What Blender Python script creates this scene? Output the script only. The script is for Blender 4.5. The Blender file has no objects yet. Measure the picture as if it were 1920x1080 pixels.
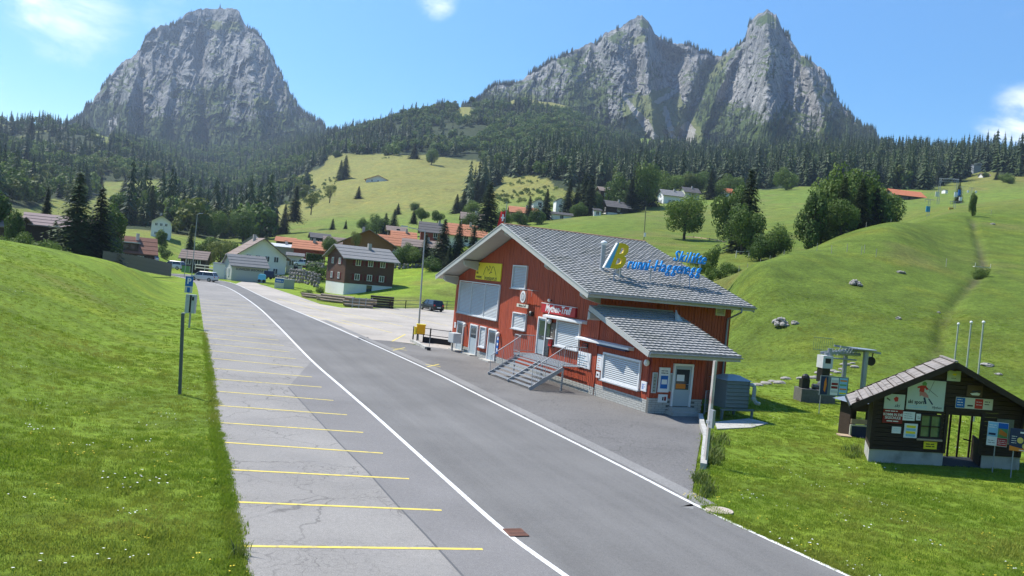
import bpy, bmesh, math, random
import numpy as np
from mathutils import Vector, Matrix
random.seed(7); RNG = np.random.default_rng(11)
SC = bpy.context.scene; COL = SC.collection
# ------------------------------------------------------------------ camera, sky, sun, exposure
FPX, CAM_H, ROLL, PITCH = 1560.0, 5.6, 0.095, 0.012
SUN_AZ, SUN_EL = math.radians(-62), math.radians(57)      # azimuth clockwise from +Y
_c, _s, _cp, _sp = math.cos(ROLL), math.sin(ROLL), math.cos(PITCH), math.sin(PITCH)
_fw = np.array([0, _cp, -_sp]); _u0 = np.array([0, _sp, _cp]); _r0 = np.array([1., 0, 0])
RC = np.array([_c * _r0 + _s * _u0, -_s * _r0 + _c * _u0, _fw])
cam = bpy.data.objects.new('camera', bpy.data.cameras.new('camera')); COL.objects.link(cam)
cam.data.sensor_width = 36.0; cam.data.lens = 36.0 * FPX / 1920.0
cam.data.clip_start = 0.1; cam.data.clip_end = 60000
_m = Matrix([list(RC[0]), list(RC[1]), list(-RC[2])]).transposed().to_4x4()
_m.translation = Vector((0, 0, CAM_H)); cam.matrix_world = _m
SC.camera = cam
W = bpy.data.worlds.new('World'); SC.world = W; W.use_nodes = True
SC.view_settings.view_transform = 'Standard'; SC.view_settings.look = 'None'
SC.view_settings.exposure = 0.78; SC.view_settings.gamma = 1.0; SC.view_settings.use_curve_mapping = False
SC.cycles.use_denoising = True
SC.cycles.max_bounces = 6; SC.cycles.diffuse_bounces = 3; SC.cycles.glossy_bounces = 2
SC.cycles.transmission_bounces = 3; SC.cycles.volume_bounces = 0; SC.cycles.transparent_max_bounces = 6
sd = np.array([math.sin(SUN_AZ) * math.cos(SUN_EL), math.cos(SUN_AZ) * math.cos(SUN_EL), math.sin(SUN_EL)])
sl = bpy.data.lights.new('sun', 'SUN'); sl.energy = 4.8; sl.angle = math.radians(0.5); sl.color = (1, .95, .87)
so = bpy.data.objects.new('sun', sl); COL.objects.link(so)
so.rotation_euler = Vector(sd).to_track_quat('Z', 'Y').to_euler(); so.location = (0, 0, 200)

def ray(px, py):
    return np.array([(px - 960) / FPX, -(py - 540) / FPX, 1.0]) @ RC
def gp(px, py, z=0.0):
    d = ray(px, py); t = (z - CAM_H) / d[2]; return np.array([d[0] * t, d[1] * t, z])
def at(px, py, d):
    """the point seen at photo pixel (px, py), d metres away over the ground"""
    r = ray(px, py); t = d / math.hypot(r[0], r[1]); return np.array([r[0] * t, r[1] * t, CAM_H + r[2] * t])
def proj(P):
    P = np.atleast_2d(np.asarray(P, float)); q = (P - [0, 0, CAM_H]) @ RC.T
    zz = np.where(q[:, 2] > 1e-6, q[:, 2], 1e-6)
    return 960 + FPX * q[:, 0] / zz, 540 - FPX * q[:, 1] / zz

def sky():
    nt = W.node_tree; N = nt.nodes; L = nt.links
    for n in list(N): N.remove(n)
    out = N.new('ShaderNodeOutputWorld'); bg = N.new('ShaderNodeBackground')
    st = N.new('ShaderNodeTexSky'); st.sky_type = 'NISHITA'; st.sun_disc = False
    st.sun_elevation = SUN_EL; st.sun_rotation = SUN_AZ % (2 * math.pi)
    st.altitude = 1100; st.air_density = 1.15; st.dust_density = 0.5; st.ozone_density = 2.6
    bg.inputs['Strength'].default_value = 0.105
    tc = N.new('ShaderNodeTexCoord')
    # a few fair-weather clouds, each round a direction of its own
    noi = N.new('ShaderNodeTexNoise'); noi.inputs['Scale'].default_value = 9; noi.inputs['Detail'].default_value = 8
    noi.inputs['Roughness'].default_value = 0.62; noi.inputs['Distortion'].default_value = 0.35
    mp = N.new('ShaderNodeMapping'); mp.inputs['Scale'].default_value = (1, 1, 2.2)
    L.new(tc.outputs['Generated'], mp.inputs['Vector']); L.new(mp.outputs['Vector'], noi.inputs['Vector'])
    acc = None
    for (px, py, rad, amt) in [(1895, 268, .06, 1.7), (1930, 230, .06, 1.7), (818, -6, .04, 1.3), (110, 5, .12, .85), (60, 15, .05, 1.1), (300, 20, .05, .5), (1900, 10, .03, .5), (228, 95, .02, .4), (1885, 170, .022, .45), (1120, -120, .09, .7), (-200, 60, .16, .75)]:
        d = Vector(ray(px, py)).normalized()
        vm = N.new('ShaderNodeVectorMath'); vm.operation = 'DISTANCE'; L.new(tc.outputs['Generated'], vm.inputs[0]); vm.inputs[1].default_value = d
        mr = N.new('ShaderNodeMapRange'); mr.inputs['From Min'].default_value = rad; mr.inputs['From Max'].default_value = rad * .15
        mr.inputs['To Min'].default_value = 0; mr.inputs['To Max'].default_value = amt; mr.interpolation_type = 'SMOOTHSTEP'
        L.new(vm.outputs['Value'], mr.inputs['Value'])
        if acc is None: acc = mr.outputs[0]
        else:
            ad = N.new('ShaderNodeMath'); ad.operation = 'MAXIMUM'; L.new(acc, ad.inputs[0]); L.new(mr.outputs[0], ad.inputs[1]); acc = ad.outputs[0]
    sm = N.new('ShaderNodeMath'); sm.operation = 'MULTIPLY_ADD'; L.new(noi.outputs['Fac'], sm.inputs[0]); sm.inputs[1].default_value = 1.6; sm.inputs[2].default_value = -.38
    mu = N.new('ShaderNodeMath'); mu.operation = 'MULTIPLY'; mu.use_clamp = True; L.new(acc, mu.inputs[0]); L.new(sm.outputs[0], mu.inputs[1])
    mr = N.new('ShaderNodeMapRange'); mr.inputs['From Min'].default_value = .12; mr.inputs['From Max'].default_value = .75; mr.interpolation_type = 'SMOOTHSTEP'
    L.new(mu.outputs[0], mr.inputs['Value'])
    mix = N.new('ShaderNodeMix'); mix.data_type = 'RGBA'; L.new(mr.outputs[0], mix.inputs['Factor'])
    hs = N.new('ShaderNodeHueSaturation'); hs.inputs['Saturation'].default_value = 1.42; hs.inputs['Value'].default_value = 1.12; L.new(st.outputs[0], hs.inputs['Color']); L.new(hs.outputs[0], mix.inputs['A']); mix.inputs['B'].default_value = (8.2, 8.8, 9.6, 1)
    L.new(mix.outputs['Result'], bg.inputs['Color']); L.new(bg.outputs[0], out.inputs[0])
sky()

# ------------------------------------------------------------------ helpers
def tag(o, label=None, cat=None, group=None, kind=None):
    if label: o['label'] = label
    if cat: o['category'] = cat
    if group: o['group'] = group
    if kind: o['kind'] = kind
    return o
def empty(name, loc=(0, 0, 0), rz=0.0, label=None, cat=None, group=None):
    o = bpy.data.objects.new(name, None); COL.objects.link(o); o.empty_display_size = .3
    o.location = tuple(float(v) for v in loc); o.rotation_euler = (0, 0, rz)
    return tag(o, label, cat, group)
def link_mesh(name, me, mat=None, parent=None, loc=None, rz=0, kind=None, label=None):
    o = bpy.data.objects.new(name, me); COL.objects.link(o)
    if mat is not None and not me.materials: me.materials.append(mat)
    if parent is not None: o.parent = parent
    if loc is not None: o.location = tuple(float(v) for v in loc)
    if rz: o.rotation_euler = (0, 0, rz)
    if kind: o['kind'] = kind
    if label: o['label'] = label
    return o
def copy_tree(o, parent=None):
    c = o.copy(); COL.objects.link(c)
    if parent is not None: c.parent = parent
    for ch in list(o.children): copy_tree(ch, c)
    return c
class MB:
    """collects shapes and links them as one mesh object"""
    def __init__(s): s.v = []; s.f = []; s.m = []; s.mi = 0; s.T = None
    def add(s, vs, fs):
        n = len(s.v)
        for p in vs:
            s.v.append(tuple(s.T @ Vector(p)) if s.T else tuple(p))
        for f in fs: s.f.append(tuple(n + i for i in f)); s.m.append(s.mi)
        return s
    def box(s, x0, x1, y0, y1, z0, z1):
        return s.add([(x0,y0,z0),(x1,y0,z0),(x1,y1,z0),(x0,y1,z0),(x0,y0,z1),(x1,y0,z1),(x1,y1,z1),(x0,y1,z1)],
                     [(0,3,2,1),(4,5,6,7),(0,1,5,4),(1,2,6,5),(2,3,7,6),(3,0,4,7)])
    def obox(s, p0, p1, w, h, up=(0, 0, 1)):
        """bar from p0 to p1, w wide and h high"""
        a = Vector(p0); b = Vector(p1); d = (b - a).normalized(); u = Vector(up)
        x = d.cross(u)
        if x.length < 1e-4: x = d.cross(Vector((0, 1, 0)))
        x.normalize(); y = x.cross(d).normalized()
        vs = [p + x * sx * w / 2 + y * sy * h / 2 for p in (a, b) for sx, sy in ((-1,-1),(1,-1),(1,1),(-1,1))]
        return s.add(vs, [(0,1,2,3),(7,6,5,4),(0,4,5,1),(1,5,6,2),(2,6,7,3),(3,7,4,0)])
    def tube(s, p0, p1, r, n=8, r1=None, cap=True):
        a = Vector(p0); b = Vector(p1); d = (b - a).normalized(); r1 = r if r1 is None else r1
        x = d.cross(Vector((0, 0, 1)))
        if x.length < 1e-3: x = d.cross(Vector((0, 1, 0)))
        x.normalize(); y = d.cross(x)
        vs = []
        for k in range(n):
            t = 2 * math.pi * k / n; o = x * math.cos(t) + y * math.sin(t); vs += [a + o * r, b + o * r1]
        fs = [(2*k, 2*k+1, (2*k+3) % (2*n), (2*k+2) % (2*n)) for k in range(n)]
        if cap: fs += [tuple(2*k for k in range(n)), tuple(2*k+1 for k in reversed(range(n)))]
        return s.add(vs, fs)
    def path(s, pts, r, n=8):
        for a, b in zip(pts, pts[1:]): s.tube(a, b, r, n)
        return s
    def prism(s, poly, a, b):
        """polygon given as 3D points, extruded by the vector b - a"""
        a = Vector(a); b = Vector(b); n = len(poly)
        vs = [Vector(p) + a for p in poly] + [Vector(p) + b for p in poly]
        return s.add(vs, [tuple(range(n)), tuple(reversed(range(n, 2*n)))] + [(i, i+n, (i+1) % n + n, (i+1) % n) for i in range(n)])
    def quad(s, a, b, c, d): return s.add([a, b, c, d], [(0, 1, 2, 3)])
    def ball(s, c, r, n=10, m=7, sz=1.0):
        vs = [(c[0], c[1], c[2] + r*sz)]
        for i in range(1, m):
            for k in range(n):
                t = math.pi * i / m; p = 2 * math.pi * k / n
                vs.append((c[0] + r*math.sin(t)*math.cos(p), c[1] + r*math.sin(t)*math.sin(p), c[2] + r*sz*math.cos(t)))
        vs.append((c[0], c[1], c[2] - r*sz)); e = len(vs) - 1
        fs = [(0, 1+k, 1+(k+1) % n) for k in range(n)]
        for i in range(m-2): fs += [(1+i*n+k, 1+(i+1)*n+k, 1+(i+1)*n+(k+1) % n, 1+i*n+(k+1) % n) for k in range(n)]
        fs += [(e, 1+(m-2)*n+(k+1) % n, 1+(m-2)*n+k) for k in range(n)]
        return s.add(vs, fs)
    def mesh(s, name, mats, smooth=False, fix=True):
        me = bpy.data.meshes.new(name); me.from_pydata([tuple(map(float, p)) for p in s.v], [], s.f)
        mats = mats if isinstance(mats, (list, tuple)) else [mats]
        for m in mats: me.materials.append(m)
        if len(mats) > 1: me.polygons.foreach_set('material_index', s.m)
        if fix:
            bm = bmesh.new(); bm.from_mesh(me); bmesh.ops.recalc_face_normals(bm, faces=bm.faces); bm.to_mesh(me); bm.free()
        if smooth: me.polygons.foreach_set('use_smooth', [True] * len(me.polygons))
        me.update(); return me
    def build(s, name, mats, parent=None, loc=None, rz=0, smooth=False, kind=None, label=None, fix=True):
        return link_mesh(name, s.mesh(name, mats, smooth, fix), None, parent, loc, rz, kind, label)
def np_mesh(name, V, F, mat, smooth=True, col=None, colname='zone'):
    me = bpy.data.meshes.new(name); V = np.asarray(V, np.float32); F = np.asarray(F, np.int32); k = F.shape[1]
    me.vertices.add(len(V)); me.vertices.foreach_set('co', V.ravel())
    me.loops.add(F.size); me.loops.foreach_set('vertex_index', F.ravel())
    me.polygons.add(len(F)); me.polygons.foreach_set('loop_start', np.arange(0, F.size, k, dtype=np.int32))
    try: me.polygons.foreach_set('loop_total', np.full(len(F), k, np.int32))
    except Exception: pass
    me.polygons.foreach_set('use_smooth', [smooth] * len(F))
    if mat: me.materials.append(mat)
    if col is not None:
        a = me.color_attributes.new(colname, 'FLOAT_COLOR', 'POINT'); c = np.ones((len(V), 4), np.float32); c[:, :3] = col; a.data.foreach_set('color', c.ravel())
    me.update(); me.validate(); return me
# ---- value noise
def _h(ix, iy, seed):
    n = (ix.astype(np.int64) * 374761393 + iy.astype(np.int64) * 668265263 + seed * 974634777) & 0xffffffff
    n = ((n ^ (n >> 13)) * 1274126177) & 0xffffffff
    return ((n ^ (n >> 16)) & 0xffff) / 65535.0
def vnoise(x, y, seed=0):
    ix = np.floor(x); iy = np.floor(y); fx = x - ix; fy = y - iy; fx = fx*fx*fx*(fx*(fx*6-15)+10); fy = fy*fy*fy*(fy*(fy*6-15)+10)
    a = _h(ix, iy, seed); b = _h(ix+1, iy, seed); c = _h(ix, iy+1, seed); d = _h(ix+1, iy+1, seed)
    return (a*(1-fx)+b*fx)*(1-fy)+(c*(1-fx)+d*fx)*fy
def fbm(x, y, o=5, seed=0, g=.5):
    s = 0; a = 1; t = 0
    for i in range(o): s = s + a*vnoise(x*2**i+i*17.3, y*2**i-i*9.1, seed+i); t += a; a *= g
    return s / t
def ridged(x, y, o=5, seed=0, g=.55):
    s = 0; a = 1; t = 0; w = 1
    for i in range(o):
        n = 1-abs(2*vnoise(x*2**i+i*7.7, y*2**i+i*3.1, seed+i)-1); n = n*n*w; w = np.clip(n*1.6, .2, 1); s = s+a*n; t += a; a *= g
    return s / t
def sstep(a, b, x):
    t = np.clip((x-a)/(b-a), 0, 1); return t*t*(3-2*t)
def inpoly(x, y, poly):
    x = np.asarray(x, float); y = np.asarray(y, float); r = np.zeros(x.shape, bool); n = len(poly)
    for i in range(n):
        x0, y0 = poly[i][:2]; x1, y1 = poly[(i+1) % n][:2]
        if y0 == y1: continue
        c = ((y0 > y) != (y1 > y)) & (x < (x1-x0)*(y-y0)/(y1-y0)+x0); r ^= c
    return r
def pdist(x, y, poly):
    """distance outside a polygon (0 inside)"""
    d = np.full(np.shape(x), 1e9)
    for i in range(len(poly)):
        x0, y0 = poly[i][:2]; x1, y1 = poly[(i+1) % len(poly)][:2]; vx, vy = x1-x0, y1-y0
        t = np.clip(((x-x0)*vx+(y-y0)*vy)/(vx*vx+vy*vy+1e-9), 0, 1); d = np.minimum(d, np.hypot(x-x0-t*vx, y-y0-t*vy))
    return np.where(inpoly(x, y, poly), 0, d)
# ---- materials
def new_mat(name):
    m = bpy.data.materials.new(name); m.use_nodes = True; nt = m.node_tree; return m, nt, nt.nodes, nt.links, nt.nodes['Principled BSDF']
def rgba(c): return (c[0], c[1], c[2], 1)
_MC = {}
def mat(name, col, rough=.6, var=.12, scale=4.0, bump=0.0, bscale=30.0, metal=0.0, dirt=None, stretch=(1, 1, 1), spec=.3, emit=0):
    """base colour with mottled variation, optional dirt colour and fine relief, in the thing's own space"""
    if name in _MC: return _MC[name]
    m, nt, N, L, B = new_mat(name); _MC[name] = m
    B.inputs['Roughness'].default_value = rough; B.inputs['Metallic'].default_value = metal; B.inputs['Specular IOR Level'].default_value = spec
    tc = N.new('ShaderNodeTexCoord'); mp = N.new('ShaderNodeMapping'); mp.inputs['Scale'].default_value = stretch; L.new(tc.outputs['Object'], mp.inputs[0])
    no = N.new('ShaderNodeTexNoise'); no.inputs['Scale'].default_value = scale; no.inputs['Detail'].default_value = 6; no.inputs['Roughness'].default_value = .6; L.new(mp.outputs[0], no.inputs['Vector'])
    cr = N.new('ShaderNodeMix'); cr.data_type = 'RGBA'
    lo = tuple(max(0, c*(1-var*1.6)) for c in col); hi = tuple(min(1, c*(1+var*1.6)) for c in col)
    cr.inputs['A'].default_value = rgba(lo); cr.inputs['B'].default_value = rgba(hi); L.new(no.outputs['Fac'], cr.inputs['Factor']); last = cr.outputs['Result']
    if dirt:
        n2 = N.new('ShaderNodeTexNoise'); n2.inputs['Scale'].default_value = scale*.45; n2.inputs['Detail'].default_value = 8; L.new(mp.outputs[0], n2.inputs['Vector'])
        mr = N.new('ShaderNodeMapRange'); mr.inputs['From Min'].default_value = .52; mr.inputs['From Max'].default_value = .72; L.new(n2.outputs['Fac'], mr.inputs[0])
        c2 = N.new('ShaderNodeMix'); c2.data_type = 'RGBA'; L.new(mr.outputs[0], c2.inputs['Factor']); L.new(last, c2.inputs['A']); c2.inputs['B'].default_value = rgba(dirt); last = c2.outputs['Result']
    L.new(last, B.inputs['Base Color'])
    if bump:
        n3 = N.new('ShaderNodeTexNoise'); n3.inputs['Scale'].default_value = bscale; n3.inputs['Detail'].default_value = 5; L.new(mp.outputs[0], n3.inputs['Vector'])
        bp = N.new('ShaderNodeBump'); bp.inputs['Strength'].default_value = bump; bp.inputs['Distance'].default_value = .02; L.new(n3.outputs['Fac'], bp.inputs['Height']); L.new(bp.outputs[0], B.inputs['Normal'])
    return m
# ------------------------------------------------------------------ ground
ROAD_L = [gp(*p) for p in [(1120,1125),(1060,1080),(950,1000),(850,912),(770,840),(700,777),(640,725),(580,672),(520,610),(480,573),(440,546),(415,535),(385,528),(345,521),(300,512)]]
ROAD_R = [gp(*p) for p in [(1690,1125),(1590,1080),(1400,993),(1290,940),(1200,893),(1100,842),(1000,792),(900,742),(800,692),(675,635),(600,602),(500,560),(440,532),(400,524),(350,514)]]
PARK_L = [gp(*p) for p in [(455,1125),(448,1080),(443,1030),(432,950),(422,880),(410,830),(403,780),(396,710),(390,671),(384,630),(378,590),(373,555),(368,535),(360,527),(330,518),(290,509)]]
LOT = [gp(*p) for p in [(675,635),(600,602),(500,560),(440,532),(470,528),(560,553),(640,573),(700,577),(880,578),(950,600),(1010,640),(1100,741)]]
YARD = [gp(*p) for p in [(1290,940),(1303,885),(1313,820),(1312,781),(1250,700),(1100,640),(845,655),(805,655),(740,640),(675,635),(800,692),(900,742),(1000,792),(1100,842),(1200,893)]]
FLAT = [tuple(p[:2]) for p in PARK_L] + [tuple(p[:2]) for p in reversed(ROAD_R)][:3]
FLAT = [(-6, 1.0)] + FLAT + [tuple(gp(*p)[:2]) for p in [(470,526),(560,548),(640,570),(700,574),(880,576),(960,590),(1250,640),(1390,735),(1385,790),(1315,800),(1306,885),(1296,945)]] + [tuple(p[:2]) for p in reversed(ROAD_R)][-3:] + [(9, 1.0)]
def yhor(px): return 521 + .0953 * (px - 960)
def col_z(c, d, py):
    """height of the ground d metres out in the vertical plane through horizon pixel c, where the photo shows it at row py"""
    r = ray(c, yhor(c)); n = math.hypot(r[0], r[1]); ux, uy = r[0]/n, r[1]/n
    lo, hi = -1.2, 1.2
    for _ in range(40):
        m = (lo+hi)/2; y = proj([ux*d, uy*d, CAM_H + d*math.tan(m)])[1][0]
        if y > py: lo = m
        else: hi = m
    return CAM_H + d*math.tan(lo)
Z = 'z'
COLS = [  # horizon pixel, then (distance, photo row) or (distance, 'z', height)
 (-500,[(8,Z,0),(20,Z,2),(60,Z,6),(90,Z,5),(160,Z,4),(300,Z,9),(600,Z,60),(1000,Z,130),(1400,Z,220),(2600,Z,300)]),
 (0,[(8,Z,0),(14,Z,.1),(30,Z,.7),(50,Z,2.3),(84,448),(94,Z,4.2),(115,Z,2.0),(180,Z,3.0),(300,Z,10),(450,355),(700,315),(1000,275),(1300,243),(1700,300),(2600,340)]),
 (90,[(8,Z,0),(14,Z,.05),(30,Z,.5),(55,Z,1.9),(90,462),(100,Z,3.6),(120,Z,1.6),(180,Z,2.8),(300,440),(450,385),(700,330),(1000,275),(1300,238),(1600,262),(2600,310)]),
 (180,[(8,Z,0),(14,Z,.0),(30,Z,.3),(60,Z,1.4),(100,479),(110,Z,2.4),(128,Z,1),(180,Z,2.5),(300,430),(420,400),(600,362),(720,340),(1000,285),(1300,255),(1600,262),(2600,300)]),
 (280,[(8,Z,0),(20,Z,.0),(40,Z,.2),(80,Z,1.3),(115,497),(125,Z,1),(150,Z,.3),(190,474),(300,432),(420,405),(600,368),(740,342),(1000,310),(1300,288),(1600,270),(2600,300)]),
 (340,[(8,Z,0),(30,Z,0),(70,Z,.5),(130,Z,.5),(155,Z,0),(200,Z,.8),(300,440),(400,428),(600,395),(900,348),(1300,310),(1600,280),(2600,300)]),
 (420,[(8,Z,0),(80,Z,0),(160,Z,0),(220,Z,1.5),(300,455),(400,440),(600,405),(900,360),(1300,318),(1600,285),(2600,300)]),
 (500,[(8,Z,0),(80,Z,0),(170,Z,.2),(220,Z,3.0),(300,452),(400,425),(600,390),(800,362),(950,335),(1300,300),(1600,272),(2600,300)]),
 (560,[(8,Z,0),(80,Z,0),(158,Z,0),(175,Z,1.2),(200,Z,3),(300,447),(400,415),(550,380),(750,340),(900,318),(1200,285),(1600,262),(2600,300)]),
 (620,[(8,Z,0),(80,Z,0),(155,Z,-.6),(175,Z,1.2),(200,Z,3),(300,440),(400,405),(550,362),(720,318),(850,291),(1000,282),(1200,262),(1450,252),(1600,262),(2600,300)]),
 (740,[(8,Z,0),(80,Z,0),(112,Z,0),(130,Z,.2),(152,Z,1.8),(180,503),(250,465),(330,425),(450,380),(600,330),(780,289),(900,280),(1200,215),(1300,225),(1600,250),(2600,300)]),
 (860,[(8,Z,0),(80,Z,0),(113,Z,0),(130,Z,1),(150,Z,3),(180,495),(250,448),(330,415),(450,378),(600,335),(760,300),(900,270),(1200,203),(1300,215),(1600,250),(2600,300)]),
 (940,[(8,Z,0),(80,Z,0),(100,Z,1),(150,500),(250,440),(300,410),(400,375),(520,345),(600,322),(800,285),(1000,240),(1300,186),(1450,186),(2600,300)]),
 (1020,[(8,Z,0),(65,Z,0),(90,Z,1.5),(150,480),(250,428),(300,408),(400,368),(520,325),(700,290),(900,255),(1150,220),(1400,195),(1600,200),(2600,260)]),
 (1120,[(8,Z,0),(60,Z,0),(80,Z,1),(150,465),(220,428),(300,404),(380,385),(500,345),(700,318),(900,290),(1200,262),(1500,240),(2600,260)]),
 (1220,[(8,Z,0),(55,Z,0),(80,Z,1.5),(120,Z,5),(160,462),(220,428),(300,400),(370,383),(430,360),(550,342),(800,308),(1000,290),(1300,270),(1600,260),(2600,280)]),
 (1330,[(8,Z,0),(50,Z,0),(60,Z,.8),(82,512),(88,Z,7.6),(100,Z,7),(125,488),(160,465),(220,433),(300,405),(370,380),(450,357),(600,340),(800,305),(900,295),(1100,300),(1600,290),(2600,300)]),
 (1400,[(8,Z,0),(50,Z,0),(60,Z,.5),(94,487),(100,Z,9.8),(112,Z,9.0),(135,474),(200,438),(300,396),(400,365),(450,356),(600,340),(800,302),(900,296),(1100,310),(2600,300)]),
 (1470,[(8,Z,0),(48,Z,0),(60,Z,.5),(108,468),(116,Z,12.4),(132,Z,12),(200,432),(300,392),(400,364),(450,352),(600,335),(800,300),(900,294),(1100,310),(2600,300)]),
 (1560,[(8,Z,0),(45,Z,0),(58,Z,.3),(90,528),(126,443),(134,Z,16.8),(150,Z,16.4),(220,405),(300,385),(400,360),(500,345),(600,333),(800,298),(900,294),(1100,310),(2600,300)]),
 (1660,[(8,Z,0),(42,Z,0),(56,Z,.3),(90,545),(150,409),(160,Z,21.5),(180,Z,22),(260,400),(400,374),(500,350),(600,333),(800,300),(900,296),(1100,315),(2600,310)]),
 (1760,[(8,Z,0),(40,Z,0),(55,Z,.3),(90,560),(130,470),(175,396),(200,392),(260,387),(400,374),(480,352),(600,340),(800,306),(900,300),(1100,320),(2600,320)]),
 (1840,[(8,Z,0),(40,Z,0),(55,Z,.3),(90,570),(130,480),(190,395),(215,388),(260,380),(400,368),(500,345),(600,322),(700,305),(800,305),(1100,330),(2600,330)]),
 (1940,[(8,Z,0),(40,Z,0),(55,Z,.3),(90,580),(130,490),(190,400),(230,374),(300,368),(400,360),(500,345),(700,318),(800,308),(900,308),(1100,330),(2600,340)]),
 (2400,[(8,Z,0),(40,Z,0),(55,Z,.5),(90,Z,6),(130,Z,16),(200,Z,36),(300,Z,58),(500,Z,100),(800,Z,180),(1100,Z,200),(2600,Z,250)]),
]
_CA = []; _CD = np.exp(np.linspace(math.log(6), math.log(2600), 420)); _CZ = []
for c, kn in COLS:
    r = ray(c, yhor(c)); _CA.append(math.atan2(r[0], r[1]))
    ds = [k[0] for k in kn]; zs = [k[2] if k[1] == Z else col_z(c, k[0], k[1]) for k in kn]
    # monotone cubic (Fritsch-Carlson) through the knots
    ds = np.array(ds, float); zs = np.array(zs, float); h = np.diff(ds); dl = np.diff(zs)/h
    m = np.zeros(len(ds)); m[0] = dl[0]; m[-1] = dl[-1]
    for i in range(1, len(ds)-1):
        if dl[i-1]*dl[i] > 0: w1 = 2*h[i]+h[i-1]; w2 = h[i]+2*h[i-1]; m[i] = (w1+w2)/(w1/dl[i-1]+w2/dl[i])
    x = np.clip(_CD, ds[0], ds[-1]); k = np.clip(np.searchsorted(ds, x)-1, 0, len(ds)-2); t = (x-ds[k])/h[k]
    _CZ.append((2*t**3-3*t**2+1)*zs[k]+(t**3-2*t**2+t)*h[k]*m[k]+(-2*t**3+3*t**2)*zs[k+1]+(t**3-t**2)*h[k]*m[k+1])
_CA = np.array(_CA); _CZ = np.array(_CZ)
# resample the columns on even azimuths with smooth (Catmull-Rom-like) blending
_AA = np.linspace(_CA[0], _CA[-1], 500); _ZZ = np.empty((500, len(_CD)))
for j in range(len(_CD)): _ZZ[:, j] = np.interp(_AA, _CA, _CZ[:, j])
def _blur(Zm, n, h):
    k = np.exp(-np.linspace(-2, 2, 2*n+1)**2); k /= k.sum(); pad = np.vstack([Zm[:1]]*n+[Zm]+[Zm[-1:]]*n); return sum(k[i]*pad[i:i+500] for i in range(2*n+1))
_wide = _blur(_ZZ, 16, 0); _nar = _blur(_ZZ, 6, 0); _w = (1-sstep(150, 260, _CD))[None, :]; _ZZ = _wide*_w+_nar*(1-_w)
def ground_z(x, y):
    x = np.asarray(x, float); y = np.asarray(y, float)
    az = np.arctan2(x, y); d = np.hypot(x, y)
    u = (np.clip(az, _AA[0], _AA[-1])-_AA[0])/(_AA[1]-_AA[0]); v = np.log(np.clip(d, 6.01, 2599)/6)/math.log(2600/6)*(len(_CD)-1)
    i = np.clip(u.astype(int), 0, 498); j = np.clip(v.astype(int), 0, len(_CD)-2); fu = u-i; fv = v-j
    z = (_ZZ[i, j]*(1-fu)+_ZZ[i+1, j]*fu)*(1-fv)+(_ZZ[i, j+1]*(1-fu)+_ZZ[i+1, j+1]*fu)*fv
    near = d < 260
    pd = np.where(near, pdist(x, y, FLAT), 50.)
    s = sstep(0.0, 9.0, pd)
    z = z*s - .03*(1-sstep(.0, .6, pd))
    # lie of the land: soft swells on the meadows, rougher farther out
    amp = np.clip((d-40)/200, 0, 1)*s
    z = z + amp*(fbm(x/28, y/28, 3, 5)-.5)*np.clip(d*.006, .3, 4) + np.clip((d-300)/500, 0, 1)*(fbm(x/90, y/90, 4, 9)-.5)*12
    # the gully the stream has cut down the ski slope
    gx, gy = GUL[:, 0], GUL[:, 1]
    gd = np.full(x.shape, 99.)
    for a in range(len(GUL)-1):
        vx, vy = gx[a+1]-gx[a], gy[a+1]-gy[a]; t = np.clip(((x-gx[a])*vx+(y-gy[a])*vy)/(vx*vx+vy*vy), 0, 1); gd = np.minimum(gd, np.hypot(x-gx[a]-t*vx, y-gy[a]-t*vy))
    z = z - np.where(d > 50, .40*np.exp(-(gd/(.4+.5*vnoise(x/4, y/4, 3)))**2)*(.5+vnoise(x/3, y/3, 8)), 0)
    return z
GUL = np.array([at(*p)[:2] for p in [(1740,668,68),(1762,640,73),(1770,600,81),(1783,575,86),(1800,555,93),(1825,525,103),(1840,500,112),(1845,480,122),(1838,455,137),(1828,430,155),(1822,410,172)]])
def gz(x, y): return float(ground_z(np.array([float(x)]), np.array([float(y)]))[0])
def on(px, d, py=None):
    """ground point at distance d in the direction of photo column px (near row py)"""
    r = ray(px, py if py is not None else yhor(px)); n = math.hypot(r[0], r[1]); x, y = r[0]/n*d, r[1]/n*d
    return np.array([x, y, gz(x, y)])

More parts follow.
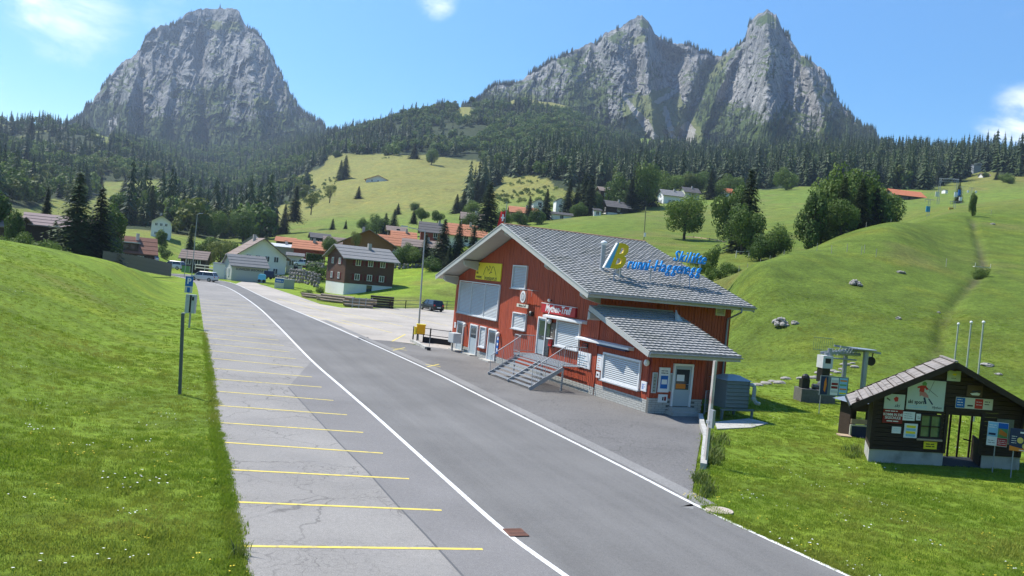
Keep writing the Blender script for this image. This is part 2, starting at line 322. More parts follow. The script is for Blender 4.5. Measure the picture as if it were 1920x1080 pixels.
def terrain():
    fine = np.radians(np.arange(-35, 35.01, .14)); side = np.radians(np.concatenate([np.arange(-180, -35, 3.0)])); side2 = np.radians(np.arange(38, 180, 3.0))
    az = np.concatenate([side, fine, side2]); na = len(az)
    dd = np.concatenate([np.linspace(2, 12, 8), np.exp(np.linspace(math.log(12.6), math.log(2590), 470))]); nd = len(dd)
    A, D = np.meshgrid(az, dd, indexing='ij'); X = D*np.sin(A); Y = D*np.cos(A); Zg = ground_z(X.ravel(), Y.ravel()).reshape(X.shape)
    V = np.stack([X, Y, Zg], -1).reshape(-1, 3); V = np.vstack([V, [[0, 0, -.03]]]); ctr = len(V)-1
    i, j = np.meshgrid(np.arange(na), np.arange(nd-1), indexing='ij'); i2 = (i+1) % na
    F = np.stack([i*nd+j, i*nd+j+1, i2*nd+j+1, i2*nd+j], -1).reshape(-1, 4)
    # ground cover: fresh mown grass low down, drier pasture up the slopes, bare gully
    x, y, z = V[:, 0], V[:, 1], V[:, 2]; d = np.hypot(x, y); px, py = proj(V); n1 = fbm(x/14, y/14, 4, 21); n2 = fbm(x/60, y/60, 4, 33)
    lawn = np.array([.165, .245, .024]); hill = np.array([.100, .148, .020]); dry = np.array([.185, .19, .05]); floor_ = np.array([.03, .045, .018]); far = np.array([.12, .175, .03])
    c = np.tile(lawn, (len(V), 1))
    def blend(c, w, k): w = np.clip(w, 0, 1)[:, None]; return c*(1-w)+k*w
    az_ = np.arctan2(x, y)
    c = blend(c, sstep(48, 75, d)*sstep(math.radians(-8), math.radians(6), az_), hill)
    c = blend(c, sstep(180, 330, d), far)
    c = blend(c, sstep(330, 480, d+60*(n1-.5))*sstep(-24, -18, np.degrees(az_))*(1-sstep(3, 6, np.degrees(az_))), dry)
    c = blend(c, sstep(440, 560, d)*sstep(25, 28, np.degrees(az_))*.8, dry*.8)
    c = blend(c, sstep(200, 260, d)*(1-sstep(-24, -20, np.degrees(az_)))*.5, dry)
    c = blend(c, (n2-.45)*1.6*sstep(60, 120, d), dry*.75)
    c = blend(c, (d > 48)*sstep(.60, .8, n1)*.5, np.array([.16, .15, .05]))
    gd = np.full(len(V), 99.)
    for a in range(len(GUL)-1):
        vx, vy = GUL[a+1]-GUL[a]; t = np.clip(((x-GUL[a, 0])*vx+(y-GUL[a, 1])*vy)/(vx*vx+vy*vy), 0, 1); gd = np.minimum(gd, np.hypot(x-GUL[a, 0]-t*vx, y-GUL[a, 1]-t*vy))
    c = blend(c, np.exp(-(gd/.5)**2)*.9*(n1*2.2-.6)*(d > 50), np.array([.09, .085, .045]))
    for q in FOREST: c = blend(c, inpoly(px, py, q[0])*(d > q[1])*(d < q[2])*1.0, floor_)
    m, nt, N, L, B = new_mat('meadow')
    B.inputs['Roughness'].default_value = .9; B.inputs['Specular IOR Level'].default_value = .12
    at_ = N.new('ShaderNodeVertexColor'); at_.layer_name = 'zone'; tc = N.new('ShaderNodeTexCoord')
    def noise(s, det=5, r=.6):
        n = N.new('ShaderNodeTexNoise'); n.inputs['Scale'].default_value = s; n.inputs['Detail'].default_value = det; n.inputs['Roughness'].default_value = r; L.new(tc.outputs['Object'], n.inputs['Vector']); return n.outputs['Fac']
    def mulby(cin, fac, a, b):
        mr = N.new('ShaderNodeMapRange'); mr.inputs['From Min'].default_value = .3; mr.inputs['From Max'].default_value = .7; mr.inputs['To Min'].default_value = a; mr.inputs['To Max'].default_value = b; L.new(fac, mr.inputs[0])
        v = N.new('ShaderNodeVectorMath'); v.operation = 'SCALE'; L.new(cin, v.inputs[0]); L.new(mr.outputs[0], v.inputs['Scale']); return v.outputs[0]
    c1 = mulby(at_.outputs['Color'], noise(.35), .72, 1.28); c2 = mulby(c1, noise(2.6, 6, .75), .62, 1.4); c3 = mulby(c2, noise(14, 4, .8), .70, 1.3)
    mx = N.new('ShaderNodeMix'); mx.data_type = 'RGBA'; mr = N.new('ShaderNodeMapRange'); mr.inputs['From Min'].default_value = .50; mr.inputs['From Max'].default_value = .72; mr.inputs['To Max'].default_value = .5
    L.new(noise(.16, 6, .65), mr.inputs[0]); L.new(mr.outputs[0], mx.inputs['Factor']); L.new(c3, mx.inputs['A'])
    mm = N.new('ShaderNodeMix'); mm.data_type = 'RGBA'; mm.blend_type = 'MULTIPLY'; mm.inputs['Factor'].default_value = 1; L.new(c3, mm.inputs['A']); mm.inputs['B'].default_value = (1.7, 1.25, .9, 1); L.new(mm.outputs['Result'], mx.inputs['B'])
    L.new(mx.outputs['Result'], B.inputs['Base Color'])
    bp = N.new('ShaderNodeBump'); bp.inputs['Strength'].default_value = .9; bp.inputs['Distance'].default_value = .22; L.new(noise(3.2, 8, .8), bp.inputs['Height']); L.new(bp.outputs[0], B.inputs['Normal'])
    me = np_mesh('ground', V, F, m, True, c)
    o = link_mesh('ground', me, kind='structure')
    # hub round the camera mast
    h = MB(); ring = [tuple(V[i*nd]) for i in range(na)]; h.add([(0, 0, -.03)]+ring, [(0, 1+(i+1) % na, 1+i) for i in range(na)])
    # merged into the ground so that it stays one sheet
    bm = bmesh.new(); bm.from_mesh(me); bm.verts.ensure_lookup_table(); cv = bm.verts[ctr]
    for i in range(na): bm.faces.new((cv, bm.verts[((i+1) % na)*nd], bm.verts[i*nd]))
    bmesh.ops.recalc_face_normals(bm, faces=bm.faces); bm.to_mesh(me); bm.free()
    if me.polygons[0].normal.z < 0: me.flip_normals()
    return o
# regions where the photo shows the foot of forest trees: polygon (photo), nearest and farthest metres, spacing, share of conifers, tree height
FOREST = [
 ([(-80,385),(60,392),(100,372),(150,385),(200,360),(150,345),(300,335),(330,365),(400,380),(520,388),(560,372),(600,355),(480,345),(560,330),(608,312),(612,292),(612,262),(560,255),(480,262),(400,272),(300,268),(210,262),(200,285),(120,290),(0,270),(-80,260)],340,1640,7.6,.42,17),
 ([(-80,265),(30,262),(70,248),(130,240),(160,250),(200,262),(150,290),(0,290),(-80,280)],900,1500,15,.95,17),
 ([(-80,262),(-80,236),(40,236),(100,226),(140,226),(130,240),(60,248),(20,262)],1000,1600,11,1.0,17),
 ([(612,292),(640,288),(700,288),(760,291),(800,291),(900,303),(935,330),(960,330),(1000,322),(1020,345),(1090,372),(1180,362),(1200,350),(1220,330),(1180,238),(1100,218),(1000,204),(975,200),(905,200),(890,215),(862,222),(855,208),(740,218),(690,238),(640,252),(612,258)],500,1350,7.6,.34,17),
 ([(880,196),(910,192),(975,200),(990,230),(960,260),(900,235)],900,1500,13,.9,17),
 ([(1000,300),(1190,262),(1300,278),(1500,288),(1650,290),(1800,298),(1815,335),(1740,356),(1640,352),(1500,350),(1440,356),(1300,352),(1200,356),(1100,368),(1040,350)],420,1000,6.8,.78,18),
 ([(1800,302),(1930,312),(1990,318),(1990,336),(1880,330),(1860,322),(1800,316)],560,1000,7.5,1.0,20),
 ([(925,330),(900,345),(870,372),(848,388),(880,395),(910,372),(945,345)],330,700,8,.9,17),
 ([(220,428),(300,434),(350,444),(420,446),(500,445),(520,432),(520,410),(480,398),(400,400),(330,395),(250,400)],300,520,7.5,.6,19),
]
# ------------------------------------------------------------------ foliage materials and tree models
def leaf_mat(name, a, b, trans=.25, scale=.9):
    m, nt, N, L, B = new_mat(name); B.inputs['Roughness'].default_value = .65; B.inputs['Specular IOR Level'].default_value = .25
    oi = N.new('ShaderNodeObjectInfo'); tc = N.new('ShaderNodeTexCoord'); no = N.new('ShaderNodeTexNoise'); no.inputs['Scale'].default_value = scale; no.inputs['Detail'].default_value = 3; L.new(tc.outputs['Object'], no.inputs['Vector'])
    ad = N.new('ShaderNodeMath'); ad.operation = 'MULTIPLY_ADD'; L.new(oi.outputs['Random'], ad.inputs[0]); ad.inputs[1].default_value = .55; L.new(no.outputs['Fac'], ad.inputs[2])
    mr = N.new('ShaderNodeMapRange'); mr.inputs['From Min'].default_value = .35; mr.inputs['From Max'].default_value = 1.15; L.new(ad.outputs[0], mr.inputs[0])
    mx = N.new('ShaderNodeMix'); mx.data_type = 'RGBA'; mx.inputs['A'].default_value = rgba(a); mx.inputs['B'].default_value = rgba(b); L.new(mr.outputs[0], mx.inputs['Factor'])
    L.new(mx.outputs['Result'], B.inputs['Base Color'])
    if trans:
        tr = N.new('ShaderNodeBsdfTranslucent'); L.new(mx.outputs['Result'], tr.inputs['Color']); ms = N.new('ShaderNodeMixShader'); ms.inputs[0].default_value = trans
        L.new(B.outputs[0], ms.inputs[1]); L.new(tr.outputs[0], ms.inputs[2]); L.new(ms.outputs[0], N['Material Output'].inputs['Surface'])
    return m
M_SPRUCE = leaf_mat('spruce_needles', (.013, .031, .012), (.072, .112, .030), .15)
M_LEAF = leaf_mat('broad_leaves', (.045, .095, .018), (.155, .225, .040), .35)
M_LEAFY = leaf_mat('yellowish_leaves', (.07, .105, .02), (.15, .18, .04), .3)
M_BARK = mat('bark', (.07, .055, .042), .9, .3, 6, .5, 20)
def spruce_mesh(name, h=1.0, tiers=15, spokes=9, seed=1, sub=0, w=.2, bare=.06):
    """needles only: drooping tiers of ragged branches round a stem, base at z = 0, height h"""
    r = random.Random(seed); mb = MB()
    for t in range(tiers):
        u = t/(tiers-1); z = h*(bare+(1-bare)*u**.95); R = h*w*(1-u)**.85*(1+.25*(r.random()-.5))+h*.006
        n = max(4, int(spokes*(1-.4*u))); off = r.random()*6
        for k in range(n):
            a = off+2*math.pi*k/n+r.uniform(-.2, .2); L = R*r.uniform(.65, 1.12); dr = L*r.uniform(.25, .55); wd = L*(.42 if not sub else .2)
            ca, sa = math.cos(a), math.sin(a); up = h/tiers*r.uniform(.5, 1.3)
            def P(rad, side, zz): return (rad*ca-side*sa, rad*sa+side*ca, zz)
            if not sub:
                mb.add([P(0, 0, z+up), P(L*.55, wd*.55, z-dr*.35), P(L, 0, z-dr), P(L*.55, -wd*.55, z-dr*.35)], [(0, 1, 2), (0, 2, 3)])
            else:
                for q in range(sub):
                    f = (q+.6)/sub; rad = L*f; zz = z+up*(1-f)-dr*f*f
                    sz = h*.03*(1.25-f)*r.uniform(.8, 1.4)*(.5+1.1*(1-u))
                    for sgn in (-1, 1):
                        b2 = sgn*r.uniform(.5, 1.1)
                        ex, ey = math.cos(a+b2), math.sin(a+b2); c0 = Vector((rad*ca, rad*sa, zz)); tip = c0+Vector((ex*sz*1.9, ey*sz*1.9, -sz*r.uniform(.3, 1.2)))
                        pn = Vector((-ey, ex, 0))*sz*.42
                        mb.add([c0+Vector((0, 0, sz*.2)), (c0+tip)/2+pn, tip, (c0+tip)/2-pn], [(0, 1, 2), (0, 2, 3)])
    mb.tube((0, 0, h*.8), (0, 0, h*1.0), h*.008, 4, h*.001)
    return mb.mesh(name, M_SPRUCE, False, fix=False)
def broad_mesh(name, n, seed=1, lobes=9, leaf=.05, rx=.36, rz=.42, zc=.56, m=None):
    """leaf faces clustered in lobes round the crown, for a tree of height 1 standing on z = 0"""
    r = np.random.default_rng(seed); cs = []
    for i in range(lobes):
        v = r.normal(size=3); v /= np.linalg.norm(v); v[2] = v[2]*.95-.05
        f = r.uniform(.45, .8); cs.append((v*np.array([rx, rx, rz])*f+[0, 0, zc], r.uniform(.38, .62)))
    cs.append((np.array([0, 0, zc]), .75))
    ci = r.integers(0, len(cs), n); C = np.array([cs[i][0] for i in ci]); S = np.array([cs[i][1] for i in ci])
    d = r.normal(size=(n, 3)); d /= np.linalg.norm(d, axis=1)[:, None]; rad = r.uniform(.55, 1.03, n)**.6
    P = C+d*rad[:, None]*S[:, None]*np.array([rx, rx, rz])*.95
    nd = d+r.normal(size=(n, 3))*.5; nd /= np.linalg.norm(nd, axis=1)[:, None]
    a = np.cross(nd, r.normal(size=(n, 3))); a /= np.linalg.norm(a, axis=1)[:, None]; b = np.cross(nd, a); s = leaf*r.uniform(.5, 1.25, n)[:, None]
    V = np.stack([P+a*s, P+b*s*.75, P-a*s, P-b*s*.75], 1).reshape(-1, 3); F = np.arange(4*n).reshape(n, 4)
    return np_mesh(name, V, F, m or M_LEAF, False)
def trunk_mb(h, r, seed=1, limbs=5, top=.6, spread=.22):
    q = random.Random(seed); mb = MB(); p = Vector((0, 0, -.02*h)); n = 5; pts = [p]
    for i in range(n): p = p+Vector((q.uniform(-.01, .01)*h, q.uniform(-.01, .01)*h, top*h/n)); pts.append(p)
    for i in range(n): mb.tube(pts[i], pts[i+1], r*(1-i/n*.6), 8, r*(1-(i+1)/n*.6))
    for i in range(limbs):
        a = q.uniform(0, 6.28); k = q.randint(2, n-1); e = pts[k]+Vector((math.cos(a)*spread*h, math.sin(a)*spread*h, q.uniform(.12, .28)*h)); mb.tube(pts[k], e, r*.4, 5, r*.08)
    return mb
FT = [spruce_mesh('forest_spruce_a', 1, 13, 8, 1, w=.25), spruce_mesh('forest_spruce_b', 1, 15, 8, 5, w=.20), spruce_mesh('forest_spruce_c', 1, 12, 9, 9, w=.30),
      broad_mesh('forest_broadleaf_a', 420, 3, 9, .062), broad_mesh('forest_broadleaf_b', 420, 8, 7, .065, .42, .4, .52, M_LEAF), broad_mesh('forest_broadleaf_c', 360, 12, 8, .062, .33, .44, .55, M_LEAFY)]
def stuff_points(name, P, kinds, scales, models, label, cat, rots=None, tilt=None):
    """one object that sets the models on the points through geometry nodes"""
    me = bpy.data.meshes.new(name); n = len(P); me.vertices.add(n); me.vertices.foreach_set('co', np.asarray(P, np.float32).ravel())
    for nm, tp, val in (('kind_id', 'INT', kinds), ('size', 'FLOAT', scales), ('spin', 'FLOAT', rots if rots is not None else RNG.uniform(0, 6.28, n))):
        a = me.attributes.new(nm, tp, 'POINT'); a.data.foreach_set('value', np.asarray(val, np.int32 if tp == 'INT' else np.float32))
    o = link_mesh(name, me); tag(o, label, cat, kind='stuff')
    g = bpy.data.node_groups.new(name, 'GeometryNodeTree'); g.interface.new_socket('Geometry', in_out='INPUT', socket_type='NodeSocketGeometry'); g.interface.new_socket('Geometry', in_out='OUTPUT', socket_type='NodeSocketGeometry')
    N = g.nodes; L = g.links; gi = N.new('NodeGroupInput'); go = N.new('NodeGroupOutput'); jn = N.new('GeometryNodeJoinGeometry')
    def named(nm, t): q = N.new('GeometryNodeInputNamedAttribute'); q.data_type = t; q.inputs['Name'].default_value = nm; return q.outputs['Attribute']
    kid = named('kind_id', 'INT'); sz = named('size', 'FLOAT'); sp = named('spin', 'FLOAT')
    cx = N.new('ShaderNodeCombineXYZ'); L.new(sp, cx.inputs['Z'])
    for i, mo in enumerate(models):
        ob = bpy.data.objects.new(name + '_model', mo)
        oi = N.new('GeometryNodeObjectInfo'); oi.inputs['Object'].default_value = ob; oi.inputs['As Instance'].default_value = True
        cmp_ = N.new('FunctionNodeCompare'); cmp_.data_type = 'INT'; cmp_.operation = 'EQUAL'
        ins = [s for s in cmp_.inputs if s.type == 'INT']; L.new(kid, ins[0]); ins[1].default_value = i
        ip = N.new('GeometryNodeInstanceOnPoints'); L.new(gi.outputs[0], ip.inputs['Points']); L.new(cmp_.outputs[0], ip.inputs['Selection']); L.new(oi.outputs['Geometry'], ip.inputs['Instance'])
        L.new(cx.outputs[0], ip.inputs['Rotation']); L.new(sz, ip.inputs['Scale']); L.new(ip.outputs[0], jn.inputs[0])
    L.new(jn.outputs[0], go.inputs[0]); md = o.modifiers.new('scatter', 'NODES'); md.node_group = g
    return o
def forest():
    P = []; K = []; S = []
    for (poly, d0, d1, sp, con, th) in FOREST:
        a0 = math.radians(-36); a1 = math.radians(36); n = int((a1-a0)*(d1*d1-d0*d0)/2/(sp*sp))
        a = RNG.uniform(a0, a1, n); d = np.sqrt(RNG.uniform(d0*d0, d1*d1, n)); x = d*np.sin(a); y = d*np.cos(a); z = ground_z(x, y); px, py = proj(np.stack([x, y, z], 1))
        wob = (fbm(x/50, y/50, 3, 77)-.5)*16; ok = inpoly(px, py+wob, poly); x, y, z, d = x[ok], y[ok], z[ok], d[ok]; n = len(x)
        cl = fbm(x/70, y/70, 3, 55); iscon = RNG.random(n) < np.clip(con+(cl-.5)*2.2, 0, 1)
        gap = fbm(x/34, y/34, 3, 91) > .36; x, y, z, d, iscon = x[gap], y[gap], z[gap], d[gap], iscon[gap]; n = len(x); k = np.where(iscon, RNG.integers(0, 3, n), RNG.integers(3, 6, n)); s = th*np.where(iscon, RNG.uniform(.5, 1.3, n), RNG.uniform(.5, .85, n))
        P.append(np.stack([x, y, z-.3], 1)); K.append(k); S.append(s)
    P = np.vstack(P); K = np.concatenate(K); S = np.concatenate(S); print('forest trees', len(P))
    stuff_points('forest', P, K, S, FT, 'dark spruce and beech forest covering the slopes below the rock peaks', 'forest')
# ------------------------------------------------------------------ mountains
def rock_mat():
    m, nt, N, L, B = new_mat('limestone'); B.inputs['Roughness'].default_value = .95; B.inputs['Specular IOR Level'].default_value = .1
    vc = N.new('ShaderNodeVertexColor'); vc.layer_name = 'zone'; tc = N.new('ShaderNodeTexCoord')
    def noise(s, det=6, r=.6, sc=(1, 1, 1), dist=0.0):
        mp = N.new('ShaderNodeMapping'); mp.inputs['Scale'].default_value = sc; L.new(tc.outputs['Object'], mp.inputs[0])
        n = N.new('ShaderNodeTexNoise'); n.inputs['Scale'].default_value = s; n.inputs['Detail'].default_value = det; n.inputs['Roughness'].default_value = r; n.inputs['Distortion'].default_value = dist; L.new(mp.outputs[0], n.inputs['Vector']); return n.outputs['Fac']
    def rng(v, a, b, c, d):
        mr = N.new('ShaderNodeMapRange'); [setattr(mr.inputs[k], 'default_value', w) for k, w in zip(('From Min', 'From Max', 'To Min', 'To Max'), (a, b, c, d))]; L.new(v, mr.inputs[0]); return mr.outputs[0]
    def mix(f, a, b):
        x = N.new('ShaderNodeMix'); x.data_type = 'RGBA'
        L.new(f, x.inputs['Factor'])
        for k, v in (('A', a), ('B', b)):
            if isinstance(v, tuple): x.inputs[k].default_value = rgba(v)
            else: L.new(v, x.inputs[k])
        return x.outputs['Result']
    rock = mix(rng(noise(.022, 10, .78, (1, 1, .6)), .38, .62, 0, 1), (.12, .125, .13), (.35, .345, .33))
    rock = mix(rng(noise(.05, 10, .8, (1.6, 1.6, .5)), .50, .56, 0, .85), rock, (.05, .06, .05))
    green = mix(rng(noise(.05, 6), .3, .7, 0, 1), (.03, .055, .018), (.09, .12, .03))
    sep = N.new('ShaderNodeSeparateColor'); L.new(vc.outputs['Color'], sep.inputs[0])
    ad = N.new('ShaderNodeMath'); ad.operation = 'MULTIPLY_ADD'; L.new(noise(.035, 9, .75), ad.inputs[0]); ad.inputs[1].default_value = 1.0; L.new(sep.outputs['Red'], ad.inputs[2])
    c = mix(rng(ad.outputs[0], 1.0, 1.12, 0, 1), rock, green)
    c = mix(sep.outputs['Green'], c, mix(rng(noise(.1, 6), .3, .7, 0, 1), (.10, .13, .04), (.17, .18, .07)))
    c = mix(sep.outputs['Blue'], c, (.30, .295, .275))
    L.new(c, B.inputs['Base Color'])
    bp = N.new('ShaderNodeBump'); bp.inputs['Strength'].default_value = 1.0; bp.inputs['Distance'].default_value = 8; L.new(noise(.03, 10, .72, (1.3, 1.3, .5)), bp.inputs['Height']); L.new(bp.outputs[0], B.inputs['Normal'])
    return m
M_ROCK = rock_mat()
def mountain(name, top, base, dtop, dbase, relief, nx, ny, seed, green=None, grass=(), scree=(), ribs=()):
    """a massif seen against the sky: skyline and foot from the photo, its face built back and forth in true depth"""
    xs = np.linspace(top[0][0], top[-1][0], nx); ty = np.interp(xs, [p[0] for p in top], [p[1] for p in top]); by = np.interp(xs, [p[0] for p in base], [p[1] for p in base])
    ty = ty+((fbm(xs/9, xs*0+seed, 4, seed)-.5)*9+(ridged(xs/14, xs*0+seed, 3, seed+8)-.45)*-5)*sstep(0, 25, xs-xs[0])
    vs = np.linspace(0, 1, ny); X, Vv = np.meshgrid(xs, vs, indexing='ij')
    PY = ty[:, None]+(by-ty)[:, None]*Vv
    D = np.interp(X, *zip(*dtop))*(1-Vv)+np.interp(X, *zip(*dbase))*Vv
    # gullies and ribs run down the fall line
    PYo = PY; Xo = X; X = X+16*(fbm(Xo/26, PYo/26, 4, seed+205)-.5)+.28*(PYo-150); PY = PY+16*(fbm(Xo/23, PYo/23, 4, seed+207)-.5)-.22*(Xo-600)
    u = X/70+.35*(fbm(X/40, PY/40, 3, seed+5)-.5)
    d0 = (ridged(u, PY/170, 5, seed)-.45)*relief*1.5+(ridged(X/22, PY/60, 5, seed+31)-.45)*relief*.7+(ridged(X/8, PY/11, 4, seed+61)-.45)*relief*.38
    st = PY/8.5+1.6*fbm(X/60, PY/60, 3, seed+71); d0 = d0+(np.abs((st % 1)-.5)-.25)*relief*.05
    X = Xo; PY = PYo
    for (rx, ry0, ry1, w, amp, lean) in ribs: d0 = d0+amp*np.exp(-((X-rx-lean*(PY-ry0))/w)**2)*sstep(ry0-25, ry0+25, PY)
    D = D-d0*sstep(0, .10, Vv)*1.0
    R = np.stack([(X-960)/FPX, -(PY-540)/FPX, np.ones_like(X)], -1)@RC; t = D/np.hypot(R[..., 0], R[..., 1]); P = R*t[..., None]; P[..., 2] += CAM_H
    # back of the massif
    nb = 14; back = []
    crest = P[:, 0]; dirn = R[:, 0]/np.linalg.norm(R[:, 0, :2], axis=1)[:, None]; dirn[:, 2] = 0
    for k in range(nb, 0, -1): q = crest+dirn*(k*38.)+np.array([0, 0, -1.])*(k**1.15*30.)[None] if False else crest+dirn*(k*38.)-np.array([0, 0, 1.])*(k**1.15*30.); q[:, :2] += (fbm(xs/30, xs*0+k, 3, seed+90)-.5)[:, None]*30; back.append(q)
    A = np.concatenate([np.stack(back, 1), P], 1); n1 = A.shape[1]
    V = A.reshape(-1, 3); i, j = np.meshgrid(np.arange(nx-1), np.arange(n1-1), indexing='ij'); F = np.stack([i*n1+j, i*n1+j+1, (i+1)*n1+j+1, (i+1)*n1+j], -1).reshape(-1, 4)
    col = np.zeros((nx, n1, 3)); cg = np.zeros_like(X)
    base_g = .20+.32*sstep(.45, 1.0, Vv)+.8*(fbm(X/45, PY/35, 4, seed+11)-.52)
    # flatter ledges carry more green
    nz = np.gradient(D, axis=1)/np.maximum(np.gradient(PY, axis=1), 1e-3); led = sstep(1.5, 7, -nz)*.45; cg = base_g+led+(green(X, PY) if green else 0)
    col[:, nb:, 0] = np.clip(cg, 0, 1)
    px, py = X, PY
    for poly in grass: col[:, nb:, 1] = np.maximum(col[:, nb:, 1], inpoly(px+(fbm(px/8, py/8, 3, 4)-.5)*14, py+(fbm(px/8, py/8, 3, 6)-.5)*14, poly)*.9)
    for poly in scree: col[:, nb:, 2] = np.maximum(col[:, nb:, 2], inpoly(px+(fbm(px/4, py/4, 3, 4)-.5)*7, py+(fbm(px/4, py/4, 3, 6)-.5)*5, poly)*.95)
    me = np_mesh(name, V, F, M_ROCK, False, col.reshape(-1, 3)); o = link_mesh(name, me, kind='structure')
    return X, PY, P, cg
def mountains():
    T1 = [(90,262),(120,240),(150,215),(175,185),(200,150),(215,130),(235,110),(262,97),(272,75),(282,58),(300,48),(330,42),(345,28),(362,17),(400,14),(440,15),(448,22),(462,52),(478,58),(490,70),(500,85),(515,115),(530,145),(545,175),(560,205),(572,212),(590,220),(603,230),(612,243),(650,250)]
    B1 = [(90,300),(200,315),(400,340),(520,310),(650,275)]
    g1 = lambda X, Y: .35*np.exp(-((X-395)/60)**2-((Y-210)/55)**2)+.5*sstep(215, 270, Y+.25*np.abs(X-390))*(X < 560)+.15*np.exp(-((X-470)/40)**2-((Y-195)/18)**2)+.3*(X > 560)
    a = mountain('mountain', T1, B1, [(90,1900),(200,2050),(400,2250),(520,2080),(650,1850)], [(90,1560),(400,1600),(650,1560)], 52, 640, 400, 3, g1,
        grass=[[(480,185),(500,180),(520,196),(512,205),(470,210)],[(372,36),(455,44),(462,56),(430,60),(385,50)]],
        scree=[[(200,225),(225,210),(215,245),(205,262)]], ribs=[(250,110,300,14,110,-.1),(375,60,250,12,-70,.05),(465,80,280,14,70,.12),(320,150,280,10,60,-.2)])
    T2 = [(860,205),(885,192),(905,176),(930,157),(960,155),(985,143),(1010,128),(1045,108),(1065,97),(1090,88),(1120,82),(1135,60),(1160,55),(1180,38),(1203,28),(1215,38),(1228,62),(1250,75),(1262,82),(1290,80),(1310,92),(1335,105),(1352,105),(1375,90),(1398,75),(1402,50),(1412,32),(1438,17),(1455,28),(1470,60),(1485,75),(1500,100),(1520,115),(1540,125),(1555,145),(1562,170),(1580,200),(1600,228),(1615,240),(1640,242),(1648,268),(1680,300)]
    B2 = [(860,215),(960,270),(1100,300),(1500,315),(1680,322)]
    g2 = lambda X, Y: .5*sstep(160, 215, Y)*(X < 1140)+.28*np.exp(-((X-1085)/55)**2-((Y-150)/40)**2)+.45*sstep(95, 140, Y)*np.exp(-((X-1330)/28)**2)+.5*sstep(165, 215, Y-abs(X-1240)*.1)*np.exp(-((X-1240)/75)**2)+.28*sstep(190, 260, Y)+.12*np.exp(-((X-1560)/60)**2)
    b = mountain('mountain', T2, B2, [(860,1500),(1000,1750),(1203,1850),(1340,1900),(1438,1750),(1560,1600),(1680,1400)], [(860,1300),(1000,1200),(1240,1330),(1450,1050),(1680,1000)], 46, 760, 420, 19, g2,
        grass=[[(1165,185),(1250,165),(1270,170),(1290,200),(1330,270),(1180,275)],[(1180,72),(1205,66),(1218,80),(1186,84)],[(1320,125),(1370,105),(1350,140),(1320,160)],[(960,178),(1000,170),(1010,200),(960,200)]],
        scree=[[(1264,272),(1280,232),(1292,226),(1303,240),(1306,276)],[(1165,180),(1172,180),(1215,225),(1242,272),(1232,275),(1195,225)],[(1242,200),(1250,200),(1262,240),(1270,270),(1262,268),(1250,235)],[(1225,190),(1270,165),(1285,158),(1260,180),(1232,196)]],
        ribs=[(1150,60,280,26,90,.15),(1205,30,200,12,110,.1),(1262,90,280,26,-90,.0),(1335,110,290,16,-130,-.35),(1438,20,290,20,150,.0),(1510,110,290,12,90,.3),(1392,60,290,10,80,-.4),(1060,110,250,16,80,.25)])
    # small spruces that hold on to the ledges and crests
    P = []; S = []
    for (X, PY, Q, cg), n, f in ((a, 5200, .60), (b, 6200, .60)):
        i = RNG.integers(4, X.shape[0]-4, n); j = (RNG.random(n)**.9*(X.shape[1]-1)).astype(int); j[:int(n*.16)] = RNG.integers(0, 8, int(n*.16))
        ok = (cg[i, j]+.35*(RNG.random(n)-.5)) > f; crest = (j < 9) & (fbm(X[i, j]/25, j*0., 3, 40) > .5); ok = ok | crest
        for poly in ([(1165,185),(1250,165),(1270,170),(1290,200),(1330,275),(1180,275)],[(362,14),(460,14),(465,60),(360,60)],[(1180,28),(1222,28),(1222,70),(1180,70)],[(1415,16),(1460,16),(1470,70),(1410,70)]): ok &= ~inpoly(X[i, j], PY[i, j], poly)
        p = Q[i, j][ok]; P.append(p); S.append(RNG.uniform(7, 15, len(p))*np.where(crest[ok], .9, 1))
    P = np.vstack(P)-[0, 0, .8]; S = np.concatenate(S); print('ledge trees', len(P))
    stuff_points('mountain_forest', P, RNG.integers(0, 3, len(P)), S, FT[:3], 'scattered spruces clinging to ledges of the rock faces', 'forest')
terrain(); forest(); mountains()
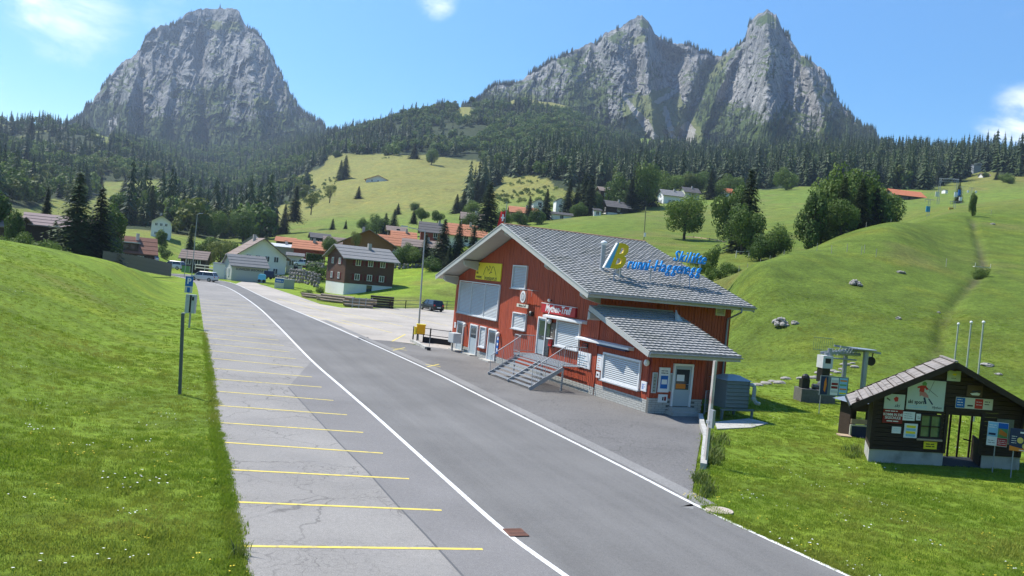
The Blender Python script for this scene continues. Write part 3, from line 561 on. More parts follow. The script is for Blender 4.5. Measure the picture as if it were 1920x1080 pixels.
# ------------------------------------------------------------------ road, parking strip, yard, car park
def asphalt(name, base, speck=.25, crack=0.0, scale=1.0, worn=None, lanes=False):
    m, nt, N, L, B = new_mat(name); B.inputs['Roughness'].default_value = .88; B.inputs['Specular IOR Level'].default_value = .25
    tc = N.new('ShaderNodeTexCoord')
    def noise(s, det=4, r=.6):
        n = N.new('ShaderNodeTexNoise'); n.inputs['Scale'].default_value = s*scale; n.inputs['Detail'].default_value = det; n.inputs['Roughness'].default_value = r; L.new(tc.outputs['Object'], n.inputs['Vector']); return n.outputs['Fac']
    def scl(cin, fac, a, b, f0=.3, f1=.7):
        mr = N.new('ShaderNodeMapRange'); mr.inputs['From Min'].default_value = f0; mr.inputs['From Max'].default_value = f1; mr.inputs['To Min'].default_value = a; mr.inputs['To Max'].default_value = b; L.new(fac, mr.inputs[0])
        v = N.new('ShaderNodeVectorMath'); v.operation = 'SCALE'
        if isinstance(cin, tuple): v.inputs[0].default_value = cin
        else: L.new(cin, v.inputs[0])
        L.new(mr.outputs[0], v.inputs['Scale']); return v.outputs[0]
    c = scl(base, noise(.22, 5, .6), .86, 1.12); c = scl(c, noise(38, 2, .5), 1-speck, 1+speck); c = scl(c, noise(9, 4, .7), 1-speck*.45, 1+speck*.45)
    if lanes:   # tyre-polished tracks and long joints running with the road
        mp = N.new('ShaderNodeMapping'); mp.inputs['Rotation'].default_value = (0, 0, math.radians(21-90)); mp.inputs['Scale'].default_value = (.03, 1.1, 1); tcn = N.new('ShaderNodeTexCoord')
        rot = N.new('ShaderNodeVectorRotate'); rot.rotation_type = 'Z_AXIS'; rot.inputs['Angle'].default_value = math.radians(-21.3); L.new(tcn.outputs['Object'], rot.inputs['Vector'])
        m3 = N.new('ShaderNodeMapping'); m3.inputs['Scale'].default_value = (.85, .018, 1); L.new(rot.outputs[0], m3.inputs[0]); n9 = N.new('ShaderNodeTexNoise'); n9.inputs['Scale'].default_value = 1; n9.inputs['Detail'].default_value = 5; n9.inputs['Roughness'].default_value = .7; L.new(m3.outputs[0], n9.inputs['Vector']); c = scl(c, n9.outputs['Fac'], .86, 1.14)
    if crack:
        dist = N.new('ShaderNodeTexNoise'); dist.inputs['Scale'].default_value = 1.3; dist.inputs['Detail'].default_value = 5; L.new(tc.outputs['Object'], dist.inputs['Vector'])
        va = N.new('ShaderNodeVectorMath'); va.operation = 'MULTIPLY_ADD'; L.new(dist.outputs['Color'], va.inputs[0]); va.inputs[1].default_value = (1.1, 1.1, 0); L.new(tc.outputs['Object'], va.inputs[2])
        for sc, wd, thr in ((.34, .011, .46), (1.3, .020, .52), (4.2, .04, .56)):
            vo = N.new('ShaderNodeTexVoronoi'); vo.feature = 'DISTANCE_TO_EDGE'; vo.inputs['Scale'].default_value = sc; L.new(va.outputs[0], vo.inputs['Vector'])
            lt = N.new('ShaderNodeMapRange'); lt.inputs['From Min'].default_value = 0; lt.inputs['From Max'].default_value = wd; lt.inputs['To Min'].default_value = 1; lt.inputs['To Max'].default_value = 0; L.new(vo.outputs['Distance'], lt.inputs[0])
            g = N.new('ShaderNodeMapRange'); g.inputs['From Min'].default_value = thr-.06; g.inputs['From Max'].default_value = thr+.06; g.inputs['To Max'].default_value = crack; L.new(noise(.3 if sc < 1 else (.18 if sc < 2 else .25), 3), g.inputs[0])
            mu = N.new('ShaderNodeMath'); mu.operation = 'MULTIPLY'; L.new(lt.outputs[0], mu.inputs[0]); L.new(g.outputs[0], mu.inputs[1])
            x = N.new('ShaderNodeMix'); x.data_type = 'RGBA'; L.new(mu.outputs[0], x.inputs['Factor']); L.new(c, x.inputs['A']); x.inputs['B'].default_value = rgba(tuple(q*.28 for q in base)); c = x.outputs['Result']
    if worn:
        x = N.new('ShaderNodeMix'); x.data_type = 'RGBA'; g = N.new('ShaderNodeMapRange'); g.inputs['From Min'].default_value = .5; g.inputs['From Max'].default_value = .7; g.inputs['To Max'].default_value = .7; L.new(noise(.12, 5, .6), g.inputs[0])
        L.new(g.outputs[0], x.inputs['Factor']); L.new(c, x.inputs['A']); x.inputs['B'].default_value = rgba(worn); c = x.outputs['Result']
    L.new(c, B.inputs['Base Color'])
    bp = N.new('ShaderNodeBump'); bp.inputs['Strength'].default_value = .35; bp.inputs['Distance'].default_value = .01; L.new(noise(60, 3, .6), bp.inputs['Height']); L.new(bp.outputs[0], B.inputs['Normal'])
    return m
M_ROAD = asphalt('road_asphalt', (.152, .148, .141), .18, lanes=True)
M_PARK = asphalt('parking_asphalt', (.245, .233, .215), .24, .62, worn=(.19, .184, .178))
M_YARD = asphalt('yard_asphalt', (.145, .140, .134), .5, .5, worn=(.20, .193, .185))
M_LOT = asphalt('car_park_asphalt', (.37, .335, .29), .12, .4, worn=(.25, .235, .21))
M_WHITE = mat('white_road_paint', (.70, .70, .67), .6, .12, 14, dirt=(.36, .36, .35)); M_YELLOW = mat('yellow_road_paint', (.68, .54, .10), .6, .18, 12, dirt=(.33, .29, .16))
def zone_poly(name, pts, z, m, label=None):
    mb = MB(); n = len(pts); mb.add([(p[0], p[1], z) for p in pts], [tuple(range(n))]); me = mb.mesh(name, m)
    bm = bmesh.new(); bm.from_mesh(me); bmesh.ops.triangulate(bm, faces=bm.faces)
    for f in bm.faces:
        if f.normal.z < 0: f.normal_flip()
    bm.to_mesh(me); bm.free(); return link_mesh(name, me, kind='structure')
def ribbon(name, pts, w, z, m, off=0.0):
    """flat band along a line of ground points"""
    P = [Vector((p[0], p[1], 0)) for p in pts]; v = []; f = []
    for i, p in enumerate(P):
        d = (P[min(i+1, len(P)-1)]-P[max(i-1, 0)]).normalized(); nrm = Vector((-d.y, d.x, 0))
        v += [tuple(p+nrm*(off+w/2)+Vector((0, 0, z))), tuple(p+nrm*(off-w/2)+Vector((0, 0, z)))]
    f = [(2*i, 2*i+1, 2*i+3, 2*i+2) for i in range(len(P)-1)]; mb = MB(); mb.add(v, f); me = mb.mesh(name, m, fix=False)
    if me.polygons[0].normal.z < 0: me.flip_normals()
    return link_mesh(name, me, kind='structure')
def smooth_line(pts, k=4):
    out = []; P = [np.array(p[:2], float) for p in pts]
    for i in range(len(P)-1):
        p0 = P[max(i-1, 0)]; p1 = P[i]; p2 = P[i+1]; p3 = P[min(i+2, len(P)-1)]
        for j in range(k):
            t = j/k; out.append(.5*((2*p1)+(-p0+p2)*t+(2*p0-5*p1+4*p2-p3)*t*t+(-p0+3*p1-3*p2+p3)*t**3))
    out.append(P[-1]); return out
SL, SR, SP = smooth_line(ROAD_L), smooth_line(ROAD_R), smooth_line(PARK_L)
SRO = [p+np.array([(b-a)[1], -(b-a)[0]])/np.linalg.norm(b-a)*.2 for p, a, b in ((SR[i], SR[max(i-1, 0)], SR[min(i+1, len(SR)-1)]) for i in range(len(SR)))]
zone_poly('road', list(SL)+list(reversed(SRO[:14]+SR[14:])), .004, M_ROAD)
zone_poly('parking_strip', list(SP)+list(reversed(SL)), 0.0, M_PARK)
LOTP = [gp(*p) for p in [(675,635),(600,602),(500,560),(460,540),(440,533),(463,524),(485,532),(520,543),(560,556),(600,570),(640,577),(700,578),(800,578),(900,585),(1010,640),(1100,700),(845,655),(805,655),(800,648),(740,640)]]
zone_poly('car_park', LOTP, 0.0, M_LOT)
YARDP = [gp(*p) for p in [(675,635),(740,640),(800,650),(845,655),(1100,700),(1250,730),(1313,779),(1316,800),(1314,822),(1307,860),(1301,900),(1296,938),(1292,944),(1200,893),(1100,842),(1000,792),(900,742),(800,692)]]
zone_poly('yard', YARDP, .003, M_YARD)
# pale shoulder between the right edge line and the yard
SHR = [p for p in SR]; ribbon('road_shoulder', [q for q in smooth_line([gp(*p) for p in [(1300,944),(1290,938),(1200,890),(1100,839),(1000,789),(900,739),(800,689),(675,633),(600,600)]])], .55, .006, asphalt('shoulder_asphalt', (.21, .205, .195), .3), -.38)
ribbon('old_asphalt_seam', [gp(*p) for p in [(905,1125),(868,1080),(800,1005),(740,942),(690,885),(640,835),(585,775),(540,726)]], .05, .0035, mat('tar_seam', (.10, .10, .10), .7))
ribbon('road_marking', SL, .14, .009, M_WHITE); ribbon('road_marking', SR, .13, .010, M_WHITE)
# the strip between seam and road is newer asphalt
newer = [gp(*p) for p in [(905,1125),(868,1080),(800,1005),(740,942),(690,885),(640,835),(585,775),(540,726)]]
zone_poly('newer_asphalt_strip', newer+[gp(*p) for p in [(585,676),(640,725),(700,777),(770,840),(850,912),(950,1000),(1060,1080),(1120,1125)]][0:], .002, asphalt('newer_asphalt', (.185, .178, .172), .22))
PL = [(442,1024,905,1030),(431,941,828,957),(415,880,767,898),(411,829,718,850),(405,792,681,811),(402,760,651,778),(398,733,625,751),(396,710,603,726),(393,690,585,707),(391,671,569,689),(389,657,555,673),(387,644,543,660),(385,633,532,648),(384,624,523,638),(383,615,515,628),(381,607,508,620),(380,600,501,611),(379,594,495,604),(378,588,489,597),(377,582,483,590),(376,577,478,584),(375,572,474,578),(374,567,469,572),(374,562,464,567)]
for x0, y0, x1, y1 in PL:
    a = gp(x0, y0); b = gp(x1, y1); ribbon('bay_marking', [a, a*.66+b*.34, a*.33+b*.67, b], .11, .0062, M_YELLOW)
for (x0, y0, x1, y1) in [(735,640,760,627),(640,586,755,612),(700,580,840,611),(560,562,640,583),(600,583,690,600),(720,579,800,592),(760,578,845,592),(640,600,735,624),(575,590,660,610),(520,560,600,582),(830,578,845,580)]:
    ribbon('bay_marking', [gp(x0, y0), gp(x1, y1)], .12, .006, M_YELLOW)
for (x, y, w) in [(748,655,14),(812,686,14)]:
    ribbon('yellow_cross', [gp(x-w, y-3), gp(x+w, y+2)], .10, .008, M_YELLOW); ribbon('yellow_cross', [gp(x-w*.8, y+2), gp(x+w*.8, y-3)], .10, .0095, M_YELLOW)
zone_poly('asphalt_patch', [gp(*p) for p in [(668,632),(690,632),(694,637),(672,638)]], .0045, asphalt('patch', (.06, .06, .062), .2))
# gully grate at the road edge and manhole cover in the verge
def grate():
    c = gp(967, 1000); t = empty('drain_grate', (c[0], c[1], .011), math.radians(20), 'rusty iron drain grate set in the left white line of the road', 'drain grate')
    M = mat('rusty_iron', (.16, .075, .05), .7, .3, 12, .3, 60, dirt=(.07, .045, .04)); D = mat('dark_shaft', (.012, .012, .012), .9)
    mb = MB(); mb.box(-.26, .26, -.3, .3, 0, .004); mb.build('shaft', D, t)
    mb = MB(); mb.box(-.30, -.26, -.34, .34, 0, .02).box(.26, .30, -.34, .34, 0, .02).box(-.26, .26, -.34, -.30, 0, .02).box(-.26, .26, .30, .34, 0, .02); mb.build('grate_frame', M, t)
    mb = MB(); mb.box(-.26, .26, -.022, .022, .005, .017)
    b0 = None
    for i in range(13):
        if b0 is None: q = MB(); q.box(-.012, .012, -.3, .3, .004, .0175); b0 = q.mesh('bar', M)
        link_mesh('bar', b0, parent=t, loc=(-.24+i*.04, 0, 0))
    mb.build('cross_bar', M, t); t.scale = (.74, .74, 1)
    c = gp(1337, 961); m = MB(); m.tube((0, 0, -.05), (0, 0, .03), .36, 24); m.tube((0, 0, .03), (0, 0, .036), .29, 24); o = m.build('manhole_cover', mat('manhole_concrete', (.42, .36, .30), .9, .2, 8), loc=(c[0]+.2, c[1]+.15, .02)); tag(o, 'round concrete manhole cover in the grass beside the road', 'manhole cover')
grate()
# ------------------------------------------------------------------ the red lift station building
def frame_T(ox, oy, oz, ang):
    """wall frame: X to the right seen from outside, -Y outwards, Z up"""
    return Matrix.Translation((ox, oy, oz)) @ Matrix.Rotation(math.radians(ang), 4, 'Z')
_TC = {}
def text_mesh(s, size, ext=.01, mt=None, shear=0, align='CENTER', bold=0.0):
    k = (s, size, ext, mt.name if mt else None, shear, align, bold)
    if k in _TC: return _TC[k]
    cu = bpy.data.curves.new('lettering', 'FONT'); cu.body = s; cu.size = size; cu.extrude = ext; cu.shear = shear; cu.align_x = align; cu.align_y = 'CENTER'; cu.offset = bold; cu.resolution_u = 2
    ob = bpy.data.objects.new('lettering', cu); me = bpy.data.meshes.new_from_object(ob); me.transform(Matrix.Rotation(math.pi/2, 4, 'X')); bpy.data.objects.remove(ob); bpy.data.curves.remove(cu)
    me.materials.clear(); me.materials.append(mt); _TC[k] = me; return me
def text(s, size, parent, mt, loc, ext=.006, shear=0, align='CENTER', bold=0.0, rx=0, sx=1.0, label=None):
    o = link_mesh('lettering', text_mesh(s, size, ext, mt, shear, align, bold), parent=parent, loc=loc); o.scale = (sx, 1, 1)
    if rx: o.rotation_euler = (0, rx, 0)
    if label: o['label'] = label
    return o
def paint(name, c, rough=.45, var=.05): return mat(name, c, rough, var, 3)
P_WHITE = paint('white_paint', (.72, .73, .74)); P_BLACK = paint('black_paint', (.015, .015, .016)); P_BLUE = paint('blue_paint', (.01, .12, .42)); P_RED = paint('red_print', (.5, .03, .03)); P_DARKRED = paint('dark_red_print', (.22, .015, .02))
P_YEL = paint('yellow_board', (.80, .66, .04)); P_LB = paint('light_blue_print', (.25, .5, .68)); P_ORANGE = paint('orange_print', (.65, .2, .03)); P_GREEN = paint('green_print', (.12, .3, .1)); P_NAVY = paint('navy_print', (.015, .03, .09)); P_CREAM = paint('cream_paint', (.62, .60, .50))
M_RED = mat('red_boards', (.38, .072, .034), .62, .22, 3, .35, 40, dirt=(.25, .048, .028), stretch=(3, 3, .35)); M_REDD = mat('red_boards_back', (.16, .022, .012), .8, .2)
M_GREYP = mat('grey_painted_timber', (.42, .43, .41), .6, .08, 2, .1); M_METAL = mat('galvanised_steel', (.34, .36, .38), .6, .12, 6, metal=.25); M_ALU = mat('pale_blind', (.50, .53, .54), .5, .05, 2); M_FRAME = mat('white_frame', (.70, .71, .72), .5, .04)
M_DOOR = mat('grey_door', (.36, .42, .45), .5, .05, 2); M_GLASS = mat('window_glass', (.03, .045, .055), .06, .2, 1.5, spec=.8); M_CONC = mat('pale_concrete', (.40, .39, .36), .9, .14, 3, .4, 25, dirt=(.25, .25, .22)); M_BLOCK = mat('plinth_blocks', (.42, .42, .39), .9, .16, 6, .3, 30); M_MORT = mat('mortar', (.14, .14, .13), .95)
M_TILE = mat('grey_roof_tiles', (.285, .285, .28), .7, .12, .9, .3, 30, dirt=(.22, .22, .20)); M_RIDGE = mat('clay_ridge', (.34, .2, .13), .8, .2, 5); M_LAMP = mat('opal_glass', (.75, .74, .70), .25, .03)
M_CREAM = P_CREAM
M_DARK = mat('dark_recess', (.02, .022, .025), .8)
O_B = gp(1112, 741); RB = 24.5
BLD = empty('station_building', (O_B[0], O_B[1], 0), math.radians(RB), 'red timber lift station with grey tiled gable roof beside the road', 'building')
MWB = Matrix.Translation((O_B[0], O_B[1], 0)) @ Matrix.Rotation(math.radians(RB), 4, 'Z')
# local frame: x runs back from the gable wall (v), y along the gable wall away from the camera (u)
GL, GW, EAVE, RIDGE_Y, RIDGE_Z = 8.3, 21.2, 5.3, 10.6, 8.62
SLOPE = (RIDGE_Z-EAVE)/RIDGE_Y
def roof_z(y): return EAVE+min(y, GW-y)*SLOPE
TG = Matrix.Translation((0, GW, 0)) @ Matrix.Rotation(math.radians(-90), 4, 'Z')       # gable wall frame, X = GW - u
def blind(mb, x0, x1, z0, z1, y=-.03, pitch=.075):
    z = z0
    while z < z1-pitch*.4:
        mb.add([(x0, y, z), (x1, y, z), (x1, y-.028, z+.012), (x0, y-.028, z+.012), (x1, y-.004, z+pitch*.86), (x0, y-.004, z+pitch*.86)], [(0, 1, 2, 3), (3, 2, 4, 5)]); z += pitch
def window(parent, T, x0, x1, z0, z1, kind='blind', panels=1, fw=.07, proud=.09, name='window', fm=None, pm=None, sill=True):
    fm = fm or M_FRAME; pm = pm or M_GLASS; q = MB(); q.T = T
    q.box(x0, x1, -proud, 0, z1-fw, z1).box(x0, x1, -proud, 0, z0, z0+fw).box(x0, x0+fw, -proud, 0, z0+fw, z1-fw).box(x1-fw, x1, -proud, 0, z0+fw, z1-fw)
    for k in range(1, panels):
        xm = x0+(x1-x0)*k/panels; q.box(xm-.02, xm+.02, -proud*.8, 0, z0+fw, z1-fw)
    f = q.build(name, fm, parent)
    if sill: q = MB(); q.T = T; q.box(x0-.06, x1+.06, -proud-.07, -.001, z0-.05, z0-.002); q.build('sill', M_METAL if kind == 'blind' else fm, f)
    q = MB(); q.T = T
    if kind == 'blind':
        for k in range(panels): blind(q, x0+fw+(x1-x0-2*fw)*k/panels, x0+fw+(x1-x0-2*fw)*(k+1)/panels-.01, z0+fw, z1-fw, -.022, .095)
        q.build('roller_blind', M_ALU, f, fix=False)
    else: q.box(x0+fw, x1-fw, -.03, -.02, z0+fw, z1-fw); q.build('pane', pm, f)
    return f
def build_station():
    B = BLD
    # boarded walls: each gable board is a piece of its own, cut to the rake
    bw = .202; x = 0.0; r = random.Random(3); zb = .42
    holes = [(17.52,13.05,5.3,6.5)]
    q = MB(); q.T = TG
    n = 0
    pts = [(0, -0.0, zb), (GW, 0, zb), (GW, 0, EAVE-.02), (RIDGE_Y, 0, RIDGE_Z-.05), (0, 0, EAVE-.02)]
    q2 = MB(); q2.T = TG; q2.prism([(p[0], .02, p[2]) for p in pts], (0, 0, 0), (0, .2, 0)); q2.build('gable_wall', M_REDD, B)
    while x < GW-.01:
        x1 = min(x+bw-.022, GW); u0, u1 = GW-x, GW-x1; zt0, zt1 = roof_z(u0)-.06, roof_z(u1)-.06; yy = -.006-r.random()*.012; th = .02
        if x < 20.5 or True:
            q.add([(x, yy, zb), (x1, yy, zb), (x1, yy, zt1), (x, yy, zt0), (x, th, zb), (x1, th, zb), (x1, th, zt1), (x, th, zt0)], [(0, 1, 2, 3), (1, 5, 6, 2), (0, 3, 7, 4), (0, 4, 5, 1)])
        x += bw; n += 1
    q.build('board_cladding', M_RED, B, kind='stuff')
    # near long wall, in the shade, and the two hidden ones
    def boards(T, W, z0, z1, name='board_cladding', m=M_RED):
        g = MB(); g.T = T; x = 0
        while x < W-.01: x1 = min(x+bw-.022, W); yy = -.006-r.random()*.01; g.add([(x, yy, z0), (x1, yy, z0), (x1, yy, z1), (x, yy, z1), (x, .02, z0), (x1, .02, z0), (x1, .02, z1), (x, .02, z1)], [(0, 1, 2, 3), (1, 5, 6, 2), (0, 3, 7, 4), (0, 4, 5, 1)]); x += bw
        g.build(name, m, B, kind='stuff')
        g = MB(); g.T = T; g.box(0, W, .021, .2, z0, z1); g.build('wall', M_REDD, B)
    T0 = frame_T(0, 0, 0, 0); boards(T0, GL, .0, EAVE-.05)
    TR = frame_T(GL, GW, 0, 180); boards(TR, GL, 0, EAVE-.05)
    g = MB(); g.prism([(GL-.2, 0, 0), (GL-.2, GW, 0), (GL-.2, GW, EAVE-.02), (GL-.2, RIDGE_Y, RIDGE_Z-.05), (GL-.2, 0, EAVE-.02)], (0, 0, 0), (.2, 0, 0)); g.build('wall', M_RED, B)
    # plinth of pale blocks in real courses
    def plinth(T, W, h, skip=()):
        g = MB(); g.T = T; g.box(0, W, .0, .15, 0, h); g.build('plinth', M_MORT, B)
        k = 0; z = .01; me = None; c = MB(); c.T = T
        while z < h-.02:
            x = -.2 if k % 2 else 0
            while x < W:
                a, b_ = max(x, 0), min(x+.39, W)
                if b_-a > .05 and not any(s0 < (a+b_)/2 < s1 for s0, s1 in skip): c.box(a+.006, b_-.006, -.012-r.random()*.006, .0, z, min(z+.085, h))
                x += .4
            z += .1; k += 1
        c.build('plinth_block', M_BLOCK, B, kind='stuff')
    plinth(TG, GW, .43, [(GW-u1, GW-u0) for u0, u1 in ((18.8, 20.2), (16.1, 17.5), (12.8, 14.2))])
    # roof: tiled slopes with a wavy profile, each course lapping the one below
    oh_e, oh_v = .95, 1.35; ye = -oh_e; ze = EAVE-oh_e*SLOPE+.22
    def tiles(x0, x1, y0, z0, y1, z1, cw=.30, rl=.335, m=M_TILE, name='roof_tiles'):
        L_ = math.hypot(y1-y0, z1-z0); nr = max(2, round(L_/rl)); ncol = round((x1-x0)/cw); sub = 6; xs = np.linspace(x0, x1, ncol*sub+1); V = []; F = []; ny_, nz_ = -(z1-z0)/L_, (y1-y0)/L_
        if nz_ < 0: ny_, nz_ = -ny_, -nz_
        rg = np.random.default_rng(5)
        for i in range(nr):
            jit = rg.normal(0, .004, ncol+1)
            wave = .026*np.abs(np.sin(math.pi*((xs-x0)/cw)))**.7+np.repeat(jit, sub)[:len(xs)]
            for f, lift in ((i/nr, .085), ((i+1)/nr+.01, .010)):
                yy = y0+(y1-y0)*f; zz = z0+(z1-z0)*f; h = wave+lift; V += list(zip(xs, yy+ny_*h, zz+nz_*h))
            yy = y0+(y1-y0)*i/nr; zz = z0+(z1-z0)*i/nr; h = wave+.012-.02; V += list(zip(xs, yy+ny_*h, zz+nz_*h))
            n = len(xs); o = i*3*n
            for k in range(n-1): F += [(o+k, o+k+1, o+n+k+1, o+n+k), (o+2*n+k, o+2*n+k+1, o+k+1, o+k)]
        me = np_mesh(name, V, F, m, False); return link_mesh(name, me, parent=B, kind='stuff')
    tiles(-oh_v, GL+.85, ye, ze, RIDGE_Y, RIDGE_Z+.22); tiles(-oh_v, GL+.85, GW+oh_e, ze, RIDGE_Y, RIDGE_Z+.22)
    for y0, y1 in ((ye+.02, RIDGE_Y), (GW+oh_e-.02, RIDGE_Y)):
        g = MB(); z0, z1 = ze-.02, RIDGE_Z+.2; s = 1
        g.add([(-oh_v+.02, y0, z0), (GL+.8, y0, z0), (GL+.8, y1, z1), (-oh_v+.02, y1, z1), (-oh_v+.02, y0, z0-.16), (GL+.8, y0, z0-.16), (GL+.8, y1, z1-.18), (-oh_v+.02, y1, z1-.18)], [(0,1,2,3), (7,6,5,4), (0,4,5,1), (1,5,6,2), (3,2,6,7), (0,3,7,4)]); g.build('roof_deck', M_GREYP, B)
        for xx in (-oh_v-.02, GL+.83):   # verge boards
            g = MB(); g.obox((xx, y0, z0-.10), (xx, y1, z1-.10), .045, .30); g.obox((xx-.03, y0, z0+.055), (xx-.03, y1, z1+.075), .05, .05); g.build('verge_board', M_GREYP, B)
    g = MB()
    for i in range(34): g.tube((-oh_v+i*.31, RIDGE_Y, RIDGE_Z+.235), (-oh_v+i*.31+.33, RIDGE_Y, RIDGE_Z+.25), .10, 8)
    g.build('ridge_tiles', M_RIDGE, B, kind='stuff')
    g = MB(); g.box(-oh_v, GL+.8, ye-.01, ye+.03, ze-.20, ze+.02); g.build('fascia', M_GREYP, B)
    def gutter(x0, x1, y, z, r_=.075):
        g = MB(); n = 8
        for i in range(n): a0 = math.pi+math.pi*i/n; a1 = math.pi+math.pi*(i+1)/n; g.quad((x0, y+r_*math.cos(a0), z+r_*math.sin(a0)), (x1, y+r_*math.cos(a0), z+r_*math.sin(a0)), (x1, y+r_*math.cos(a1), z+r_*math.sin(a1)), (x0, y+r_*math.cos(a1), z+r_*math.sin(a1)))
        g.tube((x0, y-r_, z), (x1, y-r_, z), .014, 6); g.build('gutter', M_METAL, B)
    gutter(-oh_v, GL+.85, ye-.09, ze+.0)
    # purlin ends under the verge
    for u in (RIDGE_Y+.0, 17.2, 21.0, 4.6, .25):
        z = roof_z(u)-.05 if u < GW else EAVE
        g = MB(); g.prism([(-1.2, u-.16, z-.02), (-1.2, u+.16, z-.02), (-1.2, u+.16, z-.22), (-1.2, u-.16, z-.22)], (0, 0, 0), (0, 0, 0)) if False else None
        g = MB(); T = Matrix.Identity(4)
        g.add([(-1.12, u-.17, z), (-1.12, u+.17, z), (-1.12, u+.17, z-.28), (-1.12, u-.17, z-.28), (.02, u-.17, z), (.02, u+.17, z), (.02, u+.17, z-.62), (.02, u-.17, z-.62), (-.9, u-.17, z-.42), (-.9, u+.17, z-.42)],
              [(0, 1, 2, 3), (0, 4, 5, 1), (0, 3, 8, 7, 4), (1, 5, 6, 9, 2), (3, 2, 9, 8), (8, 9, 6, 7), (4, 7, 6, 5)]); g.build('purlin_end', M_GREYP, B)
    # windows and doors of the gable wall
    window(B, TG, GW-20.35, GW-12.97, 2.72, 5.08, panels=3, proud=.12); window(B, TG, GW-11.18, GW-9.1, 4.97, 6.43, proud=.12); window(B, TG, GW-10.55, GW-8.6, 2.47, 3.50, proud=.12)
    window(B, TG, GW-15.67, GW-14.6, .72, 2.13, proud=.12); window(B, TG, GW-4.57, GW-1.88, 2.05, 3.55, proud=.12)
    def door(T, x0, x1, z0, z1, glass=None, m=M_DOOR, proud=.1, name='door', handle=True):
        g = MB(); g.T = T; fw = .09; g.box(x0, x1, -proud, 0, z1-fw, z1).box(x0, x0+fw, -proud, 0, z0, z1-fw).box(x1-fw, x1, -proud, 0, z0, z1-fw); g.build('door_frame', M_FRAME, B)
        g = MB(); g.T = T; g.box(x0+fw, x1-fw, -.05, -.012, z0+.02, z1-fw); d = g.build(name, m, B)
        g = MB(); g.T = T; g.box(x0+fw+.12, x1-fw-.12, -.058, -.05, z0+.25, z0+.85); g.build('door_panel', m, d)
        if glass: g = MB(); g.T = T; g.box(x0+fw+.10, x1-fw-.10, -.060, -.0505, glass[0], glass[1]); g.build('pane', M_GLASS, d)
        if handle: g = MB(); g.T = T; g.tube((x1-fw-.1, -.11, z0+1.05), (x1-fw-.26, -.11, z0+1.05), .014, 6).tube((x1-fw-.1, -.05, z0+1.05), (x1-fw-.1, -.11, z0+1.05), .014, 6); g.build('handle', M_METAL, d)
        return d
    for u0, u1 in ((20.1, 18.8), (17.52, 16.12), (14.18, 12.84)):
        door(TG, GW-u0, GW-u1, .04, 2.12, (1.2, 1.9)); g = MB(); g.T = TG; g.box(GW-u0-.15, GW-u1+.15, -.55, 0, 0, .07); g.build('door_step', M_CONC, B)
    door(TG, GW-6.95, GW-5.85, 1.32, 3.5, (2.2, 3.3)); g = MB(); g.T = TG; g.box(GW-5.84, GW-5.36, -.06, -.012, 1.32, 3.45); g.build('side_light', M_GLASS, B)
    # awning boxes
    g = MB(); g.T = TG; g.prism([(GW-5.9, 0, 3.72), (GW-5.9, -.34, 3.66), (GW-5.9, -.34, 3.55), (GW-5.9, 0, 3.52)], (0, 0, 0), (4.6, 0, 0)); g.build('awning_box', M_FRAME, B)
    # downpipe and far wall window
    g = MB(); g.path([(GL-.15, ye-.09, ze-.05), (GL-.15, ye-.09, ze-.30), (GL-.25, -.10, ze-.75), (GL-.25, -.10, 0)], .05, 8); g.build('downpipe', M_METAL, B)
    window(B, T0, 7.2, 7.85, 4.62, 5.1, fm=M_CREAM, sill=False, panels=1, proud=.07); window(B, T0, 6.35, 6.95, 2.9, 3.5, kind='glass', sill=False)
    # lower wing ------------------------------------------------
    EW, EL = 3.02, 4.95; TE = frame_T(0, 0, 0, -90); TF = frame_T(0, -EL, 0, 0)
    def wing_z(y): return 4.32+y*(4.32-2.86)/5.6
    g = MB(); g.T = TE; x = .12; gap = MB()
    T_E = TE
    g = MB(); g.T = TE; g.prism([(.0, .05, .55), (EL, .05, .55), (EL, .05, wing_z(-EL)-.1), (0, .05, wing_z(0)-.1)], (0, 0, 0), (0, .15, 0)); g.build('wall', M_REDD, B)
    g = MB(); g.T = TE; x = .02
    while x < EL-.01: x1 = min(x+bw-.022, EL); yy = .022-r.random()*.01; g.add([(x, yy, .6), (x1, yy, .6), (x1, yy, wing_z(-x1)-.1), (x, yy, wing_z(-x)-.1), (x, .05, .6), (x1, .05, .6), (x1, .05, wing_z(-x1)-.1), (x, .05, wing_z(-x)-.1)], [(0, 1, 2, 3), (1, 5, 6, 2), (0, 3, 7, 4), (0, 4, 5, 1)]); x += bw
    g.build('board_cladding', M_RED, B, kind='stuff')
    boards(TF, EW, .72, 2.9); boards(frame_T(EW, -EL, 0, 90), EL, .0, 2.9)
    plinth(Matrix.Translation((.03, 0, 0))@TE, EL, .6); plinth(TF, EW, .71, [(1.1, 2.45)])
    tiles(-.72, 4.45, -5.75, 2.88, -.02, 4.56, cw=.29, rl=.33)
    g = MB(); g.add([(-.7, -5.72, 2.86), (4.4, -5.72, 2.86), (4.4, -.02, 4.52), (-.7, -.02, 4.52), (-.7, -5.72, 2.70), (4.4, -5.72, 2.70), (4.4, -.02, 4.36), (-.7, -.02, 4.36)], [(0,1,2,3), (7,6,5,4), (0,4,5,1), (1,5,6,2), (3,2,6,7), (0,3,7,4)]); g.build('roof_deck', M_GREYP, B)
    for xx in (-.73, 4.43): g = MB(); g.obox((xx, -5.72, 2.78), (xx, -.02, 4.47), .04, .26); g.build('verge_board', M_GREYP, B)
    g = MB(); g.box(-.72, 4.42, -5.76, -5.72, 2.66, 2.88); g.build('fascia', M_GREYP, B); gutter(-.74, 4.46, -5.83, 2.86, .065)
    g = MB(); g.box(-.25, 4.4, -.06, -.012, 4.60, 4.68); g.build('flashing', M_METAL, B)
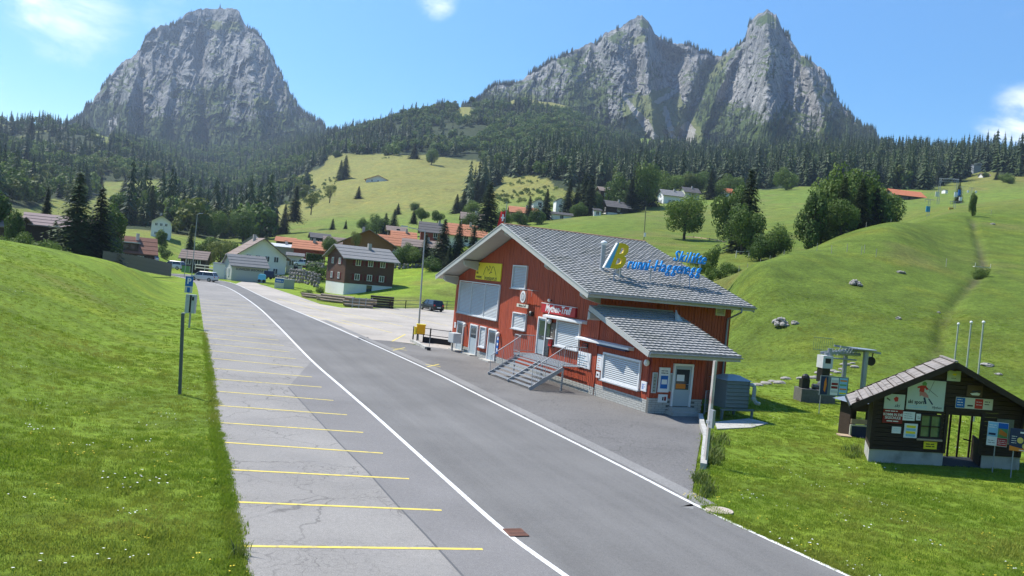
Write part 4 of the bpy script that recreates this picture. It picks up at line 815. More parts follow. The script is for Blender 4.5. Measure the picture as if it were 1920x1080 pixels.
    g = MB(); g.prism([(-.78, -.25, 4.2), (-.78, -.02, 4.28), (-.78, -.02, 3.85), (-.78, -.25, 3.95)], (0, 0, 0), (.8, 0, 0)); g.build('purlin_end', M_GREYP, B)
    g = MB(); g.tube((4.1, -5.2, 2.0), (4.1, -.4, 2.0), .03, 6) if False else g.box(3.0, 4.3, -5.5, -5.36, 2.62, 2.72); g.build('bracket', M_GREYP, B)
    g = MB(); g.add([(3.3, -.6, 4.72), (3.95, -.6, 4.5), (3.95, -.2, 4.55), (3.3, -.2, 4.75), (3.6, -.4, 5.05)], [(0, 1, 4), (1, 2, 4), (2, 3, 4), (3, 0, 4)]) if False else g.prism([(3.55, -1.6, 4.1), (4.15, -1.6, 4.1), (4.15, -1.0, 4.3), (3.8, -1.2, 4.75)], (0, 0, 0), (0, .12, 0)); g.build('vent_cowl', M_GREYP, B)
    window(B, Matrix.Translation((.03, 0, 0))@TE, .72, 4.15, .92, 2.32, panels=1, proud=.12, fw=.09)
    g = MB(); g.T = TE; g.prism([(-1.95, .03, 2.86), (-1.95, -.30, 2.80), (-1.95, -.30, 2.70), (-1.95, .03, 2.68)], (0, 0, 0), (5.3, 0, 0)); g.build('awning_box', M_FRAME, B)
    g = MB(); g.T = TE; g.box(.3, 3.0, -.27, -.02, 2.60, 2.68); g.build('awning_arm', P_NAVY, B)
    d = door(TF, 1.2, 2.32, .36, 2.36, (1.15, 2.1)); g = MB(); g.T = TF; g.box(1.0, 2.5, -.62, 0, 0, .17).box(1.12, 2.42, -.35, -.0, .17, .34); g.build('door_step', M_CONC, B)
    g = MB(); g.T = TF; g.box(1.42, 1.85, -.064, -.0605, 1.55, 1.85); g.build('door_notice', P_WHITE, d)
    g = MB(); g.T = TF; g.box(1.40, 1.95, -.064, -.0605, 1.2, 1.42); g.build('door_notice', P_ORANGE, d)
    # corner trim boards
    g = MB(); g.box(-.03, -.001, -.02, .10, .45, EAVE-.1).box(-.0, .10, -.045, -.02, .0, 0.0001) if False else g.box(-.035, -.0, -.02, .12, .43, EAVE-.1); g.build('corner_board', M_RED, B)
    # chimney pipes on the roof
    for (v, y, h, rr) in ((1.55, 3.0, 1.45, .13), (2.2, 2.3, 1.0, .17)):
        z = roof_z(y)+.2; g = MB(); g.tube((v, y, z-.1), (v, y, z+h), rr, 14); p = g.build('flue_pipe', M_METAL, B, smooth=False)
        g = MB(); g.tube((v, y, z+h), (v, y, z+h+.05), rr*1.1, 14).ball((v, y, z+h+.12), rr*1.45, 12, 6, .7); g.build('flue_cap', M_FRAME, p)
        g = MB(); g.tube((v, y, z-.08), (v, y, z+.15), rr*1.9, 14, rr*1.02); g.build('flashing', M_METAL, p)
build_station()
def on_wall(T, x, z, y=0.0):
    """a thing fixed to a wall of the station: empty at a world place, X right, -Y outwards"""
    M = MWB @ T @ Matrix.Translation((x, y, z)); return M
def wthing(name, T, x, z, label, cat, y=0.0, group=None):
    M = on_wall(T, x, z, y); o = empty(name, M.translation, 0, label, cat, group); o.rotation_euler = M.to_euler(); return o
def panel(parent, x0, x1, z0, z1, y0, y1, m, name='panel', label=None):
    g = MB(); g.box(x0, x1, y0, y1, z0, z1); return g.build(name, m, parent, label=label)
def lines(parent, x0, x1, zs, h, m, y=-.034, name='printed_line', rag=.25, seed=1):
    q = random.Random(seed); g = MB()
    for z in zs:
        x = x0; e = x1-(x1-x0)*q.random()*rag
        while x < e: w = min(h*q.uniform(1.2, 4.5), e-x); g.box(x, x+w, y-.001, y, z, z+h*.62); x += w+h*.6
    return g.build(name, m, parent)
TE3 = Matrix.Translation((.03, 0, 0))@frame_T(0, 0, 0, -90); TF_ = frame_T(0, -4.95, 0, 0); T0_ = frame_T(0, 0, 0, 0)
def wall_things():
    # yellow sport shop board
    t = wthing('advertising_board', TG, GW-15.25, 5.86, 'large yellow board with mountain drawing above the big shuttered window', 'signboard', -.02)
    panel(t, -2.2, 2.2, -.57, .60, -.06, 0, P_YEL, 'board'); g = MB()
    def stroke(pts, w=.035):
        for a, b in zip(pts, pts[1:]): g.obox((a[0], -.064, a[1]), (b[0], -.064, b[1]), w, .006, (0, 1, 0)) if False else g.tube((a[0], -.062, a[1]), (b[0], -.062, b[1]), w/2, 5)
    stroke([(-.75, -.22), (-.55, .12), (-.3, .36), (-.12, .3), (.05, .02)]); stroke([(.35, -.12), (.5, .02), (.75, .36), (.95, .36), (1.2, .1), (1.45, -.2)]); stroke([(.05, .2), (.2, .1), (.32, .25), (.2, .42), (.42, .3)], .03); stroke([(.3, -.1), (.5, .0), (.7, -.02)], .05)
    g.build('mountain_drawing', P_BLACK, t)
    text('brunnisport.ch', .40, t, P_BLACK, (.55, -.062, -.42), .003, bold=.004, sx=.9)
    for s, z in (('sport', .45), ('ski', .18), ('velo', -.10), ('vermietung', -.38)): text(s, .27, t, P_BLACK, (-2.05, -.062, z), .003, align='LEFT', bold=.004, sx=.8)
    # red restaurant sign
    t = wthing('restaurant_sign', TG, GW-4.52, 4.06, 'red sign with white lettering over the entrance landing', 'signboard', -.02)
    panel(t, -2.05, 2.05, -.27, .25, -.12, 0, paint('sign_red', (.42, .025, .035)), 'board'); text('Mythen-Treff', .56, t, P_WHITE, (0, -.124, .0), .004, shear=.25, bold=.012, sx=1.02)
    g = MB(); g.box(-2.08, 2.08, -.13, .0, .25, .28); g.build('top_trim', M_FRAME, t)
    # hanging sign on a bracket
    t = wthing('hanging_sign', TG, GW-8.6, 4.5, 'round sign in a square frame hanging from a wall bracket', 'hanging sign', -.02)
    g = MB(); g.obox((-.9, -.35, .48), (1.2, -.35, .48), .03, .03).obox((-.9, 0, .48), (-.9, -.35, .48), .03, .03).obox((1.2, 0, .48), (1.2, -.35, .48), .03, .03).obox((1.05, -.35, .48), (1.05, -.35, .1), .02, .02); g.build('bracket', M_METAL, t)
    g = MB(); g.box(-.6, .5, -.37, -.33, -.35, .4); g.build('square_frame', mat('sign_brown', (.25, .08, .05), .6), t); g = MB(); g.tube((-.05, -.40, .03), (-.05, -.375, .03), .36, 20); d = g.build('disc', P_WHITE, t)
    g = MB(); g.tube((-.05, -.407, .03), (-.05, -.401, .03), .26, 18); g.build('ring', mat('sign_grey', (.3, .3, .3), .6), d); g = MB(); g.box(-.16, -.09, -.413, -.408, -.1, .16).box(-.02, .05, -.413, -.408, -.1, .16); g.build('emblem', P_WHITE, d)
    g = MB(); g.box(-.85, .75, -.38, -.33, -.62, -.42); g.build('name_plate', P_CREAM, t); text('Mythen-Treff', .19, t, P_BLACK, (-.05, -.384, -.52), .002, bold=.003)
    # lamps
    for T, x, z, lb in ((TG, GW-18.35, 1.95, 'white ball lamp between the first two ground floor doors'), (TG, GW-12.35, 1.88, 'white ball lamp right of the third ground floor door'), (TG, GW-5.3, 3.35, 'white ball lamp between entrance door and shuttered window'), (TE3, 4.75, 2.3, 'oval white lamp at the corner of the low wing'), (TG, GW-5.6, 4.52, 'small white lamp above the red restaurant sign')):
        s = .6 if 'small' in lb else 1
        t = wthing('wall_lamp', T, x, z, lb, 'lamp', -.02); g = MB(); g.ball((0, -.16, 0), .14*s, 12, 8, 1.15); g.build('globe', M_LAMP, t, smooth=True); g = MB(); g.tube((0, -.05, 0), (0, 0, 0), .07*s, 10); g.build('wall_plate', P_BLACK, t)
    t = wthing('floodlight', TG, GW-7.65, 3.55, 'small black floodlight beside the middle shuttered window', 'lamp', -.02); g = MB(); g.box(-.16, .16, -.3, -.12, -.1, .16); g.build('housing', P_BLACK, t); g = MB(); g.ball((.05, -.3, .12), .07, 8, 5); g.build('sensor', M_LAMP, t); g = MB(); g.tube((0, -.12, 0), (0, 0, 0), .03, 6); g.build('arm', P_BLACK, t)
    # letter cabinet beside the first door on a post
    c = MWB @ Vector((-.75, 19.0, 0)); t = empty('junction_cabinet', c, math.radians(RB-90), 'pale grey metal cabinet on a post before the leftmost door', 'cabinet'); panel(t, -.1, .95, .62, 1.32, -.3, .3, mat('cabinet_grey', (.5, .52, .53), .5), 'cabinet_box'); panel(t, -.06, .91, .66, 1.28, -.315, -.3005, mat('cabinet_door', (.42, .44, .45), .5), 'cabinet_door'); g = MB(); g.box(.0, .09, -.05, .05, 0, .62); g.build('post', M_METAL, t)
    t = wthing('notice_plate', TG, GW-20.65, 1.75, 'small white notice plate left of the leftmost door', 'sign', -.02); panel(t, -.16, .16, -.2, .2, -.03, 0, P_WHITE, 'plate'); lines(t, -.12, .12, (-.1, 0, .1), .05, P_BLACK, -.0305)
    t = wthing('notice_plate', TG, GW-12.6, 1.35, 'narrow blue information strip right of the third door', 'sign', -.02); panel(t, -.14, .14, -.75, .45, -.03, 0, P_BLUE, 'plate')
    for k, z in enumerate((.2, -.15, -.5)): panel(t, -.09, .09, z-.06, z+.1, -.034, -.0305, P_WHITE, 'pictogram')
    # notice boards
    def board(T, x0, x1, z0, z1, lb, seed, fm=M_FRAME, bg=P_WHITE, cat='notice board', cols=(P_BLACK,)):
        t = wthing('notice_board', T, (x0+x1)/2, (z0+z1)/2, lb, cat, -.02); w, h = (x1-x0)/2, (z1-z0)/2
        panel(t, -w, w, -h, h, -.05, 0, fm, 'board_frame'); panel(t, -w+.04, w-.04, -h+.04, h-.04, -.056, -.0505, bg, 'sheet'); q = random.Random(seed)
        for k, m in enumerate(cols): lines(t, -w+.08, w-.08, [(-h+.1)+(2*h-.2)*(i+.2*k)/(5) for i in range(5)], .05, m, -.0565, seed=seed+k, rag=.6)
        return t
    board(TG, GW-1.86, GW-.5, 1.25, 2.07, 'white framed notice board at the building corner beside the landing', 3, cols=(P_BLACK, P_LB)); 
    board(TG, GW-5.25, GW-4.7, 1.9, 3.3, 'tall dark menu board between entrance door and window', 5, P_BLACK, paint('menu', (.12, .1, .09)), cols=(P_CREAM,))
    board(TE3, .12, .62, 1.35, 2.15, 'narrow notice left of the large shuttered wing window', 8, cols=(P_ORANGE, P_LB)); board(TE3, .16, .5, .95, 1.25, 'small notice below the narrow notice on the low wing', 9)
    board(TE3, 4.3, 4.75, .95, 1.4, 'small white notice right of the large wing window', 11, cols=(P_BLUE,))
    t = board(TF_, .42, 1.02, 1.0, 2.15, 'framed blue and white poster on the end wall of the wing', 12, cols=()); panel(t, -.2, .2, -.4, .2, -.06, -.0565, P_BLUE, 'printed_picture'); panel(t, -.14, .16, -.2, .02, -.0635, -.0605, P_WHITE, 'printed_picture'); lines(t, -.2, .2, (.3, .4), .06, P_BLACK, -.0565)
    board(TF_, .08, .34, .95, 1.9, 'dim sheet left of the blue poster on the wing', 13, M_ALU, paint('dim_sheet', (.3, .32, .28)), cols=(P_BLACK,)); board(TF_, 1.04, 1.2, 1.05, 1.9, 'narrow strip right of the blue poster on the wing', 14, M_ALU, paint('dim_sheet2', (.25, .27, .25)), cols=())
    t = board(TF_, .5, 1.0, .52, .9, 'small white box with dark squares under the blue poster', 15, cols=()); panel(t, -.05, .03, -.09, .07, -.06, -.0565, P_BLACK, 'printed_picture'); panel(t, .06, .17, -.1, .09, -.06, -.0565, P_DARKRED, 'printed_picture')
    t = wthing('warning_sign', TG, GW-1.2, 2.42, 'small black sign with red lettering above the corner notice board', 'sign', -.02); panel(t, -.25, .25, -.12, .14, -.05, 0, P_BLACK, 'plate'); lines(t, -.19, .19, (-.05, .04), .07, P_RED, -.0505, rag=.1)
    t = wthing('post_box', TG, GW-5.05, 2.25, 'red letter box under the white shelf beside the entrance', 'letter box', -.02); panel(t, -.16, .16, -.3, .1, -.16, 0, P_RED, 'box'); panel(t, -.26, .2, .11, .15, -.28, 0, P_WHITE, 'lid')
    # roof lettering on stilts
    M = MWB @ Matrix.Translation((0, 1.7, 0)); t = empty('roof_lettering', M.translation, math.radians(RB), 'blue raised letters naming the ski lift on stilts over the roof', 'sign'); P_B = paint('sign_blue', (.015, .27, .72), .35); P_BS = paint('sign_blue_side', (.35, .55, .75), .4)
    x = 2.36; sz = .90
    for ch in 'runni-Haggenegg':
        me = text_mesh(ch, sz, .05, P_B, .35, 'LEFT', .010); w = max(v.co.x for v in me.vertices)-min(v.co.x for v in me.vertices); x0_ = min(v.co.x for v in me.vertices); f = 5.25/7.35
        o = link_mesh('letter', me, parent=t, loc=(x-x0_*f, 0, 6.97+(x-2.4)*.012)); o.scale = (f, 1, 1); x += (w*.86+.085)*f*(.93 if ch != 'i' else 1.1)
    x = 5.35
    for ch in 'Skilifte':
        me = text_mesh(ch, .84, .05, P_B, .35, 'LEFT', .010); x0_ = min(v.co.x for v in me.vertices); w = max(v.co.x for v in me.vertices)-x0_; f = .80; o = link_mesh('letter', me, parent=t, loc=(x-x0_*f, 0, 7.67)); o.scale = (f, 1, 1); x += (w+.02)*f*.88
    for v, h in ((2.0, 6.9), (3.95, 7.0), (5.95, 7.6), (7.25, 7.6)):
        g = MB(); g.tube((v, .06, 6.0), (v, .06, h), .035, 8); g.build('post', M_METAL, t)
    for v in (1.25, 6.2): g = MB(); g.tube((v, -.6, 5.85), (v+.35, .06, 6.7), .025, 6); g.build('stay', M_METAL, t)
    g = MB(); g.box(2.3, 7.6, .05, .09, 6.70, 6.74).box(5.3, 7.6, .05, .09, 7.40, 7.44); g.build('rail', M_METAL, t)
    M = MWB @ Matrix.Translation((0, 1.66, 0)); t = empty('roof_logo', M.translation, math.radians(RB), 'blue bar and yellow letter B standing at the left of the roof lettering', 'sign')
    PB2 = paint('logo_blue', (.10, .42, .72), .35); PY2 = paint('logo_yellow', (.68, .50, .03), .35)
    g = MB(); g.prism([(.88, -.08, 6.62), (1.28, -.08, 6.62), (1.92, -.08, 8.02), (1.58, -.08, 8.02)], (0, 0, 0), (0, .16, 0)); bar = g.build('blue_bar', PB2, t)
    g = MB(); g.prism([(.84, -.081, 6.62), (.90, -.081, 6.62), (1.60, -.081, 8.02), (1.55, -.081, 8.02)], (0, 0, 0), (0, .17, 0)); g.build('bar_edge', P_WHITE, bar)
    g = MB(); g.prism([(1.45, -.082, 7.62), (1.75, -.082, 7.62), (1.92, -.082, 8.021), (1.62, -.082, 8.021)], (0, 0, 0), (0, .01, 0)) if False else None
    o = link_mesh('letter', text_mesh('B', 1.95, .09, PY2, .38, 'LEFT', .04), parent=t, loc=(1.15, -.02, 7.24)); o.scale = (.82, 1, 1)
    g = MB(); g.tube((2.0, .1, 6.0), (2.0, .1, 6.8), .05, 8); g.build('post', M_METAL, t)
wall_things()
# metal stairs to the landing -------------------------------------------------------------
def stairs():
    M = MWB @ Matrix.Translation((0, 0, 0)); t = empty('metal_staircase', M.translation, math.radians(RB), 'galvanised open staircase with railings up to the entrance landing', 'staircase')
    y0, y1, n = 1.0, 6.35, 7; LV = -1.35; RZ = 1.30
    tm = None
    for i in range(n):
        x = -3.15+i*(3.15+LV)/n; z = .16+i*(RZ-.16)/n; w = .30
        g = MB(); g.box(x, x+.025, y0, y1, z-.035, z).box(x+w-.02, x+w, y0, y1, z-.035, z)
        for k in range(5): g.box(x+.045+k*.05, x+.06+k*.05, y0, y1, z-.03, z-.003)
        for k in range(14): yy = y0+.2+k*(y1-y0-.4)/13; g.box(x+.02, x+w-.02, yy, yy+.012, z-.03, z-.006)
        g.build('tread', M_METAL, t)
    g = MB()
    for k in range(8): g.box(LV+.02+k*.165, LV+.06+k*.165, y0+.1, 7.2, RZ-.035, RZ)
    for k in range(16): yy = y0+.15+k*(7.0-y0)/15; g.box(LV+.02, -.02, yy, yy+.02, RZ-.03, RZ-.004)
    g.box(LV, LV+.03, y0+.1, 7.2, RZ-.12, RZ); g.build('landing', M_METAL, t)
    for y in (y0-.02, (y0+y1)/2, y1+.02):
        g = MB(); g.obox((-3.2, y, .05), (LV, y, RZ-.12), .04, .20); g.build('stringer', M_METAL, t)
    def rail(pts, name='railing'):
        g = MB(); g.path(pts, .024, 8); low = [(p[0], p[1], p[2]-.92) for p in pts]; g.path(low, .015, 6)
        for a, b in zip(pts, pts[1:]):
            L_ = (Vector(b)-Vector(a)).length; m = max(1, round(L_/.125))
            for k in range(m+1):
                f = k/m; p = Vector(a).lerp(Vector(b), f); thick = .018 if k % 7 == 0 else .008
                g.tube(p, (p.x, p.y, p.z-(.98 if k % 7 == 0 else .92)), thick, 5)
        return g.build(name, M_METAL, t)
    rail([(-3.1, y1+.05, 1.12), (LV, y1+.05, 2.32), (LV, 7.2, 2.34), (-.05, 7.2, 2.34)]); rail([(-3.1, y0-.05, 1.12), (LV, y0-.05, 2.32), (-.05, y0-.05, 2.34)])
    for y in (y0+.1, 3.5, 7.1):
        g = MB(); g.box(LV+.02, LV+.10, y-.04, y+.04, 0, RZ-.12); g.build('leg', M_METAL, t)
    for y in (y0, y1): g = MB(); g.tube((-3.1, y, 0), (-3.1, y, .15), .03, 6); g.build('leg', M_METAL, t)
stairs()
# ------------------------------------------------------------------ right hand side: tank, post, hut, drag lift drive, boards
M_TANK = mat('tank_grey_green', (.13, .17, .18), .55, .12, 2); M_WOODD = mat('dark_stained_timber', (.040, .026, .018), .8, .35, 4, .5, 30, stretch=(.5, .5, 4)); M_WOODG = mat('weathered_shingle', (.26, .235, .215), .9, .25, 5, .5, 30, dirt=(.14, .13, .12)); M_PLANK = mat('bare_timber', (.40, .30, .20), .85, .2, 5, .3, 20)
def tank():
    c = MWB @ Vector((3.55, -6.0, 0)); t = empty('heating_unit', c, math.radians(RB), 'grey green louvred cabinet on legs with bent pipe behind the building', 'tank')
    # stands behind the wing, seen end on
    z0 = .50; H1 = 1.30; WX = 1.35; g = MB(); g.box(0, WX, 0, 1.2, z0, z0+H1); g.build('cabinet', M_TANK, t)
    for k in range(7):
        zz = z0+.04+k*.18; g = MB(); g.prism([(-.001, -.001, zz), (-.001, -.04, zz+.02), (-.001, -.015, zz+.165), (-.001, -.001, zz+.165)], (0, 0, 0), (WX, 0, 0)); g.build('slat', M_TANK, t)
    g = MB(); g.add([(-.08, -.08, z0+H1), (WX+.08, -.08, z0+H1), (WX+.08, 1.3, z0+H1), (-.08, 1.3, z0+H1), (.35, .4, z0+H1+.22), (1.0, .4, z0+H1+.22), (1.0, .8, z0+H1+.22), (.35, .8, z0+H1+.22)], [(0,1,5,4), (1,2,6,5), (2,3,7,6), (3,0,4,7), (4,5,6,7), (3,2,1,0)]); g.build('roof', mat('sheet_metal', (.28, .34, .36), .45, .1, 2), t)
    g = MB(); g.path([(WX-.05, -.03, z0+1.15), (WX+.14, -.12, z0+1.15), (WX+.2, -.12, z0+1.0), (WX+.2, -.12, z0+.5), (WX+.32, -.2, z0+.32), (WX+.5, -.2, z0+.28)], .09, 10); g.ball((WX+.2, -.12, z0+.5), .12, 10, 6); g.build('pipe', mat('pipe_grey', (.25, .32, .33), .5), t)
    g = MB(); g.obox((-.3, -.1, z0-.05), (WX+.3, -.1, z0-.05), .08, .08).obox((-.3, 1.2, z0-.05), (WX+.3, 1.2, z0-.05), .08, .08); g.build('base_frame', M_TANK, t)
    for x, y in ((-.2, -.1), (WX+.2, -.1), (-.2, 1.2), (WX+.2, 1.2)): g = MB(); g.box(x-.045, x+.045, y-.045, y+.045, -.02, z0-.09); g.build('leg', M_TANK, t)
    c = gp(1322, 873); t = empty('timber_post', c, math.radians(RB), 'tall pale weathered post standing at the end of the yard kerb', 'post')
    g = MB(); g.box(-.05, .05, -.05, .05, -.1, 3.5); g.build('shaft', mat('pale_weathered_post', (.55, .50, .46), .8, .2, 6, .3, dirt=(.30, .12, .09), stretch=(1, 1, .6)), t); g = MB(); g.box(-.13, .13, -.16, .02, 1.42, 1.52).box(-.12, -.02, -.3, -.1, 1.3, 1.9); g.build('clamp', M_METAL, t)
    # low kerb wall along the yard edge, and a slab behind
    pts = [gp(*p) for p in [(1313,783),(1316,800),(1323,820),(1320,850),(1318,880)]]; g = MB()
    for a, b in zip(pts, pts[1:]): g.obox((a[0], a[1], .04), (b[0], b[1], .04), .2, .32)
    o = g.build('kerb_wall', M_CONC); tag(o, 'low pale concrete kerb wall between yard and grass', 'kerb')
    pts = [gp(*p) for p in [(1340,793),(1405,786),(1440,795),(1410,803),(1345,806)]]; g = MB(); g.prism([(p[0], p[1], -.1) for p in pts], (0, 0, 0), (0, 0, .15)); o = g.build('concrete_slab', M_CONC); o['kind'] = 'structure'
    p0 = MWB @ Vector((3.2, -5.0, 0)); t = empty('wire_gate', p0, math.radians(RB+35), 'small wire mesh gate between the wing corner and the kerb', 'gate')
    g = MB(); g.box(0, .03, 0, .03, 0, 1.15).box(.75, .78, 0, .03, 0, 1.15).box(.03, .75, 0, .03, 1.1, 1.13).box(.03, .75, 0, .03, .1, .13)
    g.build('gate_frame', M_METAL, t); g = MB()
    for k in range(9): g.tube((.08+k*.08, .015, .1), (.08+k*.08, .015, 1.1), .004, 4)
    for k in range(8): g.tube((.03, .015, .2+k*.12), (.75, .015, .2+k*.12), .004, 4)
    g.build('wire_mesh', M_METAL, t, kind='stuff')
tank()
HA = 11.5; HO = gp(1629, 866)
def hut():
    t = empty('lift_hut', HO, math.radians(HA), 'dark timber lift hut with shingle roof and concrete base', 'hut'); W_, D_, E_, R_ = 6.55, 1.9, 2.5, 3.92; cx = 3.15
    T = Matrix.Identity(4)
    def rz(x): return E_+(R_-E_)*(x/cx if x < cx else (W_-x)/(W_-cx))
    def conc(x0, x1, y0, y1): g = MB(); g.box(x0, x1, y0, y1, -.15, .50); g.build('foundation', M_CONC, t)
    conc(-.04, 3.15, 0, .25); conc(4.85, W_+.04, 0, .25); conc(-.04, .2, .25, D_); conc(W_-.2, W_+.04, .25, D_); conc(.2, 3.1, D_-.2, D_)
    g = MB(); g.box(3.15, 4.85, -.02, D_, -.1, .03); g.build('floor', mat('dark_decking', (.03, .035, .04), .8, .3, 5), t)
    # horizontal planks, each one a piece, cut round window and doorway and to the rake
    ph = .165; z = .50; me_cache = {}
    def plank(x0, x1, z0, z1, y=0.0, n='plank'):
        if x1-x0 < .05: return
        g = MB(); zt = z1-.012
        g.add([(x0, y-.03, z0), (x1, y-.03, z0), (x1, y-.045, zt), (x0, y-.045, zt), (x0, y+.04, z0), (x1, y+.04, z0), (x1, y+.04, zt), (x0, y+.04, zt)], [(0,1,2,3), (4,7,6,5), (0,4,5,1), (1,5,6,2), (2,6,7,3), (3,7,4,0)]); g.build(n, M_WOODD, t, fix=False)
    while z < R_-.05:
        z1 = min(z+ph, R_-.02); f = max(0, (z1-E_)/(R_-E_)); xl = cx*f; xr = W_-(W_-cx)*f
        segs = [(xl, xr)]
        def cut(segs, a, b):
            o = []
            for s0, s1 in segs:
                if s1 <= a or s0 >= b: o.append((s0, s1)); continue
                if s0 < a: o.append((s0, a))
                if s1 > b: o.append((b, s1))
            return o
        if z1 < 2.14: segs = cut(segs, 3.2, 4.66)
        if z1 > 1.02 and z < 1.95: segs = cut(segs, 2.0, 2.94)
        for s in segs: plank(s[0]+.01, s[1]-.01, z, z1)
        z += ph
    g = MB(); g.prism([(.1, .045, 2.3), (W_-.1, .045, 2.3), (W_-.1, .045, E_), (cx, .045, R_-.06), (.1, .045, E_)], (0, 0, 0), (0, .05, 0)); g.build('gable_backing', M_WOODD, t)
    for xx, y in ((.02, 0), (3.14, 0), (4.72, 0), (W_-.02, 0)): g = MB(); zt = rz(xx)-.03 if xx in (.02, W_-.02) else 2.25; g.box(xx-.07, xx+.07, -.075, .05, .50, zt); g.build('corner_post', M_WOODD, t)
    g = MB(); g.box(3.05, 4.80, -.08, .05, 2.14, 2.28); g.build('lintel', M_WOODD, t)
    for T2, L_ in ((Matrix.Translation((0, D_, 0)) @ Matrix.Rotation(-math.pi/2, 4, 'Z'), D_), (Matrix.Translation((W_, 0, 0)) @ Matrix.Rotation(math.pi/2, 4, 'Z'), D_)):
        z = .5
        while z < E_-.1: g = MB(); g.T = T2; g.box(.04, L_-.06, -.04, .03, z, min(z+ph-.012, E_)); g.build('plank', M_WOODD, t); z += ph
    # back stays open behind the doorway, closed on both sides
    for x0, x1 in ((.05, 3.1), (6.0, W_-.05)):
        g = MB(); g.box(x0, x1, D_-.06, D_, .5, 2.45); g.build('back_wall', M_WOODD, t)
    for xx in (3.35, 3.75, 4.2, 4.75, 5.3): g = MB(); g.box(xx-.045, xx+.045, D_-.1, D_-.01, 0, 2.45); g.build('back_post', M_WOODD, t)
    g = MB(); g.obox((4.1, .5, 1.0), (4.75, 1.6, .75), .05, .05); g.build('handrail', M_WOODD, t); g = MB(); g.box(4.8, 4.86, .1, D_-.2, 0.03, 1.0); g.build('inner_wall', M_WOODD, t)
    # roof of shingle courses, left slope in the sun
    y0, y1 = -.68, 2.5
    sm = None
    for side in (-1, 1):
        e = cx if side < 0 else W_-cx; run = e+.98; sl = (R_-E_)/e if side < 0 else (R_-E_)/e; nr = 11
        g = MB(); xe = cx+side*run; ze = R_-sl*run+.10
        g.add([(cx, y0, R_+.10), (xe, y0, ze), (xe, y1, ze), (cx, y1, R_+.10), (cx, y0, R_-.03), (xe, y0, ze-.12), (xe, y1, ze-.12), (cx, y1, R_-.03)], [(0,1,2,3), (7,6,5,4), (0,4,5,1), (1,5,6,2), (2,6,7,3), (3,7,4,0)]); g.build('roof_deck', M_WOODD, t)
        q = random.Random(4)
        ncol = 12 if side < 0 else 8
        for i in range(nr):
            f0, f1 = i/nr, (i+1)/nr+.015
            g = MB()
            for k in range(14):
                ya = y0+(y1-y0)*k/14; yb = y0+(y1-y0)*(k+1)/14-.012-q.random()*.02; l = q.uniform(0, .015)
                xa, xb = cx+side*run*f0, cx+side*run*f1; za, zb = R_+.105-sl*run*f0, R_+.105-sl*run*f1
                g.add([(xa, ya, za), (xb, ya, zb+.035+l), (xb, yb, zb+.035+l), (xa, yb, za), (xb, ya, zb), (xb, yb, zb)], [(0,1,2,3), (1,4,5,2), (0,4,1), (3,2,5)])
            g.build('shingle_course', M_WOODG, t, kind='stuff')
        g = MB()
        for k in range(nr+1):   # long battens over the seams, down the slope
            yy = y0+.02+(y1-y0-.04)*k/nr if False else None
        g = MB(); g.obox((cx, y0-.03, R_+.03), (xe, y0-.03, ze-.04), .05, .22); g.build('verge_board', M_WOODD, t)
        g = MB(); g.obox((cx, y1+.03, R_+.03), (xe, y1+.03, ze-.04), .05, .2); g.build('verge_board', M_WOODD, t)
        g = MB(); xg = xe+side*.06; g.tube((xg, y0, ze-.05), (xg, y1, ze-.05), .06, 8); g.build('gutter', P_BLACK, t)
    for s in range(9): 
        f = (s+1)/10; g = MB(); xa = cx-.0-(cx+.98)*f; g.box(xa-.012, xa+.012, y0, y1, R_+.13-(R_-E_)/cx*(cx+.98)*f, R_+.158-(R_-E_)/cx*(cx+.98)*f); g.build('batten', M_WOODD, t)
    g = MB(); g.obox((cx, y0-.02, R_+.15), (cx, y1, R_+.15), .16, .05); g.build('ridge_cap', M_WOODG, t)
    # carved bracket at the right eave
    g = MB(); g.prism([(W_+.03, -.3, 2.45), (W_+.7, -.3, 2.45), (W_+.62, -.3, 2.3), (W_+.48, -.3, 2.28), (W_+.46, -.3, 2.12), (W_+.30, -.3, 2.05), (W_+.3, -.3, 1.9), (W_+.15, -.3, 1.82), (W_+.03, -.3, 1.6)], (0, 0, 0), (0, .12, 0)); g.build('bracket', M_WOODD, t)
    for k in range(3):  g = MB(); x_ = (-.75, cx, W_+.7)[k]; zz = (2.38, R_-.10, 2.38)[k]; g.box(x_-.06, x_+.06, y0+.05, .0, zz-.12, zz); g.build('purlin_end', M_WOODD, t)
    # window with four panes
    g = MB(); g.box(2.0, 2.94, -.09, .03, 1.88, 1.95).box(2.0, 2.94, -.09, .03, 1.02, 1.09).box(2.0, 2.06, -.09, .03, 1.09, 1.88).box(2.88, 2.94, -.09, .03, 1.09, 1.88).box(2.45, 2.49, -.08, .03, 1.09, 1.88); w = g.build('window', M_WOODD, t); g = MB(); g.box(1.92, 3.02, -.16, -.05, .95, 1.02); g.build('sill', M_PLANK, w)
    for x0, x1 in ((2.06, 2.45), (2.49, 2.88)):
        for z0, z1 in ((1.09, 1.46), (1.50, 1.88)): g = MB(); g.box(x0, x1, -.03, -.02, z0, z1); g.build('pane', mat('hut_glass', (.10, .16, .09), .08, .5, 3, spec=.8), w)
        g = MB(); g.box(x0, x1, -.07, .02, 1.46, 1.50); g.build('glazing_bar', M_WOODD, w)
    # the hut stands obliquely to its front: side walls run off to the right
    for ch in t.children_recursive:
        if ch.data.get('oblique'): continue
        ch.data['oblique'] = 1
        for v in ch.data.vertices: v.co.x += .6*max(v.co.y, -1)
